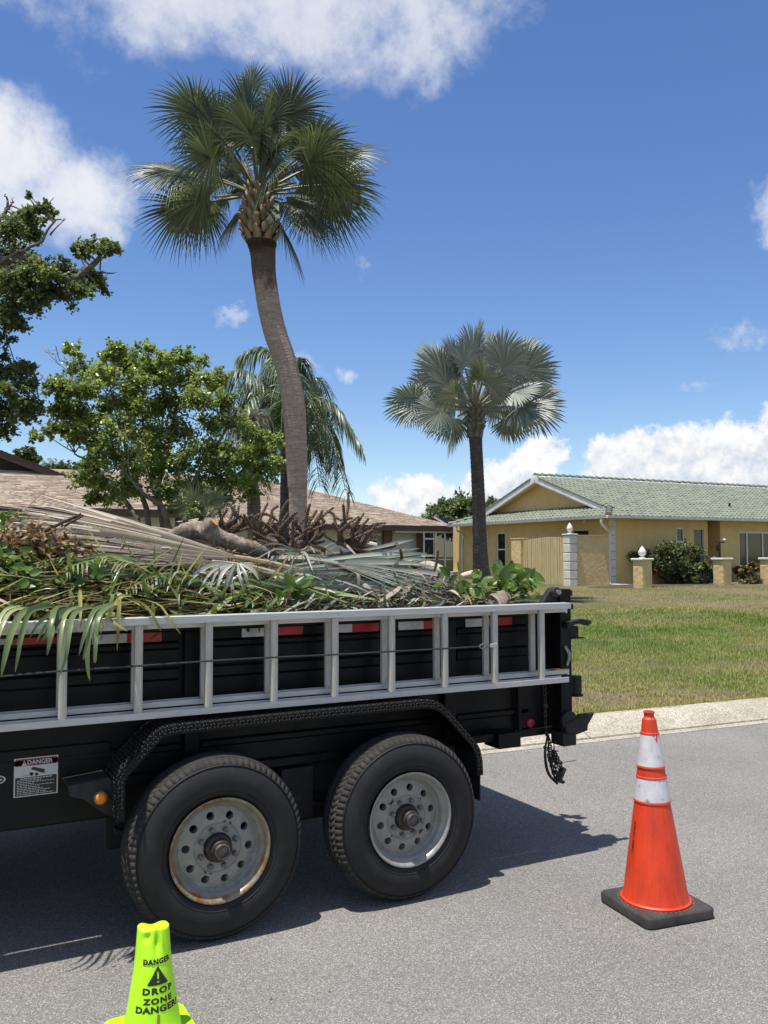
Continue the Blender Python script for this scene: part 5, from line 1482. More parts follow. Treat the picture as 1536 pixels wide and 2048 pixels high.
m_sabal = leafmat('sabal_leaf', [(0, (.044, .062, .044)), (.4, (.078, .104, .068)), (.7, (.125, .155, .098)), (1, (.21, .24, .15))], trans=.26, rough=.42, spec=.45, ovar=.35)
m_sabal_stem = pmat('sabal_petiole', (.10, .115, .045), (.16, .165, .075), 8, .5)
def trunkmat(name, a, b, c_, sc=5, st=(1, 1, 7)):
    m, t, bs, _o = newmat(name)
    P = t.obj()
    k = t.noise(t.scalev(P, st), sc, 7, .7)
    col = t.ramp(k, [(.28, a), (.5, b), (.72, c_)])
    col = t.mix(1.0, col, t.ramp(t.noise(P, 45, 4, .7), [(.3, .65), (.65, 1.12)]), 'MULTIPLY')
    t.put(bs.inputs['Base Color'], col); t.put(bs.inputs['Roughness'], .9); t.put(bs.inputs['Specular IOR Level'], .2)
    t.put(bs.inputs['Normal'], t.bump(t.m('ADD', k, t.m('MULTIPLY', t.noise(P, 60, 4, .7), .5)), .7, .02))
    return m
m_trunk = trunkmat('sabal_trunk', (.27, .195, .150), (.40, .305, .240), (.52, .42, .34))
t = NT(m_trunk.node_tree); bs = next(q for q in m_trunk.node_tree.nodes if q.type == 'BSDF_PRINCIPLED')   # fibre stain left below the crown
src = bs.inputs['Base Color'].links[0].from_socket; P = t.obj(); zs = t.n('ShaderNodeSeparateXYZ'); t.link(P, zs.inputs[0])
hz = t.m('ADD', zs.outputs[2], t.m('MULTIPLY', t.m('SUBTRACT', t.noise(t.scalev(P, (5, 5, 1.2)), 3, 5, .7), .5), 1.1))
t.put(bs.inputs['Base Color'], t.mix(t.m('MULTIPLY', t.sstep(5.2, 5.6, hz), .75), src, (.040, .026, .020)))
m_boot = pmat('dry_leaf_boot', (.20, .135, .075), (.36, .27, .165), 7, .85, bump=.4, bscale=40, stretch=(1, 1, .4))
m_fibre = pmat('dark_trunk_fibre', (.03, .018, .012), (.075, .045, .030), 14, .95, bump=.6, bscale=40)

# ------------------------------------------------------------------ tall cabbage palm
base = np.array((4.903, 12.104, 2.011)); base[2] = .25
tp = thing('cabbage_palm', 'tall cabbage palm with leaning bare trunk and dense dark fan crown', 'palm tree', tuple(base))
ctr = [tuple(base + (0, 0, -.3)), (4.891, 12.095, 2.278), (4.875, 12.077, 2.730), (4.858, 12.066, 3.093), (4.834, 12.058, 3.457), (4.807, 12.051, 3.820), (4.750, 12.060, 4.176), (4.670, 12.081, 4.539), (4.551, 12.123, 4.903), (4.461, 12.149, 5.266), (4.401, 12.160, 5.630), (4.370, 12.164, 5.845), (4.352, 12.159, 6.104), (4.334, 12.155, 6.327), (4.308, 12.152, 6.623)]
pr = 13.0 / 1751.6 / 2
rw = np.array([40, 36, 40, 43, 44, 46, 45, 45, 46, 46, 46, 47, 50, 54, 56]) * pr
mb = MB(); ringed(ctr, rw, mb, 24, .011, .055, 3); trk = mb.build('trunk', m_trunk, tp, smooth=60)
# dark fibrous collar under the boots
ck = [(4.351, 12.155, 6.088), (4.342, 12.154, 6.177), (4.334, 12.153, 6.273), (4.318, 12.154, 6.399)]
mb = MB(); ringed(ck, np.array([48, 52, 58, 54]) * pr, mb, 22, .03, .03, 5)
g = np.random.default_rng(8)
for i in range(260):
    u = g.uniform(.0, 1); q = spline(ck, 20)[int(u * 19)]; a = g.uniform(0, 6.28); r_ = (26 + 8 * u) * pr
    p = q + np.array((math.cos(a), math.sin(a), 0)) * r_
    mb.bar(p, p + np.array((math.cos(a) * .05, math.sin(a) * .05, g.uniform(-.10, .02))), .008, .003)
mb.build('fibre_collar', m_fibre, tp, smooth=40)
# criss-cross boots left from cut fronds
cc = np.array((4.309, 12.153, 6.586)); ctop = np.array((4.275, 12.149, 6.979))
mb = MB()
for k in range(9):
    for j in range(9):
        a = j * 2 * math.pi / 9 + (k % 2) * math.pi / 9 + g.normal(0, .06); u = k / 8
        ax = cc * (1 - u) + ctop * u; c0 = ax + UPV * (-.30 + .10 * 0) * (1 - u)
        rr = (68 + 20 * math.sin(math.pi * min(1, u * 1.1 + .1)) - 26 * u) * pr
        o_ = np.array((math.cos(a), math.sin(a), 0)); t_ = np.array((-math.sin(a), math.cos(a), 0))
        p0 = c0 + o_ * rr * .75; L = g.uniform(.13, .20); w0 = g.uniform(.06, .085)
        p1 = p0 + UPV * L * .55 + o_ * .05; p2 = p0 + UPV * L + o_ * g.uniform(.07, .11) + t_ * g.normal(0, .015)
        th_k = .014
        v = []
        for p, w_, dd in ((p0, w0, 0), (p1, w0 * .8, .02), (p2, w0 * .5, .02)):
            v.append([p - t_ * w_, p + o_ * (th_k + dd * .6), p + t_ * w_, p - o_ * th_k * .6])
        mb.grid(np.array(v), wrap=True); mb.f.append((np.array([[0, 1, 2, 3]]) + mb.nv - 4, 0, 0))
tag(mb.build('leaf_boots', m_boot, tp, smooth=0), kind='stuff')
hubc = np.array((4.268, 12.152, 6.979))
specs = []
# blade centres (offset from the growing point, metres) and blade radii
specs = [((-1.31, 0.40, 0.35), 0.86), ((-1.03, -0.03, 1.13), 0.80), ((-0.20, -0.12, 1.31), 0.82), ((0.23, -0.74, 1.13), 0.84), ((0.68, -0.92, 0.46), 0.84), ((1.26, -0.54, 0.76), 0.84), ((1.05, -0.78, 0.13), 0.82), ((-1.05, 0.72, -0.13), 0.78), ((-0.96, 0.11, -0.17), 0.72), ((-0.22, 0.56, -0.17), 0.66), ((-0.17, 0.65, 0.68), 0.80), ((0.43, 0.11, 1.57), 0.72), ((-0.43, 0.56, 1.31), 0.74), ((0.91, -0.08, -0.21), 0.74), ((0.39, -0.60, -0.24), 0.62), ((1.31, -0.12, 0.46), 0.84), ((-0.18, -0.81, 0.76), 0.80), ((-0.70, -0.59, 0.46), 0.62), ((0.91, 0.31, 0.46), 0.80), ((0.46, 0.66, 1.05), 0.80), ((-0.26, 1.04, 0.31), 0.80), ((1.05, 0.02, 1.05), 0.78), ((-0.08, 0.10, 1.80), 0.50), ((-0.05, -1.04, 0.39), 0.60)]
specs = [(np.array(a), b) for a, b in specs]
gi = 0
def palm_frond(root, hub, off, L, mleaf, mstem, nseg, spread, split, droop, costa, seed, prad=.016, blade=.42, r0=.5, cup=.15, fold=.4, sag=.06, wmul=1.0, K=7, tipw=1.0):
    """petiole arching out from the hub, blade centred near hub+off"""
    g = np.random.default_rng(seed); off = np.array(off); dist = np.linalg.norm(off); dirv = off / dist
    bs_ = hub + off * max(0.0, 1 - L * blade / dist)
    mid = hub + (bs_ - hub) * .5 + UPV * sag * dist
    pet = bez(hub - dirv * .02, mid, bs_, 8)
    d = nrm(pet[-1] - pet[-2]); d = nrm(d + UPV * -.10)
    sidev = np.cross(d, UPV)
    if np.linalg.norm(sidev) < .15: sidev = np.array((g.normal(), g.normal(), 0))
    n_ = nrm(np.cross(sidev, d)) * 1.0
    n_ = nrm(n_ * g.uniform(.15, .75) + nrm(sidev) * g.choice((-1, 1)) * g.uniform(.6, 1.0) + g.normal(0, .12, 3))
    mb = MB(); fan(mb, bs_, d, n_, L, spread, nseg, split, droop, costa, K=K, seed=seed, r0=r0, rv=.22, cup=cup, fold=fold, wmul=wmul, tipw=tipw)
    fo = mb.build('frond', mleaf, root, smooth=0)
    MB().tube(pet, np.linspace(prad * 1.6, prad * .8, 8), 6).build('petiole', mstem, fo)
    return fo
g = np.random.default_rng(90)
for k in range(17):                             # the rest of the crown, spread round the sphere
    a = k * 2.39996; e = R_(80 - 92 * ((k + .5) / 17) ** .9) + g.normal(0, .06)
    rd = g.uniform(1.02, 1.22) if e > -.1 else g.uniform(.85, 1.0)
    specs.append((np.array((math.cos(a) * math.cos(e), math.sin(a) * math.cos(e), math.sin(e))) * rd * np.array((1.08, 1.08, 1.0)), g.uniform(.78, .92)))
for i, (off, L) in enumerate(specs):
    palm_frond(tp, hubc, off, L * 1.05, m_sabal, m_sabal_stem, 64, R_(136), .42, .24, .28, 100 + i, r0=.46, cup=-.20, fold=.6, wmul=1.1, sag=.05)

# ------------------------------------------------------------------ silver palm in front of the yellow house
m_silver = leafmat('silver_palm_leaf', [(0, (.14, .165, .145)), (.4, (.215, .25, .218)), (.7, (.29, .325, .285)), (1, (.39, .42, .375))], trans=.08, rough=.42, spec=.5, ovar=.35, tcol=1.3)
m_silver_stem = pmat('silver_petiole', (.21, .21, .17), (.32, .31, .25), 8, .6)
m_dtrunk = trunkmat('silver_palm_trunk', (.055, .045, .042), (.105, .088, .08), (.20, .175, .155))
ZS = 24.0
base = np.array((13.567, 20.080, 0.619)); base[2] = .46
bp = thing('silver_palm', 'silver leaved fan palm with dark straight trunk before the yellow house', 'palm tree', tuple(base))
sr_ = ZS / 1751.6 / 2
ct = [(13.569, 20.084, 0.537), (13.551, 20.077, 0.811), (13.513, 20.076, 1.181), (13.479, 20.067, 1.660), (13.446, 20.045, 2.344), (13.405, 20.019, 3.165), (13.358, 19.997, 3.986), (13.306, 19.981, 4.739), (13.281, 19.976, 5.054)]
mb = MB(); ringed(ct, np.array([46, 41, 35, 30, 27.5, 26.5, 25.5, 26, 30]) * sr_, mb, 20, .022, .085, 4); mb.build('trunk', m_dtrunk, bp, smooth=60)
bc = np.array((13.278, 19.970, 5.191))
mb = MB(); g = np.random.default_rng(21)
for k in range(7):
    for j in range(7):
        a = j * 2 * math.pi / 7 + (k % 2) * .45 + g.normal(0, .1); u = k / 6
        o_ = np.array((math.cos(a), math.sin(a), 0)); t_ = np.array((-math.sin(a), math.cos(a), 0))
        p0 = bc + UPV * (-.32 + .62 * u) + o_ * (.17 - .05 * u); L = g.uniform(.28, .42); w0 = .12 - .03 * u
        p1 = p0 + UPV * L * .6 + o_ * .05; p2 = p0 + UPV * L + o_ * .14
        v = [[p - t_ * w_, p + o_ * .04, p + t_ * w_, p - o_ * .02] for p, w_ in ((p0, w0), (p1, w0 * .7), (p2, w0 * .35))]
        mb.grid(np.array(v), wrap=True)
tag(mb.build('leaf_boots', pmat('grey_leaf_boot', (.13, .115, .095), (.25, .225, .185), 6, .85, bump=.3), bp, smooth=0), kind='stuff')
hs_ = np.array((13.270, 19.951, 5.601)); silv = []
silv = [((-1.84, 0.74, 0.30), 0.93), ((-1.42, -0.05, -0.11), 0.98), ((-0.50, 0.82, -0.18), 0.93), ((-1.18, 0.05, 1.19), 1.04), ((-0.36, 0.64, 1.67), 1.02), ((-0.11, -0.06, 1.81), 1.02), ((0.64, -0.56, 1.67), 1.04), ((1.10, -1.14, 1.26), 1.07), ((1.78, -0.59, 0.71), 1.04), ((1.24, -1.33, 0.10), 1.07), ((1.40, -0.28, -0.04), 0.93), ((1.98, -0.36, 1.19), 0.93), ((-0.63, -0.91, 0.85), 0.88), ((-0.04, -1.11, 0.64), 0.88), ((-0.01, 1.02, 0.71), 0.93), ((1.02, 0.48, 0.58), 0.93), ((-1.04, 1.11, 0.30), 0.93), ((0.66, 0.22, 1.95), 0.93), ((0.57, -1.43, 0.44), 0.88), ((-1.13, -0.54, 0.44), 0.84), ((-0.88, 0.69, 1.67), 0.88), ((1.06, -0.33, -0.32), 0.74), ((0.26, 0.20, 2.22), 0.84), ((-0.74, -0.52, 1.40), 0.88), ((0.36, -1.09, 1.26), 0.93), ((1.47, -0.43, 1.81), 0.84), ((-1.27, -0.35, 0.71), 0.88), ((-1.07, 0.90, 0.85), 0.84), ((0.54, 0.73, 1.12), 0.84)]
silv = [(np.array(a), b) for a, b in silv]
for k in range(9):
    a = k * 2.39996 + 1; e = R_(80 - 95 * ((k + .5) / 9))
    silv.append((np.array((math.cos(a) * math.cos(e), math.sin(a) * math.cos(e), math.sin(e))) * np.array((1.75, 1.75, 1.5)), 1.05))
for i, (off, L) in enumerate(silv):
    palm_frond(bp, hs_, off, L, m_silver, m_silver_stem, 44, R_(128), .62, .10, .20, 300 + i, prad=.03, r0=.5, cup=-.16, fold=.45, blade=.46, K=6, tipw=1.3)

# ------------------------------------------------------------------ feather palm behind the tall one
m_feather = leafmat('feather_palm_leaf', [(0, (.062, .095, .055)), (.5, (.115, .165, .088)), (1, (.20, .25, .15))], trans=.2, rough=.4, spec=.5, ovar=.3)
base = np.array((7.652, 19.685, 2.389)); base[2] = .47
qp = thing('queen_palm', 'feather palm with arching drooping fronds behind the tall cabbage palm', 'palm tree', tuple(base))
ct = [tuple(base), (7.650, 19.651, 2.988), (7.633, 19.613, 3.826), (7.605, 19.579, 4.664), (7.598, 19.563, 5.024)]
mb = MB(); ringed(ct, np.array([.17, .155, .145, .14, .15]), mb, 14, .015, .12, 6); mb.build('trunk', m_dtrunk, qp, smooth=60)
for i, (a, b, c_) in enumerate([
        ((7.738, 19.021, 5.310), (8.334, 18.488, 5.214), (8.942, 18.119, 4.118)), ((8.071, 19.841, 5.716), (8.698, 20.057, 6.061), (9.204, 20.201, 4.848)), ((7.775, 18.804, 4.809), (8.134, 18.184, 4.460), (8.402, 17.897, 3.076)), ((7.448, 19.579, 6.102), (7.065, 19.749, 6.642), (6.570, 20.020, 6.440)),
        ((7.732, 19.983, 6.330), (7.648, 20.110, 6.845), (7.296, 20.568, 6.025)), ((6.933, 19.198, 5.626), (6.284, 19.071, 5.892), (5.804, 19.338, 5.608)), ((6.972, 18.967, 5.356), (6.403, 18.711, 5.153), (6.065, 18.728, 4.007)), ((7.266, 18.464, 5.526), (7.029, 17.569, 5.567), (7.008, 17.223, 3.893)),
        ((7.105, 18.673, 5.319), (6.675, 18.003, 5.172), (6.493, 17.961, 3.619)), ((7.547, 20.353, 5.509), (7.032, 20.937, 5.941), (6.727, 21.602, 4.999)), ((7.772, 19.424, 5.861), (7.942, 19.527, 6.445), (8.468, 19.527, 5.574)), ((8.193, 20.141, 5.276), (8.796, 20.281, 5.215), (9.260, 20.448, 3.979)), ((7.975, 20.436, 6.063), (8.182, 20.969, 6.699), (8.245, 21.667, 5.776)), ((7.189, 19.553, 4.993), (6.812, 19.539, 4.726), (6.702, 19.558, 3.426)),
        ((7.432, 18.727, 5.355), (7.558, 17.989, 5.243), (7.623, 17.576, 3.964)), ((7.137, 18.440, 5.169), (6.731, 17.538, 4.883), (6.567, 17.248, 3.555)), ((8.078, 20.187, 5.525), (8.603, 20.808, 5.667), (8.976, 21.360, 4.451)), ((7.687, 20.377, 5.775), (7.678, 21.263, 6.186), (7.549, 22.054, 5.382)), ((7.238, 19.025, 5.858), (7.037, 18.660, 6.174), (7.254, 18.129, 5.579)), ((7.825, 19.233, 4.753), (8.017, 18.928, 4.370), (8.157, 18.806, 3.245)), ((7.509, 20.071, 4.845), (7.369, 20.390, 4.506), (7.341, 20.588, 3.283))]):
    root_ = np.array((7.597, 19.562, 5.048)); mb = MB()
    cpts = [root_, np.array(a), np.array(b), np.array(c_)]
    pinnate(mb, cpts, .66, 96, droop=1.0, w_=.016, seed=400 + i, hang=.95, up=.1, r0=.45)
    fo = mb.build('frond', m_feather, qp, smooth=0)
    MB().tube(spline(cpts, 24), np.linspace(.034, .006, 24), 5).build('rachis', m_sabal_stem, fo)
# ------------------------------------------------------------------ small palm with a hanging grey skirt
base = np.array((6.144, 17.660, 2.196)); base[2] = .45
kp = thing('skirted_palm', 'short palm with a rough trunk and hanging greyish leaf skirt', 'palm tree', tuple(base))
ct = [tuple(base), (6.138, 17.645, 2.512), (6.109, 17.633, 2.987), (6.041, 17.635, 3.567), (5.971, 17.633, 4.253), (5.948, 17.633, 4.464)]
mb = MB(); ringed(ct, np.array([.17, .145, .135, .13, .12, .12]), mb, 14, .05, .09, 9); mb.build('trunk', trunkmat('rough_palm_trunk', (.07, .058, .045), (.135, .115, .09), (.22, .19, .15), 4), kp, smooth=0)
m_skirt = leafmat('grey_skirt_leaf', [(0, (.09, .085, .055)), (.5, (.15, .15, .095)), (1, (.22, .225, .15))], trans=.2, rough=.6)
g = np.random.default_rng(31); hub = np.array((5.949, 17.635, 4.412))
for i in range(26):
    a = i * 2.39996; up_ = g.uniform(-.1, .8); L = g.uniform(.8, 1.25)
    d = nrm(np.array((math.cos(a), math.sin(a), up_))); mb = MB()
    e1 = hub + d * .28; e2 = e1 + np.array((d[0] * .30, d[1] * .30, -.10)); e3 = e2 + np.array((d[0] * .1, d[1] * .1, -L * .75))
    for k in range(9):
        j = g.normal(0, .09, 3); q = spline([hub, e1 + j * .4, e2 + j, e3 + j * 2.0], 9); wv = nrm(np.cross(q[4] - q[3], g.normal(0, 1, 3)))
        hw = .012 * np.sin(np.linspace(.5, 3.1, 9))
        mb.grid(np.stack([q - wv * hw[:, None], q + wv * hw[:, None]], 1), r=float(g.uniform(.1, 1)))
    mb.build('frond', m_skirt, kp, smooth=0)
# low palmetto under the shrub tree
pm = thing('palmetto', 'little green fan palmetto at the foot of the spreading tree', 'palm', (4.228, 14.924, 2.358))
hub = np.array((4.229, 14.926, 2.315))
for i, (dx, dz, L) in enumerate([(-.35, .28, .42), (-.2, .42, .42), (0, .5, .45), (.22, .40, .42), (.36, .26, .40), (.05, .30, .4), (-.1, .18, .36), (.2, .12, .36)]):
    palm_frond(pm, hub, np.array((.886, -.464, 0)) * dx + UPV * dz + np.array((0, (-1) ** i * .15, 0)), L, m_sabal, m_sabal_stem, 26, R_(120), .3, .15, .15, 600 + i, prad=.008, r0=.75)
MB().tube([hub + (0, 0, -.9), hub + (0, 0, .03)], .04, 7).build('trunk', m_fibre, pm)

# ------------------------------------------------------------------ leafy trees
m_leaf = leafmat('spreading_tree_leaf', [(0, (.10, .145, .055)), (.35, (.175, .235, .078)), (.65, (.25, .315, .105)), (.9, (.35, .41, .15)), (1, (.48, .52, .24))], trans=.5, rough=.30, spec=.7, ovar=0)
m_oakleaf = leafmat('oak_leaf', [(0, (.062, .088, .045)), (.5, (.115, .155, .068)), (.9, (.19, .235, .10)), (1, (.28, .32, .14))], trans=.45, rough=.42, spec=.45, ovar=0)
m_bark = trunkmat('grey_bark', (.10, .085, .07), (.18, .155, .13), (.30, .27, .235), 6, (1, 1, 2.5))
def clump(mb, tw, c_, rad_, n, g, L=(.045, .085), asp=.36, limb=None, rb=.4, rvar=.22, flat_=.8, twn=6, twr=.006):
    """a clump: twigs out from its middle, leaves gathered along them"""
    c_ = np.array(c_, float)
    k = max(3, int(n / 26))
    D = nrm(g.normal(0, 1, (k, 3)) * np.array((1, 1, flat_)) + np.array((0, 0, .18)))
    ends = c_ + D * (rad_ * g.uniform(.55, 1.08, k))[:, None] * np.array((1, 1, flat_))
    if tw is not None:
        for e in ends[::max(1, k // twn)]:
            tw.tube(bez(c_ if limb is None else limb, (c_ + e) / 2 + g.normal(0, rad_ * .12, 3), e, 5), np.linspace(twr, twr * .35, 5), 4, cap=False)
    ii = g.integers(0, k, n); u = g.uniform(.25, 1.04, n) ** .75
    P = c_ + (ends[ii] - c_) * u[:, None] + g.normal(0, rad_ * .10, (n, 3))
    Dl = nrm((ends[ii] - c_) * .6 / rad_ + g.normal(0, .75, (n, 3)) + np.array((0, 0, .1)))
    Nn = nrm(g.normal(0, .55, (n, 3)) + np.array((-.1, -.15, 1.0)))
    l_ = g.uniform(L[0], L[1], n)
    leaves(mb, P, Dl, Nn, l_, l_ * asp * g.uniform(.8, 1.2, n), np.clip(rb + g.normal(0, rvar, n) + g.normal(0, .10), 0, 1))
ZT_ = 16.0
base = np.array((3.599, 16.172, 2.107)); base[2] = .38
lt = thing('spreading_tree', 'light green many stemmed small tree in front of the tan roof', 'tree', tuple(base))
g = np.random.default_rng(77)
stems = [[(3.634, 16.160, 1.989), (3.534, 16.066, 2.576), (3.308, 16.038, 3.156), (3.110, 16.103, 3.833), (2.919, 16.055, 4.446)], [(3.556, 16.427, 1.994), (3.378, 16.604, 2.508), (3.127, 16.936, 2.943), (2.820, 17.191, 3.283), (2.492, 17.456, 3.628)],
         [(3.901, 16.134, 1.990), (3.812, 16.253, 2.685), (3.880, 16.293, 3.342), (4.030, 16.172, 4.085), (4.202, 16.034, 4.921)], [(3.923, 15.670, 1.981), (3.705, 15.528, 2.507), (3.382, 15.460, 2.715), (3.139, 15.459, 2.969), (2.945, 15.433, 3.219)], [(4.241, 15.843, 1.987), (4.204, 15.828, 2.580), (4.390, 15.582, 3.207), (4.700, 15.388, 3.750), (5.009, 15.191, 4.384)],
         [(4.444, 16.075, 1.993), (4.626, 16.063, 2.509), (4.979, 15.965, 2.983), (5.421, 15.824, 3.369), (5.793, 15.613, 3.651)], [(3.739, 16.270, 3.055), (3.648, 16.725, 3.848), (3.612, 17.036, 4.659), (3.446, 17.191, 5.453)], [(3.367, 16.015, 3.021), (2.919, 15.994, 3.539), (2.462, 16.101, 3.881), (2.103, 16.273, 4.148)]]
mb = MB()
for i, s_ in enumerate(stems):
    q = spline(s_, 18) + g.normal(0, .012, (18, 3)); mb.tube(q, np.linspace(.062 if i < 6 else .035, .014, 18), 8)
mb.build('trunk', m_bark, lt, smooth=60)
mb = MB(); tw = MB()
cl16 = [((2.251, 16.243, 5.320), 0.20, 130), ((2.545, 17.352, 5.249), 0.28, 200), ((2.054, 16.274, 4.635), 0.30, 300), ((2.406, 16.075, 4.586), 0.36, 380), ((2.338, 16.442, 4.189), 0.34, 350), ((2.071, 16.362, 4.248), 0.26, 180), ((2.852, 16.708, 4.967), 0.34, 330), ((2.897, 15.663, 5.266), 0.24, 200), ((3.173, 16.933, 5.230), 0.28, 230), ((3.443, 16.715, 5.357), 0.30, 260), ((2.712, 15.567, 5.094), 0.18, 90), ((3.586, 16.087, 5.013), 0.36, 380), ((3.140, 15.556, 4.649), 0.36, 360), ((3.757, 15.478, 5.139), 0.26, 200), ((4.033, 15.614, 5.268), 0.22, 160), ((3.920, 15.763, 4.846), 0.34, 330), ((4.328, 15.573, 4.895), 0.32, 280), ((4.825, 16.139, 4.978), 0.28, 210), ((4.664, 15.045, 4.424), 0.30, 230), ((4.215, 15.154, 4.405), 0.36, 330), ((3.974, 16.150, 4.452), 0.38, 380), ((3.619, 16.836, 4.435), 0.40, 420), ((3.145, 17.036, 4.526), 0.40, 420), ((2.762, 17.182, 4.137), 0.36, 330), ((2.973, 15.615, 3.807), 0.40, 430), ((3.752, 16.776, 3.956), 0.42, 420), ((4.100, 16.077, 3.891), 0.38, 330), ((4.732, 16.135, 4.127), 0.34, 260), ((4.920, 15.200, 4.105), 0.30, 180), ((1.725, 16.551, 3.758), 0.16, 70), ((1.967, 17.451, 3.949), 0.18, 90), ((2.129, 17.123, 4.039), 0.20, 110), ((2.363, 17.215, 4.001), 0.22, 140), ((2.429, 16.153, 3.708), 0.26, 190), ((2.729, 15.888, 3.473), 0.32, 300), ((2.706, 17.047, 3.313), 0.28, 210), ((2.398, 15.883, 2.974), 0.24, 150), ((2.928, 17.274, 3.056), 0.30, 260), ((3.084, 15.714, 3.296), 0.38, 380), ((3.643, 16.262, 3.282), 0.40, 420), ((3.978, 15.759, 3.296), 0.40, 420), ((4.333, 15.389, 3.503), 0.38, 360), ((4.579, 14.987, 3.429), 0.36, 330), ((5.202, 15.760, 3.494), 0.34, 300), ((5.604, 15.783, 3.660), 0.30, 230), ((5.708, 15.387, 3.763), 0.24, 150), ((5.767, 15.146, 3.367), 0.20, 110), ((5.586, 15.451, 3.200), 0.30, 230), ((5.087, 15.405, 3.038), 0.32, 260), ((4.691, 15.652, 3.042), 0.36, 330), ((4.435, 16.420, 2.950), 0.36, 330), ((3.776, 15.648, 2.783), 0.34, 280), ((3.200, 15.835, 2.867), 0.30, 230), ((2.808, 17.356, 2.771), 0.22, 150), ((2.977, 17.264, 2.722), 0.18, 100), ((3.044, 16.382, 2.764), 0.24, 150), ((3.709, 16.570, 3.644), 0.40, 360), ((4.868, 15.914, 2.694), 0.28, 180), ((5.470, 15.962, 2.857), 0.26, 160), ((4.168, 15.093, 2.539), 0.26, 150), ((4.188, 16.560, 2.523), 0.20, 90), ((5.254, 15.206, 3.853), 0.26, 140), ((3.464, 15.962, 5.391), 0.20, 110), ((4.417, 15.902, 5.245), 0.20, 110)]
allst = np.concatenate([spline(s_, 18) for s_ in stems])
for p, rad_, n in cl16:
    p = np.array(p); j = np.argmin(np.linalg.norm(allst - p, axis=1))
    tw.tube(bez(allst[j], (allst[j] + p) / 2 + np.array((0, 0, -.04)), p, 6), np.linspace(.014, .006, 6), 5, cap=False)
    clump(mb, tw, p, rad_ * 1.12, int(n * 3.0), g, L=(.045, .085), asp=.42, rb=.47 + .12 * math.sin(p[0] * 9), twn=7, twr=.005)
cr_t = mb.build('crown', m_leaf, lt, smooth=0); tag(cr_t, kind='stuff')
tag(tw.build('twigs', m_bark, lt, smooth=0), kind='stuff')
dt = MB()
for a, b in [((2.277, 16.699, 5.004), (1.858, 17.004, 5.476)), ((2.110, 16.774, 5.214), (2.040, 16.794, 5.507)), ((1.987, 16.832, 5.324), (1.876, 16.999, 5.394)), ((2.014, 16.628, 4.692), (1.611, 16.701, 5.131)), ((1.809, 16.721, 4.936), (1.681, 16.683, 4.808)), ((2.092, 16.506, 4.136), (1.599, 16.636, 4.388)), ((2.236, 16.317, 4.146), (1.770, 16.458, 3.972)), ((2.002, 16.447, 4.004), (1.522, 16.596, 3.814)), ((3.386, 15.105, 2.950), (2.802, 15.245, 3.878)), ((3.098, 15.256, 2.951), (3.035, 15.142, 3.537)), ((3.191, 15.192, 3.207), (3.350, 14.973, 3.621)), ((4.107, 15.962, 5.086), (4.246, 15.974, 5.571)), ((4.476, 15.769, 5.084), (4.663, 15.768, 5.365))]:
    a, b = np.array(a), np.array(b)
    q = bez(a, (a + b) / 2 + g.normal(0, .08, 3), b, 8); dt.tube(q, np.linspace(.010, .003, 8), 4)
    for k in range(4):
        i = 2 + k; dt.tube([q[i], q[i] + (b - a) * .25 + g.normal(0, .07, 3)], [.005, .002], 4)
tag(dt.build('dead_twigs', pmat('pale_dead_twig', (.20, .17, .14), (.32, .29, .25), 10, .9), lt, smooth=0), kind='stuff')

# oak reaching in from the left
ob = np.array((-0.573, 16.106, 1.918)); ob[2] = .33
ok = thing('oak_tree', 'dark oak branches reaching in from the left edge of the picture', 'tree', tuple(ob))
limbs = [[tuple(ob), (-0.576, 16.003, 3.754), (-0.431, 15.836, 5.349), (-0.021, 15.581, 6.066), (0.683, 15.203, 6.223), (1.388, 14.825, 6.380), (1.891, 14.580, 6.059), (2.241, 14.385, 6.258), (2.413, 14.282, 6.496)], [(-0.431, 15.836, 5.349), (0.110, 15.484, 6.545), (0.674, 14.985, 6.158), (1.149, 14.611, 6.373), (1.480, 14.315, 6.539), (1.646, 14.212, 6.825), (1.817, 14.119, 6.887)],
         [(-0.576, 16.003, 3.754), (0.162, 15.818, 4.186), (0.740, 15.623, 4.283), (1.325, 15.419, 4.464), (1.578, 15.282, 4.545)], [(-0.021, 15.581, 6.066), (0.538, 15.469, 6.856), (0.971, 15.339, 7.136), (1.073, 15.269, 7.421), (1.020, 15.289, 7.560)], [(0.971, 15.339, 7.136), (1.097, 15.261, 7.339), (1.152, 15.225, 7.478)], [(0.683, 15.203, 6.223), (1.116, 14.997, 5.863), (1.542, 14.776, 5.821), (2.036, 14.514, 5.883)]]
mb = MB()
for i, s_ in enumerate(limbs):
    n = 26; q = spline(s_, n) + g.normal(0, .012, (n, 3)); r0_ = [.20, .05, .07, .05, .03, .035][i]; mb.tube(q, r0_ * np.linspace(1, .07, n) ** (.8), 8)
mb.build('trunk', m_bark, ok, smooth=60)
mb = MB(); tw = MB();
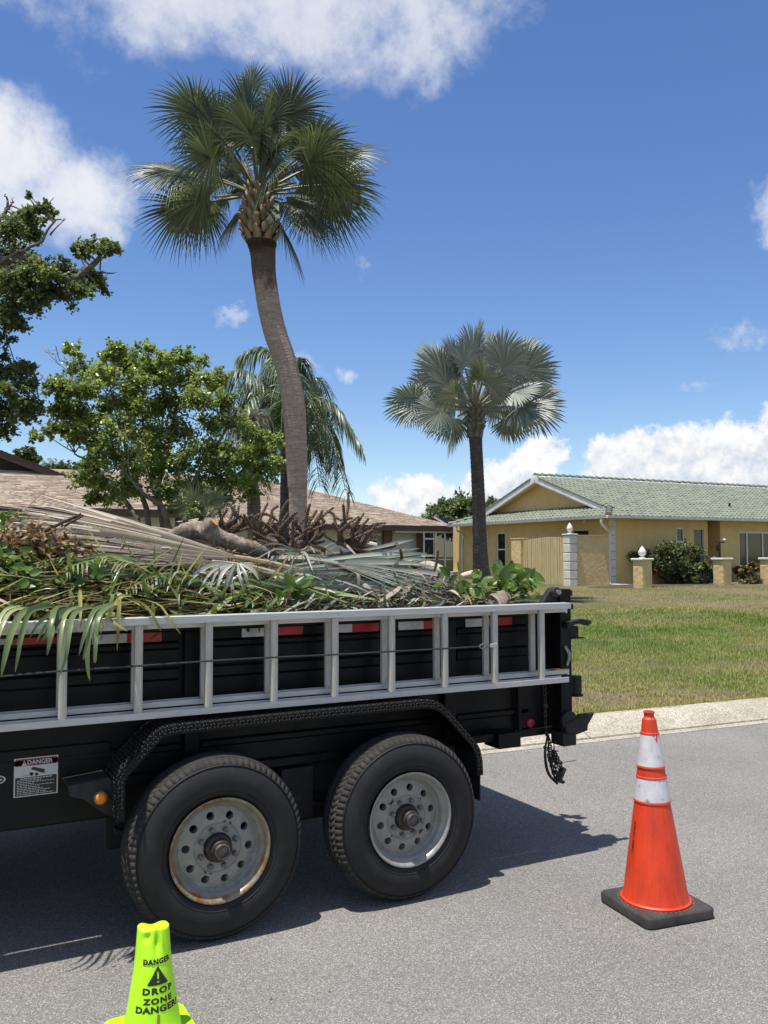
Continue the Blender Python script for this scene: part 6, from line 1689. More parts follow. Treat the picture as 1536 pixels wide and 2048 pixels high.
oak16 = [((0.108, 15.606, 6.747), 0.60, 500), ((0.523, 15.171, 6.998), 0.50, 400), ((1.008, 14.762, 6.822), 0.34, 330), ((1.270, 15.314, 7.181), 0.26, 200), ((1.420, 15.121, 7.207), 0.22, 150), ((1.526, 14.267, 7.020), 0.16, 90), ((1.646, 14.544, 7.045), 0.16, 80), ((1.406, 15.085, 6.876), 0.24, 180), ((1.204, 15.332, 6.674), 0.26, 200), ((0.995, 15.544, 6.539), 0.30, 260), ((1.307, 14.520, 7.327), 0.07, 26), ((1.308, 15.274, 6.990), 0.24, 160), ((0.840, 15.346, 6.125), 0.42, 480), ((1.146, 14.489, 5.925), 0.36, 420), ((1.433, 14.491, 6.087), 0.32, 340), ((1.367, 14.517, 5.807), 0.34, 360), ((1.628, 14.248, 5.926), 0.30, 300), ((1.913, 14.769, 6.240), 0.24, 200), ((1.694, 14.483, 5.803), 0.30, 280), ((1.993, 14.753, 5.877), 0.26, 220), ((2.078, 14.026, 5.771), 0.24, 190), ((2.377, 14.738, 6.175), 0.22, 160), ((2.459, 14.509, 5.957), 0.16, 80), ((2.182, 14.741, 6.148), 0.22, 150), ((2.180, 14.519, 6.575), 0.18, 110), ((2.333, 14.272, 6.562), 0.20, 150), ((2.462, 13.910, 6.467), 0.18, 130), ((2.707, 14.615, 6.715), 0.12, 60), ((1.972, 14.119, 6.375), 0.10, 40), ((1.193, 14.992, 5.669), 0.32, 320), ((1.399, 14.436, 5.592), 0.26, 200), ((0.956, 14.669, 5.318), 0.34, 330), ((1.249, 15.174, 5.436), 0.22, 150), ((1.126, 15.468, 5.201), 0.16, 80), ((0.700, 15.201, 5.335), 0.50, 420), ((0.274, 15.772, 5.833), 0.60, 500), ((1.860, 14.977, 6.501), 0.14, 60), ((0.438, 15.471, 4.475), 0.55, 480), ((0.878, 15.509, 4.522), 0.42, 430), ((1.090, 14.852, 4.542), 0.20, 120), ((1.252, 14.607, 4.511), 0.24, 180), ((1.412, 14.579, 4.324), 0.16, 90), ((1.177, 14.504, 4.173), 0.30, 280), ((1.393, 14.476, 3.952), 0.22, 150), ((1.592, 15.133, 4.092), 0.14, 70), ((1.115, 15.556, 4.055), 0.34, 340), ((1.257, 14.539, 3.834), 0.24, 180), ((1.499, 15.158, 3.901), 0.16, 80), ((0.820, 15.579, 3.872), 0.45, 400), ((1.033, 15.369, 3.694), 0.26, 200), ((1.032, 15.101, 4.785), 0.16, 80), ((1.387, 14.908, 4.637), 0.16, 90)]
allst = np.concatenate([spline(s_, 26) for s_ in limbs])
for p, rad_, n in oak16:
    p = np.array(p); j = np.argmin(np.linalg.norm(allst - p, axis=1))
    tw.tube(bez(allst[j], (allst[j] + p) / 2 + np.array((0, 0, .03)), p, 6), np.linspace(.016, .006, 6), 5, cap=False)
    clump(mb, tw, p, rad_ * 1.1, int(n * 2.6), g, L=(.04, .075), asp=.42, rb=.44, twn=7, twr=.0045)
tag(mb.build('crown', m_oakleaf, ok, smooth=0), kind='stuff')
for a, b in [((1.616, 14.239, 6.631), (1.831, 14.112, 6.879)), ((1.446, 14.416, 7.059), (1.268, 14.494, 7.333)), ((2.419, 14.296, 6.177), (2.617, 14.192, 6.184)), ((2.241, 14.385, 6.258), (2.553, 14.206, 6.536)), ((2.206, 14.406, 6.218), (2.094, 14.448, 6.498)), ((2.383, 14.313, 6.217), (2.412, 14.280, 6.536)), ((1.413, 14.438, 6.981), (1.671, 14.288, 7.254))]:
    q = bez(a, (np.array(a) + np.array(b)) / 2 + g.normal(0, .03, 3), b, 6); tw.tube(q, np.linspace(.016, .005, 6), 5)
tag(tw.build('twigs', m_bark, ok, smooth=0), kind='stuff')

# far trees over the roofs
def far_tree(lab, c_, rx, rz, n, leafL, mleaf, cat='tree', grp=None, seed=1, zb=.5):
    g = np.random.default_rng(seed); c_ = np.array(c_, float)
    o = thing('broadleaf_tree', lab, cat, (c_[0], c_[1], zb), grp)
    MB().tube([(c_[0], c_[1], zb), (c_[0] + .1, c_[1], c_[2])], [.3, .14], 8).build('trunk', m_bark, o)
    mb = MB()
    for k in range(34):
        d = nrm(g.normal(0, 1, 3)); q = c_ + d * np.array((rx, rx, rz)) * g.uniform(.35, .85)
        clump(mb, None, q, rx * .38, n // 14, g, L=leafL, rb=.4)
    tag(mb.build('crown', mleaf, o, smooth=0), kind='stuff'); return o
far_tree('dark green tree behind the gap between the two houses', (36.912, 57.369, 4.431), 3.0, 1.5, 6000, (.22, .40), m_oakleaf, seed=3)
far_tree('pale green tree crown just right of the silver palm trunk', (37.819, 54.609, 4.868), 1.6, .9, 2500, (.2, .36), m_oakleaf, seed=4)
far_tree('dark tree top peeping over the tan gable at the left', (6.186, 66.430, 8.701), .9, .75, 1500, (.16, .3), m_oakleaf, seed=5)
far_tree('low far tree top on the tan ridge', (9.697, 73.643, 8.526), 1.3, .5, 900, (.16, .3), m_oakleaf, seed=6)
fp_ = thing('distant_palm', 'tiny round headed palm above the tan roof ridge', 'palm tree', (9.141, 79.565, 8.895))
hub = np.array((9.127, 79.535, 9.536))
MB().tube([hub + (0, 0, -9), hub], .2, 8).build('trunk', m_dtrunk, fp_)
for i in range(16):
    a = i * 2.4; e = .9 - i * .09
    mb = MB(); d = nrm(np.array((math.cos(a) * math.cos(e), math.sin(a) * math.cos(e), math.sin(e))))
    pinnate(mb, [hub, hub + d * .5, hub + d * .9 + (0, 0, -.1), hub + d * 1.15 + (0, 0, -.4)], .35, 14, hang=.6, w_=.03, seed=i); mb.build('frond', m_feather, fp_, smooth=0)

# shrubs against the yellow house
def shrub(name, lab, c_, rx, rz, n, L, mats, seed, grp=None, flowers=None):
    g = np.random.default_rng(seed); c_ = np.array(c_, float)
    o = thing(name, lab, 'shrub', (c_[0], c_[1], .47), grp); mb = MB(); tw = MB()
    for k in range(34):
        d = nrm(g.normal(0, 1, 3) + np.array((0, 0, .15))); q = c_ + d * np.array((rx, rx * .6, rz)) * g.uniform(.45, .92)
        q[2] = max(q[2], .62)
        tw.tube(bez((c_[0], c_[1], .4), (q + c_) / 2, q, 5), [.03, .025, .02, .012, .008], 5, cap=False)
        clump(mb, tw, q, rx * .26, n // 34, g, L=L, rb=.42, rvar=.2, twn=3)
    tag(mb.build('foliage', mats, o, smooth=0), kind='stuff'); tag(tw.build('stems', m_bark, o, smooth=0), kind='stuff')
    return o
m_shrubleaf = leafmat('shrub_leaf', [(0, (.045, .062, .026)), (.4, (.082, .108, .040)), (.7, (.14, .165, .06)), (.93, (.22, .22, .10)), (1, (.30, .13, .08))], trans=.25, rough=.45, ovar=0)
m_croton = leafmat('croton_leaf', [(0, (.06, .03, .025)), (.4, (.11, .085, .045)), (.7, (.20, .17, .05)), (1, (.42, .38, .05))], trans=.25, rough=.45, ovar=0)
m_lightsh = leafmat('light_shrub_leaf', [(0, (.06, .08, .03)), (.5, (.12, .15, .05)), (1, (.30, .33, .12))], trans=.25, rough=.45, ovar=0)
shrub('flowering_shrub', 'big rounded dark green shrub between the two pillars', (26.531, 25.906, 1.408), 1.85, .92, 9500, (.07, .13), m_shrubleaf, 41)
shrub('flowering_shrub', 'smaller pale shrub hugging the left side of the second pillar', (27.070, 24.751, 0.860), .85, .55, 3000, (.07, .13), m_lightsh, 42)
shrub('croton_shrub', 'reddish yellow croton bush under the big window', (30.837, 25.719, 0.837), .75, .48, 2600, (.08, .15), m_croton, 43)
shrub('croton_shrub', 'low reddish ground shrub at the right edge before the last pillar', (29.212, 23.874, 0.532), .95, .24, 2200, (.06, .12), m_croton, 44)
# mulch bed below the shrub
bed = MB(); g = np.random.default_rng(9)
bc_ = np.array((24.9, 24.4, 0))
a = np.linspace(0, 2 * np.pi, 40, endpoint=False)
rr = np.array([[(bc_[0] + (3.6 + .3 * math.sin(3 * q)) * f_ * math.cos(q), bc_[1] + 1.15 * f_ * math.sin(q), .0) for q in a] for f_ in (.02, .4, .75, 1.0)])
vv = ((rr[..., 0] * RV[0]) + (rr[..., 1] * RV[1])); uu = rr[..., 0] * RU[0] + rr[..., 1] * RU[1]
rr[..., 2] = lawn_h(uu, vv) + np.array([.05, .05, .045, .004])[:, None]
bed.grid(rr, wrap=True)
tag(bed.build('mulch_bed', pmat('mulch', (.03, .022, .016), (.10, .075, .05), 18, 1.0, bump=.9, bscale=50, bdist=.03), smooth=60), kind='structure')

# ------------------------------------------------------------------ the load of cuttings
m_dead = leafmat('dry_tan_leaf', [(0, (.13, .09, .065)), (.35, (.32, .255, .20)), (.7, (.54, .465, .385)), (1, (.70, .63, .54))], trans=.15, rough=.6, spec=.3, ovar=.2)
m_deadgrey = leafmat('dry_grey_leaf', [(0, (.14, .115, .09)), (.5, (.30, .255, .21)), (1, (.48, .42, .35))], trans=.12, rough=.65, spec=.25, ovar=.2)
m_silcut = leafmat('cut_silver_leaf', [(0, (.09, .105, .080)), (.4, (.185, .205, .16)), (.7, (.32, .335, .275)), (1, (.50, .50, .415))], trans=.12, rough=.38, spec=.6, ovar=.15, tcol=1.2)
m_greencut = leafmat('cut_green_leaf', [(0, (.065, .10, .038)), (.4, (.13, .185, .068)), (.75, (.215, .28, .11)), (1, (.36, .41, .20))], trans=.25, rough=.34, spec=.6, ovar=.2)
m_yellowcut = leafmat('yellowing_leaf', [(0, (.13, .135, .04)), (.5, (.28, .265, .075)), (1, (.50, .44, .15))], trans=.25, rough=.5, ovar=.2)
m_broad = leafmat('broad_green_leaf', [(0, (.055, .10, .018)), (.5, (.10, .175, .028)), (1, (.20, .29, .06))], trans=.35, rough=.36, spec=.5, ovar=.7)
m_straw = leafmat('straw', [(0, (.075, .040, .025)), (.3, (.16, .095, .05)), (.6, (.27, .20, .10)), (.85, (.20, .19, .06)), (1, (.40, .34, .20))], trans=.1, rough=.8, ovar=0)
m_brownleaf = leafmat('crisp_brown_leaf', [(0, (.10, .06, .03)), (.5, (.22, .14, .07)), (1, (.38, .27, .15))], trans=.15, rough=.7, ovar=0)
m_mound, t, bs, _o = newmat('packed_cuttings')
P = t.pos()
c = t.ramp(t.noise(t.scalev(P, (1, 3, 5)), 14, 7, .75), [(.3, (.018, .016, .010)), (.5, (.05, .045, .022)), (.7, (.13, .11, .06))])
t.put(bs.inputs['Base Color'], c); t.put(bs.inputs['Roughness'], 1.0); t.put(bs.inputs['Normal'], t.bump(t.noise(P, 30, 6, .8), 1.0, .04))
_tz = np.array([(-3.1, .36), (-1.0, .46), (.0, .48), (.45, .45), (.9, .39), (1.35, .34), (1.8, .315), (2.2, .28), (2.5, .20), (2.8, .10), (3.15, .0)])
def heap_z(x, y):
    """height of the heap inside the box"""
    h = np.interp(x, _tz[:, 0], _tz[:, 1]); s = np.clip((y - Y0) / .75, 0, 1); e = np.clip((Y1 - y) / .5, 0, 1)
    return ZT - .06 + .015 + h * np.sin(s * np.pi / 2) ** 1.1 * np.sin(e * np.pi / 2)
xs = np.linspace(X0 + .02, X1 - .06, 90); ys = np.linspace(Y0 + .032, Y1 - .034, 40)
G_, Q_ = np.meshgrid(xs, ys, indexing='ij')
g = np.random.default_rng(3)
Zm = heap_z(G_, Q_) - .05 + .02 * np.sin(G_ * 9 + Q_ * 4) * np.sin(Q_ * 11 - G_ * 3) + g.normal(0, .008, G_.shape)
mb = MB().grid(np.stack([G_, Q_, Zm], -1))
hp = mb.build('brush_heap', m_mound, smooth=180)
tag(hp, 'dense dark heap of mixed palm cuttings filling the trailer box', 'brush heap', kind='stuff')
# loose stems and strips all over the heap
def strips(name, lab, cat, n, xr, yr, mat_, L, wd, dirs, seed, zoff=(-.02, .06), rise=.25, curve=.3):
    g = np.random.default_rng(seed); x = g.uniform(*xr, n); y = g.uniform(*yr, n)
    z = heap_z(x, y) + g.uniform(*zoff, n)
    a = g.normal(dirs[0], dirs[1], n); l_ = g.uniform(L[0], L[1], n); e = g.normal(0, rise, n)
    D = np.stack([np.cos(a) * np.cos(e), np.sin(a) * np.cos(e), np.sin(e)], -1)
    S_ = nrm(np.cross(D, g.normal(0, .5, (n, 3)) + UPV)); N_ = np.cross(S_, D)
    ts = np.linspace(-.5, .5, 6); cv = g.normal(0, curve, n)
    cen = np.stack([x, y, z], -1)[:, None] + D[:, None] * (l_[:, None] * ts)[..., None] + (N_ * cv[:, None])[:, None] * ((.25 - ts ** 2) * 1.0)[None, :, None] * l_[:, None, None] + (S_ * g.normal(0, .15, n)[:, None])[:, None] * (ts ** 2)[None, :, None] * l_[:, None, None]
    hw = wd * np.array([.35, .9, 1.0, .9, .6, .1])
    wv = g.uniform(.6, 1.4, n)
    V_ = np.stack([cen - S_[:, None] * (hw[None, :, None] * wv[:, None, None]), cen + S_[:, None] * (hw[None, :, None] * wv[:, None, None])], 2).reshape(n, 12, 3)
    V_[..., 1] = np.clip(V_[..., 1], Y0 - .03, Y1 + .05)
    i = np.arange(n)[:, None] * 12; mb = MB(); mb.v.append(V_.reshape(-1, 3)); mb.nv = n * 12
    r_ = g.uniform(0, 1, n)
    for k in range(5): mb.f.append((i + np.array([[2 * k, 2 * k + 1, 2 * k + 3, 2 * k + 2]]), 0, r_))
    return tag(mb.build(name, mat_, smooth=0), lab, cat, kind='stuff')
strips('straw_litter', 'dry straw coloured strips strewn all over the heap of cuttings', 'straw', 1500, (-1.5, 3.0), (Y0 + .05, 4.35), m_straw, (.15, .5), .0035, (0.1, .45), 51, zoff=(-.03, .03))
strips('straw_litter', 'dry strips over the far half of the heap', 'straw', 900, (-1.5, 3.0), (4.7, 5.8), m_straw, (.2, .6), .005, (0.1, .6), 56, zoff=(-.05, .05))
strips('straw_litter', 'reddish brown fibres lying along the near edge at the left', 'straw', 900, (-.9, 1.05), (Y0 + .02, 4.22), m_straw, (.2, .6), .003, (-.05, .16), 52, zoff=(.0, .08), rise=.08)
strips('green_litter', 'narrow green leaf strips mixed through the middle of the heap', 'leaf litter', 240, (-1.0, 1.9), (Y0 + .02, 4.26), m_greencut, (.2, .5), .010, (.2, .9), 53, zoff=(.0, .09), rise=.4)
strips('yellow_litter', 'yellowing grassy leaves along the near left edge of the heap', 'leaf litter', 230, (-.6, 1.6), (Y0 + .0, 4.35), m_yellowcut, (.2, .5), .006, (.1, .8), 54, zoff=(.0, .08), rise=.35)
strips('silver_litter', 'frayed grey green leaf ends at the near right of the heap', 'leaf litter', 360, (1.6, 2.75), (Y0 + .0, 4.3), m_silcut, (.12, .35), .006, (.5, .8), 55, zoff=(-.01, .05), rise=.3)

strips('torn_leaves', 'crumpled torn green leaf pieces tangled in the left half of the heap', 'leaf litter', 380, (-.8, 1.5), (Y0 + .0, 4.24), m_greencut, (.08, .24), .011, (.3, 1.2), 57, zoff=(-.02, .05), rise=.7, curve=1.1)
strips('torn_leaves', 'crumpled dry tan leaf pieces tangled over the whole heap', 'leaf litter', 420, (-.9, 2.9), (Y0 + .0, 4.5), m_deadgrey, (.07, .22), .010, (.3, 1.2), 58, zoff=(-.02, .07), rise=.6, curve=1.0)
# green feather fronds lying in the heap
m_rachis = pmat('green_rachis', (.16, .19, .06), (.26, .27, .10), 8, .5)
for i, (pts, lab) in enumerate([([(1.034, 4.120, 1.439), (0.918, 4.180, 1.571), (0.754, 4.220, 1.623), (0.557, 4.150, 1.586)], 'arched green feather frond left of the limp silver leaflets'), ([(1.232, 4.100, 1.461), (1.124, 4.150, 1.545), (0.982, 4.150, 1.547), (0.807, 4.080, 1.482)], 'low green feather frond ahead of the dry frond stem'),
        ([(0.797, 4.200, 1.513), (0.636, 4.250, 1.619), (0.484, 4.250, 1.615), (0.330, 4.150, 1.555)], 'olive feather frond bowed across the left of the heap')]):
    o = thing('feather_frond', lab, 'palm frond', tuple(pts[0])); mb = MB(); pinnate(mb, pts, .15, 28, droop=.6, w_=.0055, seed=900 + i, hang=.8, up=.08, r0=.55); mb.build('leaflets', m_greencut, o, smooth=0)
    MB().tube(spline(pts, 20), np.linspace(.008, .003, 20), 6).build('rachis', m_rachis, o)
# big dry fan frond, tan
def big_fan(name, lab, hub, tip, nrmv, spread, nseg, m, seed, split=.72, droop=.05, fold=.5, wmul=1.0, jit=.5, K=9, mst=None, cup=0, lenf=.12, r0=.55, rv=.25, stem=True, tipw=1.0):
    hub, tip = np.array(hub, float), np.array(tip, float); d = tip - hub; L = np.linalg.norm(d)
    o = thing(name, lab, 'palm frond', tuple(hub)); mb = MB()
    fan(mb, hub, d / L, nrmv, L, spread, nseg, split, droop, .10, K=K, seed=seed, wmul=wmul, fold=fold, jit=jit, lenf=lenf, r0=r0, rv=rv, cup=cup, tipw=tipw)
    mb.build('blade', m, o, smooth=0)
    if stem:
        MB().tube(bez(hub - d * .28 + np.array((0, .08, -.05)), hub - d * .1, hub + d * .12, 8), np.linspace(.022, .012, 8), 7).build('petiole', mst or m_deadstem, o)
    return o
m_deadstem = pmat('dry_petiole', (.24, .17, .11), (.40, .31, .21), 9, .7)
big_fan('dry_fan_frond', 'big dry tan fan frond sweeping across the top left of the load', (1.543, 4.300, 1.609), (0.386, 4.620, 1.790), (.05, -.75, .62), R_(13.5), 27, m_dead, 701, split=.62, jit=1.0, fold=1.2, wmul=1.35, r0=.70, rv=.36, droop=.03)
big_fan('dry_fan_frond', 'second dry grey tan frond half hidden under the tan one', (1.370, 4.220, 1.595), (0.434, 4.400, 1.678), (.05, -.6, .75), R_(12), 34, m_deadgrey, 702, split=.6, jit=.9, fold=.8, wmul=1.3, r0=.5, rv=.3, droop=.05)
big_fan('dry_fan_frond', 'upper dry frond with loose pale tips at the far left of the load', (1.148, 4.750, 1.777), (0.199, 4.950, 1.888), (.05, -.75, .62), R_(14), 30, m_dead, 703, split=.4, jit=1.2, fold=.7, r0=.45, rv=.3, droop=.02)
big_fan('silver_fan_frond', 'big silvery cut fan frond fanning right along the near rail', (1.275, 4.160, 1.499), (2.451, 4.100, 1.405), (-.02, -.80, .58), R_(14.5), 20, m_silcut, 711, split=.93, jit=.4, fold=1.0, wmul=1.35, lenf=.04, cup=-.25, tipw=2.0, r0=.5, rv=.28, droop=.05, mst=m_silver_stem)
big_fan('silver_fan_frond', 'upper silvery green frond lying below the seed stalks', (1.517, 4.420, 1.593), (2.648, 4.520, 1.615), (.0, -.72, .68), R_(6), 12, m_silcut, 712, split=.88, jit=.4, fold=.9, wmul=1.4, tipw=2.0, r0=.55, rv=.25, droop=-.02, mst=m_silver_stem)
big_fan('silver_fan_frond', 'middle silvery frond with arched pale edges', (1.383, 4.260, 1.552), (2.683, 4.280, 1.523), (-.05, -.70, .70), R_(11), 15, m_silcut, 713, split=.80, jit=.6, fold=.95, wmul=1.4, tipw=1.6, r0=.62, rv=.28, droop=.07, mst=m_silver_stem)
big_fan('frayed_fan_frond', 'frayed grey green frond splaying down over the near right of the load', (1.874, 4.320, 1.613), (2.664, 4.120, 1.429), (.1, -.6, .8), R_(16), 26, m_silcut, 714, split=.35, jit=1.0, fold=.4, r0=.35, rv=.3, droop=.10, mst=m_silver_stem)

def spray(name, lab, hub, tips, m, w_=.010, K=8, seed=0, arch=.1, cat='palm frond', r0=.5, rv=.25, stem=None):
    """loose long leaflets from one point, each with its own arch"""
    g = np.random.default_rng(seed); hub = np.array(hub, float); o = thing(name, lab, cat, tuple(hub))
    if stem is not None:
        MB().tube(spline(stem, 14), np.linspace(.012, .006, 14), 6).build('rachis', m_sabal_stem, o)
    for i, tp_ in enumerate(tips):
        if len(tp_) == 3 and not hasattr(tp_[0], '__len__'): pts = [hub, (hub + np.array(tp_)) / 2 + UPV * arch * g.uniform(.6, 1.4), np.array(tp_)]
        else: pts = [np.array(q, float) for q in tp_]
        q = spline(pts, K * 2); T = nrm(np.gradient(q, axis=0)); wv = nrm(np.cross(T, np.array((g.normal(0, .3), -1.0, .35)) ))
        nn = np.cross(wv, T)
        t_ = np.linspace(0, 1, len(q)); hw = w_ * g.uniform(.55, 1.35) * np.clip(np.sin(np.pi * np.clip(t_, .06, 1) ** .75) ** .7, .04, 1)
        mb = MB(); mb.grid(np.stack([q - wv * hw[:, None] + nn * hw[:, None] * .35, q, q + wv * hw[:, None] + nn * hw[:, None] * .35], 1), r=float(np.clip(r0 + g.normal(0, rv), 0, 1)))
        mb.build('leaflet', m, o, smooth=180)
    return o
# green fronds hanging out over the rail and ladder on the left
spray('hanging_frond', 'green frond drooping over the ladder rail at the left edge', (0.526, 4.050, 1.398), [
    [(0.391, 3.920, 1.424), (0.314, 3.800, 1.418), (0.271, 3.700, 1.371), (0.227, 3.660, 1.224), (0.211, 3.660, 1.113)], [(0.430, 3.920, 1.424), (0.351, 3.800, 1.411), (0.300, 3.680, 1.342), (0.274, 3.640, 1.242), (0.266, 3.640, 1.183)],
    [(0.459, 3.920, 1.428), (0.377, 3.780, 1.417), (0.339, 3.660, 1.348), (0.321, 3.620, 1.261), (0.312, 3.620, 1.195)], [(0.489, 3.920, 1.427), (0.433, 3.780, 1.435), (0.369, 3.700, 1.422), (0.337, 3.640, 1.363), (0.315, 3.620, 1.297)],
    [(0.572, 3.940, 1.417), (0.474, 3.800, 1.413), (0.415, 3.700, 1.385), (0.384, 3.660, 1.354), (0.363, 3.660, 1.316)], [(0.529, 3.920, 1.424), (0.473, 3.760, 1.423), (0.448, 3.660, 1.396), (0.431, 3.620, 1.335), (0.424, 3.620, 1.309)],
    [(0.566, 3.900, 1.421), (0.482, 3.740, 1.380), (0.453, 3.700, 1.334), (0.439, 3.680, 1.287), (0.432, 3.680, 1.245)], [(0.352, 3.920, 1.431), (0.286, 3.800, 1.419), (0.246, 3.720, 1.351), (0.211, 3.700, 1.278)]], m_greencut, w_=.0105, seed=801, r0=.55)
spray('hanging_frond', 'two broad glossy green leaflets hanging left of the first rung', (0.672, 4.050, 1.415), [
    [(0.654, 3.940, 1.421), (0.551, 3.800, 1.423), (0.497, 3.680, 1.399), (0.475, 3.620, 1.330), (0.466, 3.600, 1.255), (0.463, 3.600, 1.188)], [(0.671, 3.920, 1.419), (0.568, 3.780, 1.417), (0.521, 3.680, 1.386), (0.501, 3.620, 1.309), (0.491, 3.610, 1.237), (0.466, 3.620, 1.160)],
    [(0.630, 3.920, 1.419), (0.529, 3.780, 1.420), (0.466, 3.700, 1.387), (0.430, 3.660, 1.344), (0.410, 3.660, 1.300)], [(0.610, 3.920, 1.421), (0.506, 3.780, 1.417), (0.441, 3.680, 1.381), (0.412, 3.660, 1.345), (0.390, 3.660, 1.305)]], m_greencut, w_=.013, seed=802, r0=.6)
spray('hanging_frond', 'green leaflets drooping between the first and second ladder rungs', (0.802, 4.050, 1.427), [
    [(0.782, 3.950, 1.432), (0.685, 3.820, 1.430), (0.610, 3.700, 1.414), (0.571, 3.640, 1.343), (0.553, 3.630, 1.286), (0.544, 3.630, 1.244)], [(0.768, 3.930, 1.434), (0.671, 3.800, 1.427), (0.611, 3.680, 1.389), (0.587, 3.640, 1.323), (0.567, 3.630, 1.256), (0.560, 3.630, 1.227)],
    [(0.787, 3.920, 1.434), (0.688, 3.780, 1.428), (0.627, 3.680, 1.378), (0.608, 3.630, 1.303), (0.605, 3.630, 1.221), (0.602, 3.630, 1.219)], [(0.787, 3.920, 1.431), (0.698, 3.780, 1.432), (0.631, 3.680, 1.402), (0.609, 3.640, 1.338), (0.606, 3.640, 1.263), (0.603, 3.640, 1.216)],
    [(0.734, 3.920, 1.428), (0.647, 3.780, 1.421), (0.600, 3.680, 1.379), (0.581, 3.660, 1.262), (0.584, 3.660, 1.183), (0.592, 3.660, 1.139)], [(0.794, 3.900, 1.436), (0.691, 3.800, 1.435), (0.631, 3.740, 1.411), (0.596, 3.700, 1.358), (0.582, 3.700, 1.259)]], m_greencut, w_=.0095, seed=803, r0=.6)
spray('yellow_stem_spray', 'yellow green bent leaf blades over the rail near the second rung', (0.797, 4.050, 1.461), [
    [(0.808, 3.950, 1.460), (0.739, 3.840, 1.460), (0.671, 3.740, 1.383), (0.639, 3.720, 1.319)], [(0.720, 3.900, 1.436), (0.672, 3.780, 1.408), (0.685, 3.740, 1.372), (0.728, 3.720, 1.339), (0.748, 3.720, 1.326)], [(0.751, 3.900, 1.457), (0.728, 3.800, 1.441), (0.713, 3.740, 1.351), (0.711, 3.740, 1.240)],
    [(0.808, 3.920, 1.448), (0.841, 3.820, 1.422), (0.859, 3.760, 1.382), (0.882, 3.740, 1.334), (0.891, 3.740, 1.319)], [(0.867, 3.940, 1.441), (0.905, 3.840, 1.423), (0.923, 3.760, 1.380), (0.955, 3.740, 1.329), (0.976, 3.740, 1.302)], [(0.780, 3.940, 1.452), (0.817, 3.860, 1.429), (0.867, 3.840, 1.398)], [(0.600, 4.000, 1.489), (0.580, 3.860, 1.452), (0.565, 3.740, 1.342)]], m_yellowcut, w_=.0075, seed=804, cat='leaf spray')
spray('green_frond', 'arching olive green frond stems above the near rail at left centre', (1.030, 4.250, 1.448), [
    (0.539, 4.350, 1.647), (0.710, 4.300, 1.654), (0.606, 4.200, 1.619), (0.802, 4.300, 1.637), (0.896, 4.300, 1.617), (0.415, 4.200, 1.598), (0.557, 4.150, 1.552), (0.700, 4.100, 1.551), (0.346, 4.100, 1.523), (0.820, 4.150, 1.572)], m_greencut, w_=.009, seed=805, arch=.07, r0=.45)
spray('olive_blades', 'upright yellow green shoot and bent blades left of the silver frond', (0.971, 4.200, 1.451), [(0.964, 4.200, 1.689), (0.820, 4.150, 1.607), (0.728, 4.200, 1.600), (1.065, 4.200, 1.569), (0.759, 4.250, 1.653), (0.855, 4.100, 1.591)], m_yellowcut, w_=.007, seed=806, arch=.04, cat='leaf spray')
spray('narrow_silver_frond', 'limp silvery leaflets hanging from a stem left of the big silver frond', (1.363, 4.200, 1.596), [
    [(1.357, 4.180, 1.596), (1.308, 4.120, 1.543), (1.282, 4.100, 1.484), (1.267, 4.100, 1.412)], [(1.347, 4.180, 1.596), (1.278, 4.120, 1.556), (1.247, 4.100, 1.496), (1.233, 4.100, 1.435)], [(1.370, 4.180, 1.596), (1.358, 4.120, 1.543), (1.372, 4.100, 1.482), (1.387, 4.100, 1.402)],
    [(1.377, 4.180, 1.598), (1.388, 4.120, 1.547), (1.397, 4.100, 1.494), (1.413, 4.100, 1.430)], [(1.338, 4.200, 1.596), (1.247, 4.150, 1.572), (1.189, 4.120, 1.521), (1.155, 4.100, 1.463)], [(1.343, 4.200, 1.591), (1.259, 4.140, 1.563), (1.223, 4.120, 1.508), (1.203, 4.100, 1.450)], [(1.325, 4.200, 1.601), (1.222, 4.150, 1.587), (1.148, 4.130, 1.545), (1.092, 4.100, 1.499)],
    [(1.383, 4.180, 1.601), (1.434, 4.140, 1.566), (1.460, 4.120, 1.517)], [(1.325, 4.200, 1.603), (1.243, 4.180, 1.604), (1.161, 4.150, 1.569), (1.116, 4.120, 1.522)], [(1.352, 4.180, 1.591), (1.318, 4.120, 1.519), (1.319, 4.100, 1.459), (1.312, 4.100, 1.411)]], m_silcut, w_=.0085, seed=807, r0=.7)
spray('narrow_silver_frond', 'fine grey green leaflets across the top of the silver fronds', (1.812, 4.450, 1.654), [
    (1.539, 4.250, 1.551), (1.587, 4.220, 1.538), (1.642, 4.200, 1.532), (1.738, 4.200, 1.536), (1.865, 4.300, 1.586), (1.493, 4.350, 1.594), (1.455, 4.400, 1.620), (1.953, 4.400, 1.626), (1.582, 4.450, 1.635), (1.780, 4.200, 1.557)], m_silcut, w_=.006, seed=808, arch=.05, r0=.4)

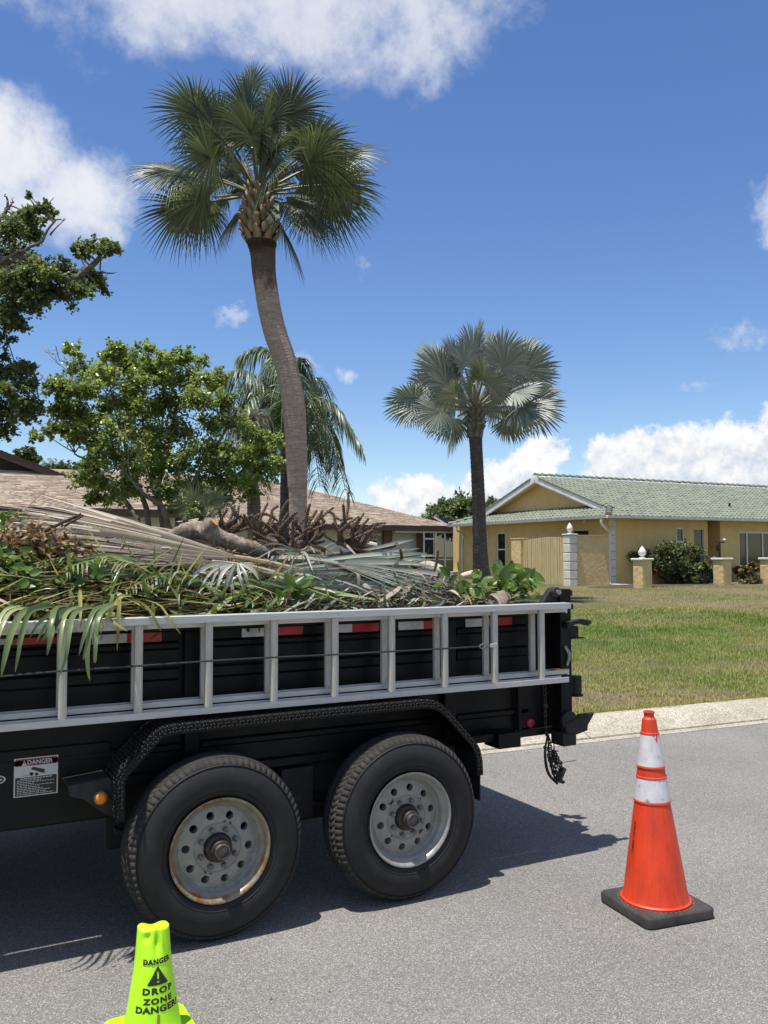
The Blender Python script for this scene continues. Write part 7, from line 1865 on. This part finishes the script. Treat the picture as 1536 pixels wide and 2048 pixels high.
# cut limb with an orange sawn face
m_limb = trunkmat('cut_limb_bark', (.10, .075, .055), (.27, .22, .17), (.46, .40, .32), 7, (5, 2, 2))
m_sawn = pmat('fresh_sawn_wood', (.46, .20, .075), (.56, .29, .13), 18, .8)
lg = thing('cut_limb', 'curved grey limb with an orange sawn end on top of the load', 'log', (1.353, 4.600, 1.762))
q = spline([(1.160, 4.740, 1.734), (1.250, 4.700, 1.772), (1.343, 4.660, 1.772), (1.457, 4.620, 1.717), (1.607, 4.600, 1.674), (1.751, 4.580, 1.646)], 40)
mb = MB(); rr = np.interp(np.linspace(0, 1, 40), [0, .25, .45, .7, 1], [.026, .050, .050, .042, .036]); mb.tube(q + nr.normal(0, .0022, q.shape), rr * (1 + .04 * np.sin(np.arange(40) * 1.9) + nr.normal(0, .035, 40)), 16)
e0, e1 = np.array((1.324, 4.640, 1.760)), np.array((1.375, 4.600, 1.821))
mb.tube([e0, (e0 + e1) / 2, e1], [.046, .036, .031], 14); mb.build('limb', m_limb, lg, smooth=60)
dd = nrm(e1 - e0); ax = nrm(np.cross(dd, UPV)); ay = np.cross(ax, dd); a = np.linspace(0, 2 * np.pi, 20, endpoint=False)
MB().add(e1 + dd * .0015 + .0295 * (np.cos(a)[:, None] * ax + np.sin(a)[:, None] * ay), np.array([list(range(20))])).build('sawn_face', m_sawn, lg)
lg2 = thing('cut_stick', 'pale short cut stick lying between the seed stalks at the right', 'log', (2.298, 4.600, 1.707))
MB().tube(spline([(2.105, 4.620, 1.712), (2.217, 4.600, 1.715), (2.344, 4.580, 1.692)], 10), [.016, .019, .02, .02, .02, .021, .021, .02, .02, .019], 10).build('stick', pmat('pale_stick', (.42, .35, .27), (.58, .51, .42), 12, .8), lg2)
lg3 = thing('cut_stick', 'dark forked stick lying across the dry tan frond', 'log', (0.574, 4.300, 1.793))
mb = MB(); mb.tube(spline([(0.492, 4.340, 1.754), (0.563, 4.300, 1.793), (0.644, 4.280, 1.833)], 10), .0075, 7); mb.tube(spline([(0.569, 4.290, 1.777), (0.614, 4.270, 1.804), (0.651, 4.270, 1.828)], 8), .006, 7); mb.build('stick', m_fibre, lg3)
lg4 = thing('cut_stick', 'thin pale straw sticking up at the left of the dry fronds', 'stick', (0.463, 4.500, 1.883))
MB().tube([(0.403, 4.450, 1.848), (0.525, 4.500, 1.977)], [.0045, .002], 5).build('stick', m_deadstem, lg4)
lg5 = thing('cut_stick', 'short orange brown stick standing up beside the right hand leaves', 'stick', (3.099, 4.300, 1.473))
MB().bar((3.070, 4.300, 1.452), (3.147, 4.320, 1.504), .016, .010).build('stick', pmat('orange_stick', (.40, .22, .11), (.52, .32, .18), 20, .8), lg5, bevel=.003)

# knobbly brown seed stalks of palms, each with several spikes
m_spike = pmat('brown_seed_spike', (.068, .044, .029), (.17, .115, .075), 30, .85, bump=.6, bscale=120, bdist=.006, c3=(.108, .070, .046), obj=False)
m_spikehi = pmat('seed_spike_base', (.12, .062, .035), (.22, .14, .07), 14, .8, obj=False)
g = np.random.default_rng(61)
def spike(root, pts, r_=.0066):
    q = spline(pts, 30); k = len(q); rr = r_ * np.interp(np.linspace(0, 1, k), [0, .15, .8, 1], [1.15, 1.0, .85, .45])
    rr = rr * (1 + .24 * (np.arange(k) % 2) + g.normal(0, .07, k))
    mb = MB(); mb.tube(q, rr, 7)
    T = nrm(np.gradient(q, axis=0))
    for i in range(2, k - 1):                       # seed scars
        for j in range(3):
            a = j * 2.1 + i * 1.1; s_ = nrm(np.cross(T[i], UPV + .01)); u_ = np.cross(s_, T[i]); o_ = s_ * math.cos(a) + u_ * math.sin(a)
            p = q[i] + o_ * rr[i]; mb.bar(p - o_ * .002, p + o_ * .0032, .0045, .0045, up=T[i], m=1 if (i * 3 + j) % 4 == 0 else 0)
    return mb.build('spike', [m_spike, m_spikehi], root, smooth=0)
def stalk(lab, base_, spikes, stem):
    o = thing('seed_stalk', lab, 'seed stalk', tuple(np.array(base_)), 'cut palm seed stalks on the load')
    q = spline(stem, 14); MB().tube(q, np.linspace(.014, .010, 14), 9).build('stem', m_spikehi, o, smooth=60)
    for s_ in spikes:
        b = q[min(13, int(g.uniform(6, 13)))]
        p = [b] + [np.array(p_, float) for p_ in s_]
        if len(p) == 2: p = [p[0], (p[0] + p[1]) / 2 + g.normal(0, .012, 3) + np.array((0, 0, -.012)), p[1]]
        spike(o, p)
    return o
stalk('seed stalk with spikes furthest left, beside the orange sawn end', (1.512, 4.750, 1.739), [[(1.461, 4.728, 1.822), (1.431, 4.706, 1.904)], [(1.546, 4.768, 1.839), (1.528, 4.786, 1.919)], [(1.523, 4.769, 1.853), (1.552, 4.787, 1.925)], [(1.444, 4.717, 1.821), (1.476, 4.684, 1.895)], [(1.426, 4.802, 1.838), (1.480, 4.855, 1.892)], [(1.592, 4.729, 1.810), (1.555, 4.707, 1.865)], [(1.636, 4.769, 1.798), (1.666, 4.789, 1.813)], [(1.478, 4.751, 1.801), (1.545, 4.752, 1.848)], [(1.588, 4.784, 1.814), (1.536, 4.818, 1.928)], [(1.540, 4.738, 1.804), (1.639, 4.725, 1.873)], [(1.569, 4.724, 1.817), (1.614, 4.698, 1.823)], [(1.551, 4.779, 1.807), (1.582, 4.807, 1.925)]], [(1.600, 4.750, 1.726), (1.512, 4.750, 1.731), (1.454, 4.750, 1.758)])
stalk('seed stalk with one long arched spike crossing the rough palm trunk', (1.671, 4.700, 1.711), [[(1.628, 4.706, 1.838), (1.704, 4.711, 1.873), (1.797, 4.717, 1.827)], [(1.664, 4.683, 1.823), (1.705, 4.665, 1.936)], [(1.733, 4.707, 1.840), (1.750, 4.714, 1.897), (1.789, 4.722, 1.921)], [(1.597, 4.656, 1.808), (1.544, 4.612, 1.866)], [(1.672, 4.704, 1.782), (1.614, 4.708, 1.824)], [(1.809, 4.748, 1.799), (1.874, 4.796, 1.831)], [(1.720, 4.658, 1.795), (1.760, 4.615, 1.827)], [(1.728, 4.749, 1.788), (1.671, 4.798, 1.863)], [(1.637, 4.667, 1.775), (1.601, 4.634, 1.862)], [(1.733, 4.743, 1.790), (1.793, 4.786, 1.866)], [(1.777, 4.712, 1.799), (1.851, 4.723, 1.887)]], [(1.791, 4.700, 1.712), (1.701, 4.700, 1.720), (1.627, 4.700, 1.739)])
stalk('seed stalk with a thick upcurved spike just left of the tall palm trunk', (1.759, 4.600, 1.696), [[(1.748, 4.588, 1.835), (1.761, 4.577, 1.896), (1.789, 4.565, 1.947)], [(1.694, 4.562, 1.773), (1.614, 4.524, 1.825)], [(1.688, 4.584, 1.779), (1.658, 4.568, 1.805)], [(1.825, 4.594, 1.766), (1.868, 4.588, 1.809)], [(1.737, 4.597, 1.780), (1.715, 4.594, 1.821)], [(1.810, 4.594, 1.738), (1.883, 4.587, 1.758)], [(1.749, 4.596, 1.758), (1.836, 4.593, 1.854)], [(1.754, 4.566, 1.779), (1.833, 4.532, 1.885)], [(1.846, 4.612, 1.785), (1.862, 4.623, 1.858)], [(1.841, 4.598, 1.779), (1.925, 4.596, 1.875)], [(1.735, 4.566, 1.774), (1.820, 4.533, 1.880)]], [(1.842, 4.600, 1.682), (1.783, 4.600, 1.691), (1.759, 4.600, 1.724)])
stalk('dense seed stalk with spikes bunched right of the tall palm trunk', (1.913, 4.550, 1.696), [[(1.873, 4.512, 1.834), (1.881, 4.474, 1.924)], [(1.895, 4.552, 1.794), (1.957, 4.555, 1.894)], [(1.925, 4.565, 1.781), (2.002, 4.579, 1.890)], [(1.946, 4.572, 1.795), (2.018, 4.594, 1.869), (2.090, 4.616, 1.914)], [(1.850, 4.545, 1.779), (1.803, 4.539, 1.834)], [(1.967, 4.534, 1.780), (1.944, 4.518, 1.836)], [(1.845, 4.532, 1.751), (1.764, 4.514, 1.791)], [(1.927, 4.599, 1.810), (1.929, 4.648, 1.869)], [(1.968, 4.537, 1.795), (1.993, 4.524, 1.837)], [(1.922, 4.594, 1.764), (1.950, 4.639, 1.861)], [(1.939, 4.573, 1.754), (1.900, 4.596, 1.902)], [(1.859, 4.504, 1.765), (1.881, 4.459, 1.793)], [(1.986, 4.543, 1.757), (1.976, 4.536, 1.892)], [(1.927, 4.588, 1.785), (2.027, 4.625, 1.896)]], [(2.004, 4.550, 1.668), (1.928, 4.550, 1.690), (1.882, 4.550, 1.724)])
stalk('seed stalk with the tallest straight spike of the load', (2.106, 4.500, 1.682), [[(2.124, 4.511, 1.867), (2.139, 4.523, 2.002)], [(2.087, 4.473, 1.836), (2.069, 4.446, 1.925)], [(2.061, 4.525, 1.810), (2.060, 4.550, 1.867), (2.040, 4.575, 1.888)], [(2.076, 4.503, 1.781), (2.109, 4.506, 1.838), (2.158, 4.509, 1.850)], [(2.041, 4.453, 1.765), (1.986, 4.406, 1.818)], [(1.994, 4.491, 1.738), (1.959, 4.482, 1.773)], [(2.164, 4.557, 1.783), (2.224, 4.614, 1.829)], [(2.064, 4.475, 1.771), (2.070, 4.449, 1.828)], [(2.171, 4.552, 1.755), (2.278, 4.604, 1.886)], [(2.176, 4.484, 1.774), (2.029, 4.467, 1.851)], [(2.056, 4.455, 1.775), (2.152, 4.410, 1.856)], [(2.186, 4.547, 1.749), (2.235, 4.594, 1.828)]], [(2.200, 4.500, 1.668), (2.122, 4.500, 1.685), (2.059, 4.500, 1.718)])
stalk('seed stalk with slim spikes standing before the white wall', (2.185, 4.500, 1.668), [[(2.137, 4.467, 1.780), (2.091, 4.434, 1.807)], [(2.159, 4.480, 1.795), (2.184, 4.459, 1.852)], [(2.179, 4.469, 1.781), (2.228, 4.439, 1.846)], [(2.194, 4.474, 1.753), (2.255, 4.448, 1.810), (2.331, 4.422, 1.821)], [(2.226, 4.456, 1.738), (2.265, 4.411, 1.823)], [(2.238, 4.511, 1.725), (2.348, 4.523, 1.755)], [(2.160, 4.548, 1.740), (2.157, 4.595, 1.784)], [(2.218, 4.557, 1.757), (2.405, 4.614, 1.812)], [(2.241, 4.511, 1.750), (2.318, 4.523, 1.783)], [(2.135, 4.458, 1.725), (2.298, 4.416, 1.802)], [(2.136, 4.473, 1.733), (2.182, 4.446, 1.781)], [(2.266, 4.501, 1.733), (2.261, 4.502, 1.807)]], [(2.264, 4.500, 1.659), (2.194, 4.500, 1.668), (2.153, 4.500, 1.696)])
stalk('seed stalk lying flat in the middle with spikes pointing left', (1.758, 4.500, 1.668), [[(1.651, 4.482, 1.716), (1.545, 4.465, 1.768)], [(1.688, 4.544, 1.695), (1.617, 4.589, 1.723)], [(1.702, 4.466, 1.735), (1.632, 4.432, 1.747)], [(1.807, 4.513, 1.723), (1.872, 4.526, 1.737)], [(1.909, 4.542, 1.696), (2.020, 4.584, 1.720)], [(1.706, 4.478, 1.694), (1.627, 4.456, 1.689)], [(1.861, 4.509, 1.714), (1.919, 4.518, 1.822)], [(1.919, 4.558, 1.714), (1.934, 4.616, 1.814)], [(1.792, 4.503, 1.717), (1.784, 4.506, 1.751)], [(1.773, 4.456, 1.736), (1.754, 4.412, 1.826)], [(1.815, 4.502, 1.727), (1.982, 4.505, 1.813)]], [(1.952, 4.500, 1.657), (1.832, 4.500, 1.662), (1.758, 4.500, 1.681)])
stalk('low seed stalk at the right with one spike before the screened porch', (2.574, 4.350, 1.480), [[(2.606, 4.335, 1.580), (2.611, 4.320, 1.667)], [(2.547, 4.360, 1.523), (2.455, 4.371, 1.581)], [(2.536, 4.369, 1.495), (2.448, 4.387, 1.538)], [(2.671, 4.399, 1.477), (2.771, 4.449, 1.489)], [(2.377, 4.348, 1.498), (2.281, 4.347, 1.555)]], [(2.443, 4.350, 1.468), (2.525, 4.350, 1.472), (2.601, 4.350, 1.460)])
stalk('small seed stalk with a dark spike beside the brown porch post', (2.460, 4.500, 1.566), [[(2.451, 4.465, 1.624), (2.422, 4.429, 1.673)], [(2.435, 4.546, 1.654), (2.490, 4.591, 1.716)], [(2.355, 4.550, 1.633), (2.314, 4.599, 1.663)], [(2.462, 4.533, 1.609), (2.430, 4.566, 1.645)]], [(2.361, 4.500, 1.610), (2.427, 4.500, 1.586), (2.480, 4.500, 1.557)])

# pale curved leaf bases at the right
m_spathe = pmat('pale_leaf_base', (.33, .28, .20), (.55, .50, .40), 7, .75, bump=.3, bscale=40, c3=(.46, .40, .31))
def shell(name, lab, spine, width, depth, m, seed=0, up=(0, -.5, .85)):
    g = np.random.default_rng(seed); q = spline(spine, 16); T = nrm(np.gradient(q, axis=0)); o = thing(name, lab, 'palm leaf base', tuple(q[8])); th2 = np.linspace(-1.15, 1.15, 9)
    out_, in_ = [], []
    for i in range(16):
        s_ = nrm(np.cross(T[i], up)); u_ = np.cross(s_, T[i]); t_ = i / 15; w_ = width * (.35 + .65 * math.sin(math.pi * min(1, .18 + t_ * .8)))
        ring = [q[i] + s_ * w_ * math.sin(a) + u_ * depth * (math.cos(a) - .4) for a in th2]; out_.append(ring); in_.append([p - u_ * .006 for p in ring])
    P = np.concatenate([np.array(out_), np.array(in_)[:, ::-1]], 1); mb = MB().grid(P, wrap=True); n = P.shape[1]
    mb.f.append((np.array([list(range(n))]), 0, 0)); mb.f.append((np.array([list(range(n))]) + 15 * n, 0, 0))
    mb.build('shell', m, o, smooth=60); return o
shell('palm_leaf_base', 'pale curved shell shaped palm leaf base right of the silver fronds', [(2.460, 4.500, 1.557), (2.612, 4.500, 1.579), (2.721, 4.480, 1.549), (2.782, 4.450, 1.480)], .055, .045, m_spathe, 1)
shell('palm_leaf_base', 'flat pale cream leaf base lying behind the curved shell', [(2.535, 4.700, 1.597), (2.657, 4.700, 1.602), (2.768, 4.700, 1.586)], .035, .02, pmat('cream_leaf_base', (.50, .48, .34), (.62, .60, .46), 7, .7), 2)
shell('palm_leaf_base', 'greyish brown flat leaf base poking out over the right end of the rail', [(2.776, 4.050, 1.368), (2.885, 4.100, 1.394), (3.012, 4.180, 1.416)], .05, .016, pmat('brown_leaf_base', (.22, .15, .12), (.34, .26, .21), 9, .8, bump=.3), 3, up=(.3, -.7, .7))
shell('palm_leaf_base', 'pinkish pale leaf base beside the silver palm foot', [(2.946, 4.600, 1.508), (3.012, 4.600, 1.526), (3.079, 4.600, 1.537)], .022, .018, pmat('pink_leaf_base', (.50, .36, .28), (.62, .48, .39), 9, .8), 4)

# broad green leaves: one leaf mesh, every leaf its own object
n = 9; t_ = np.linspace(0, 1, n); hw = .30 * np.sin(np.pi * np.clip(t_, .02, 1) ** .8) ** .75; hw[0] = .02; hw[-1] = .004
mid = np.stack([t_, 0 * t_, -.12 * t_ ** 2], 1); e_ = lambda s_: np.stack([t_, s_ * hw, -.12 * t_ ** 2 + .28 * hw + .015 * np.sin(t_ * 22 + s_)], 1)
leafme = MB().grid(np.stack([e_(-1), (e_(-1) + mid) / 2 + np.array((0, 0, -.004)), mid, (e_(1) + mid) / 2 + np.array((0, 0, -.004)), e_(1)], 1), r=.5).mesh('leaf', m_broad, smooth=180)
def sprig(lab, stem, nleaf, L, seed, spread=.05, face=(-.1, -.7, .7), cat='leafy branch'):
    g = np.random.default_rng(seed); q = spline(stem, 12); o = thing('leafy_branch', lab, cat, tuple(q[0]))
    MB().tube(q, np.linspace(.006, .003, 12), 5).build('twig', m_sabal_stem, o)
    for i in range(nleaf):
        t2 = g.uniform(.1, 1); p = q[int(t2 * 11)] + g.normal(0, spread, 3) * np.array((1.2, .8, .8)); d = nrm(g.normal(0, 1, 3) * np.array((1.2, .6, .7)) + np.array((0, -.15, .15)))
        nn = nrm(np.array(face) + g.normal(0, .45, 3)); d, nn, s_ = ortho(d, nn)
        put('leaf', leafme, o, Vector(p) - o.location, np.stack([d, -s_, nn], 1), L * g.uniform(.65, 1.2))
    return o
sprig('bright green leafy branch at the right end of the load, nearest the gate post', [(2.956, 4.200, 1.405), (3.063, 4.200, 1.461), (3.172, 4.200, 1.474)], 70, .075, 1, .050)
sprig('paler curled green leaves left of the upright orange stick', [(3.062, 4.350, 1.487), (3.173, 4.350, 1.516), (3.229, 4.300, 1.492)], 14, .11, 2, .035)
sprig('long pale green leaves right of the silver palm foot', [(2.938, 4.300, 1.475), (3.027, 4.300, 1.495), (3.063, 4.300, 1.458)], 12, .12, 3, .03)
sprig('dense green leafy branch below the silver palm foot', [(2.584, 4.150, 1.416), (2.716, 4.200, 1.462), (2.784, 4.150, 1.439)], 46, .08, 4, .05)
sprig('drooping yellow green sprig in the middle of the near rail', [(1.548, 4.060, 1.407), (1.621, 4.080, 1.466), (1.640, 4.080, 1.485), (1.653, 4.060, 1.441)], 14, .075, 5, .02)
sprig('small leafy twigs at the rail below the limp silver leaflets', [(1.178, 4.080, 1.416), (1.282, 4.100, 1.429), (1.376, 4.080, 1.410)], 36, .042, 6, .035)
sprig('green leafy branch at the left edge half up the heap', [(0.232, 4.200, 1.599), (0.305, 4.250, 1.654), (0.337, 4.200, 1.620)], 44, .062, 7, .045)
sprig('green leafy branch at the upper left corner of the heap', [(0.221, 4.400, 1.712), (0.286, 4.450, 1.771), (0.327, 4.500, 1.809)], 36, .055, 8, .035)
sprig('dark green leaves below the brown leaf pile at the left', [(0.231, 4.150, 1.513), (0.330, 4.150, 1.555), (0.412, 4.150, 1.521)], 46, .06, 9, .045)
sprig('single broad leaves between the olive blades', [(0.583, 4.180, 1.551), (0.670, 4.180, 1.539), (0.754, 4.150, 1.515)], 12, .085, 10, .045)
sprig('green leaves under the olive stems left of centre', [(0.469, 4.100, 1.467), (0.705, 4.120, 1.472), (0.999, 4.120, 1.454)], 40, .05, 11, .04)
# crisp brown leaves
g = np.random.default_rng(71); mb = MB(); n = 520
c0 = np.array((0.430, 4.400, 1.685)); P = c0 + g.normal(0, 1, (n, 3)) * np.array((.085, .09, .045)); P = np.concatenate([P, np.array((0.562, 4.360, 1.654)) + g.normal(0, 1, (160, 3)) * np.array((.09, .06, .03))])
n = len(P); leaves(mb, P, g.normal(0, 1, (n, 3)), g.normal(0, .7, (n, 3)) + np.array((0, -.4, .8)), g.uniform(.025, .055, n), g.uniform(.008, .016, n), g.uniform(0, 1, n), fold=.9)
tag(mb.build('brown_leaf_pile', m_brownleaf, smooth=0), 'pile of crisp brown leaves at the left of the load', 'leaf pile', kind='stuff')
# bare twigs
g = np.random.default_rng(72); mb = MB()
for i in range(60):
    x, y = g.uniform(-.6, 2.9), g.uniform(4.05, 4.9); z = heap_z(x, y); d = nrm(np.array((g.normal(0, 1), g.normal(0, .4), g.uniform(-.1, .5)))); L = g.uniform(.12, .4)
    a = np.array((x, y, z)); mb.tube(bez(a - d * L * .4, a + g.normal(0, .03, 3), a + d * L * .6, 6), np.linspace(.003, .0012, 6), 4)
tag(mb.build('twig_litter', m_fibre, smooth=0), 'thin bare twigs scattered over the heap of cuttings', 'twigs', kind='stuff')
# small leaf bits on the road
g = np.random.default_rng(73); mb = MB(); n = 190
P = np.stack([g.uniform(-.2, 7.5, n), np.where(g.uniform(0, 1, n) < .5, 6.05 - np.abs(g.normal(0, .25, n)), g.uniform(2.6, 6.0, n)), np.full(n, .006)], 1)
leaves(mb, P, np.stack([g.normal(0, 1, n), g.normal(0, 1, n), 0 * P[:, 0]], 1), np.tile((0, 0, 1.0), (n, 1)) + g.normal(0, .1, (n, 3)), g.uniform(.015, .04, n), g.uniform(.002, .006, n), g.uniform(0, 1, n))
tag(mb.build('leaf_crumbs', m_brownleaf, smooth=0), 'tiny dry leaf crumbs scattered on the asphalt', 'leaf litter', kind='stuff')
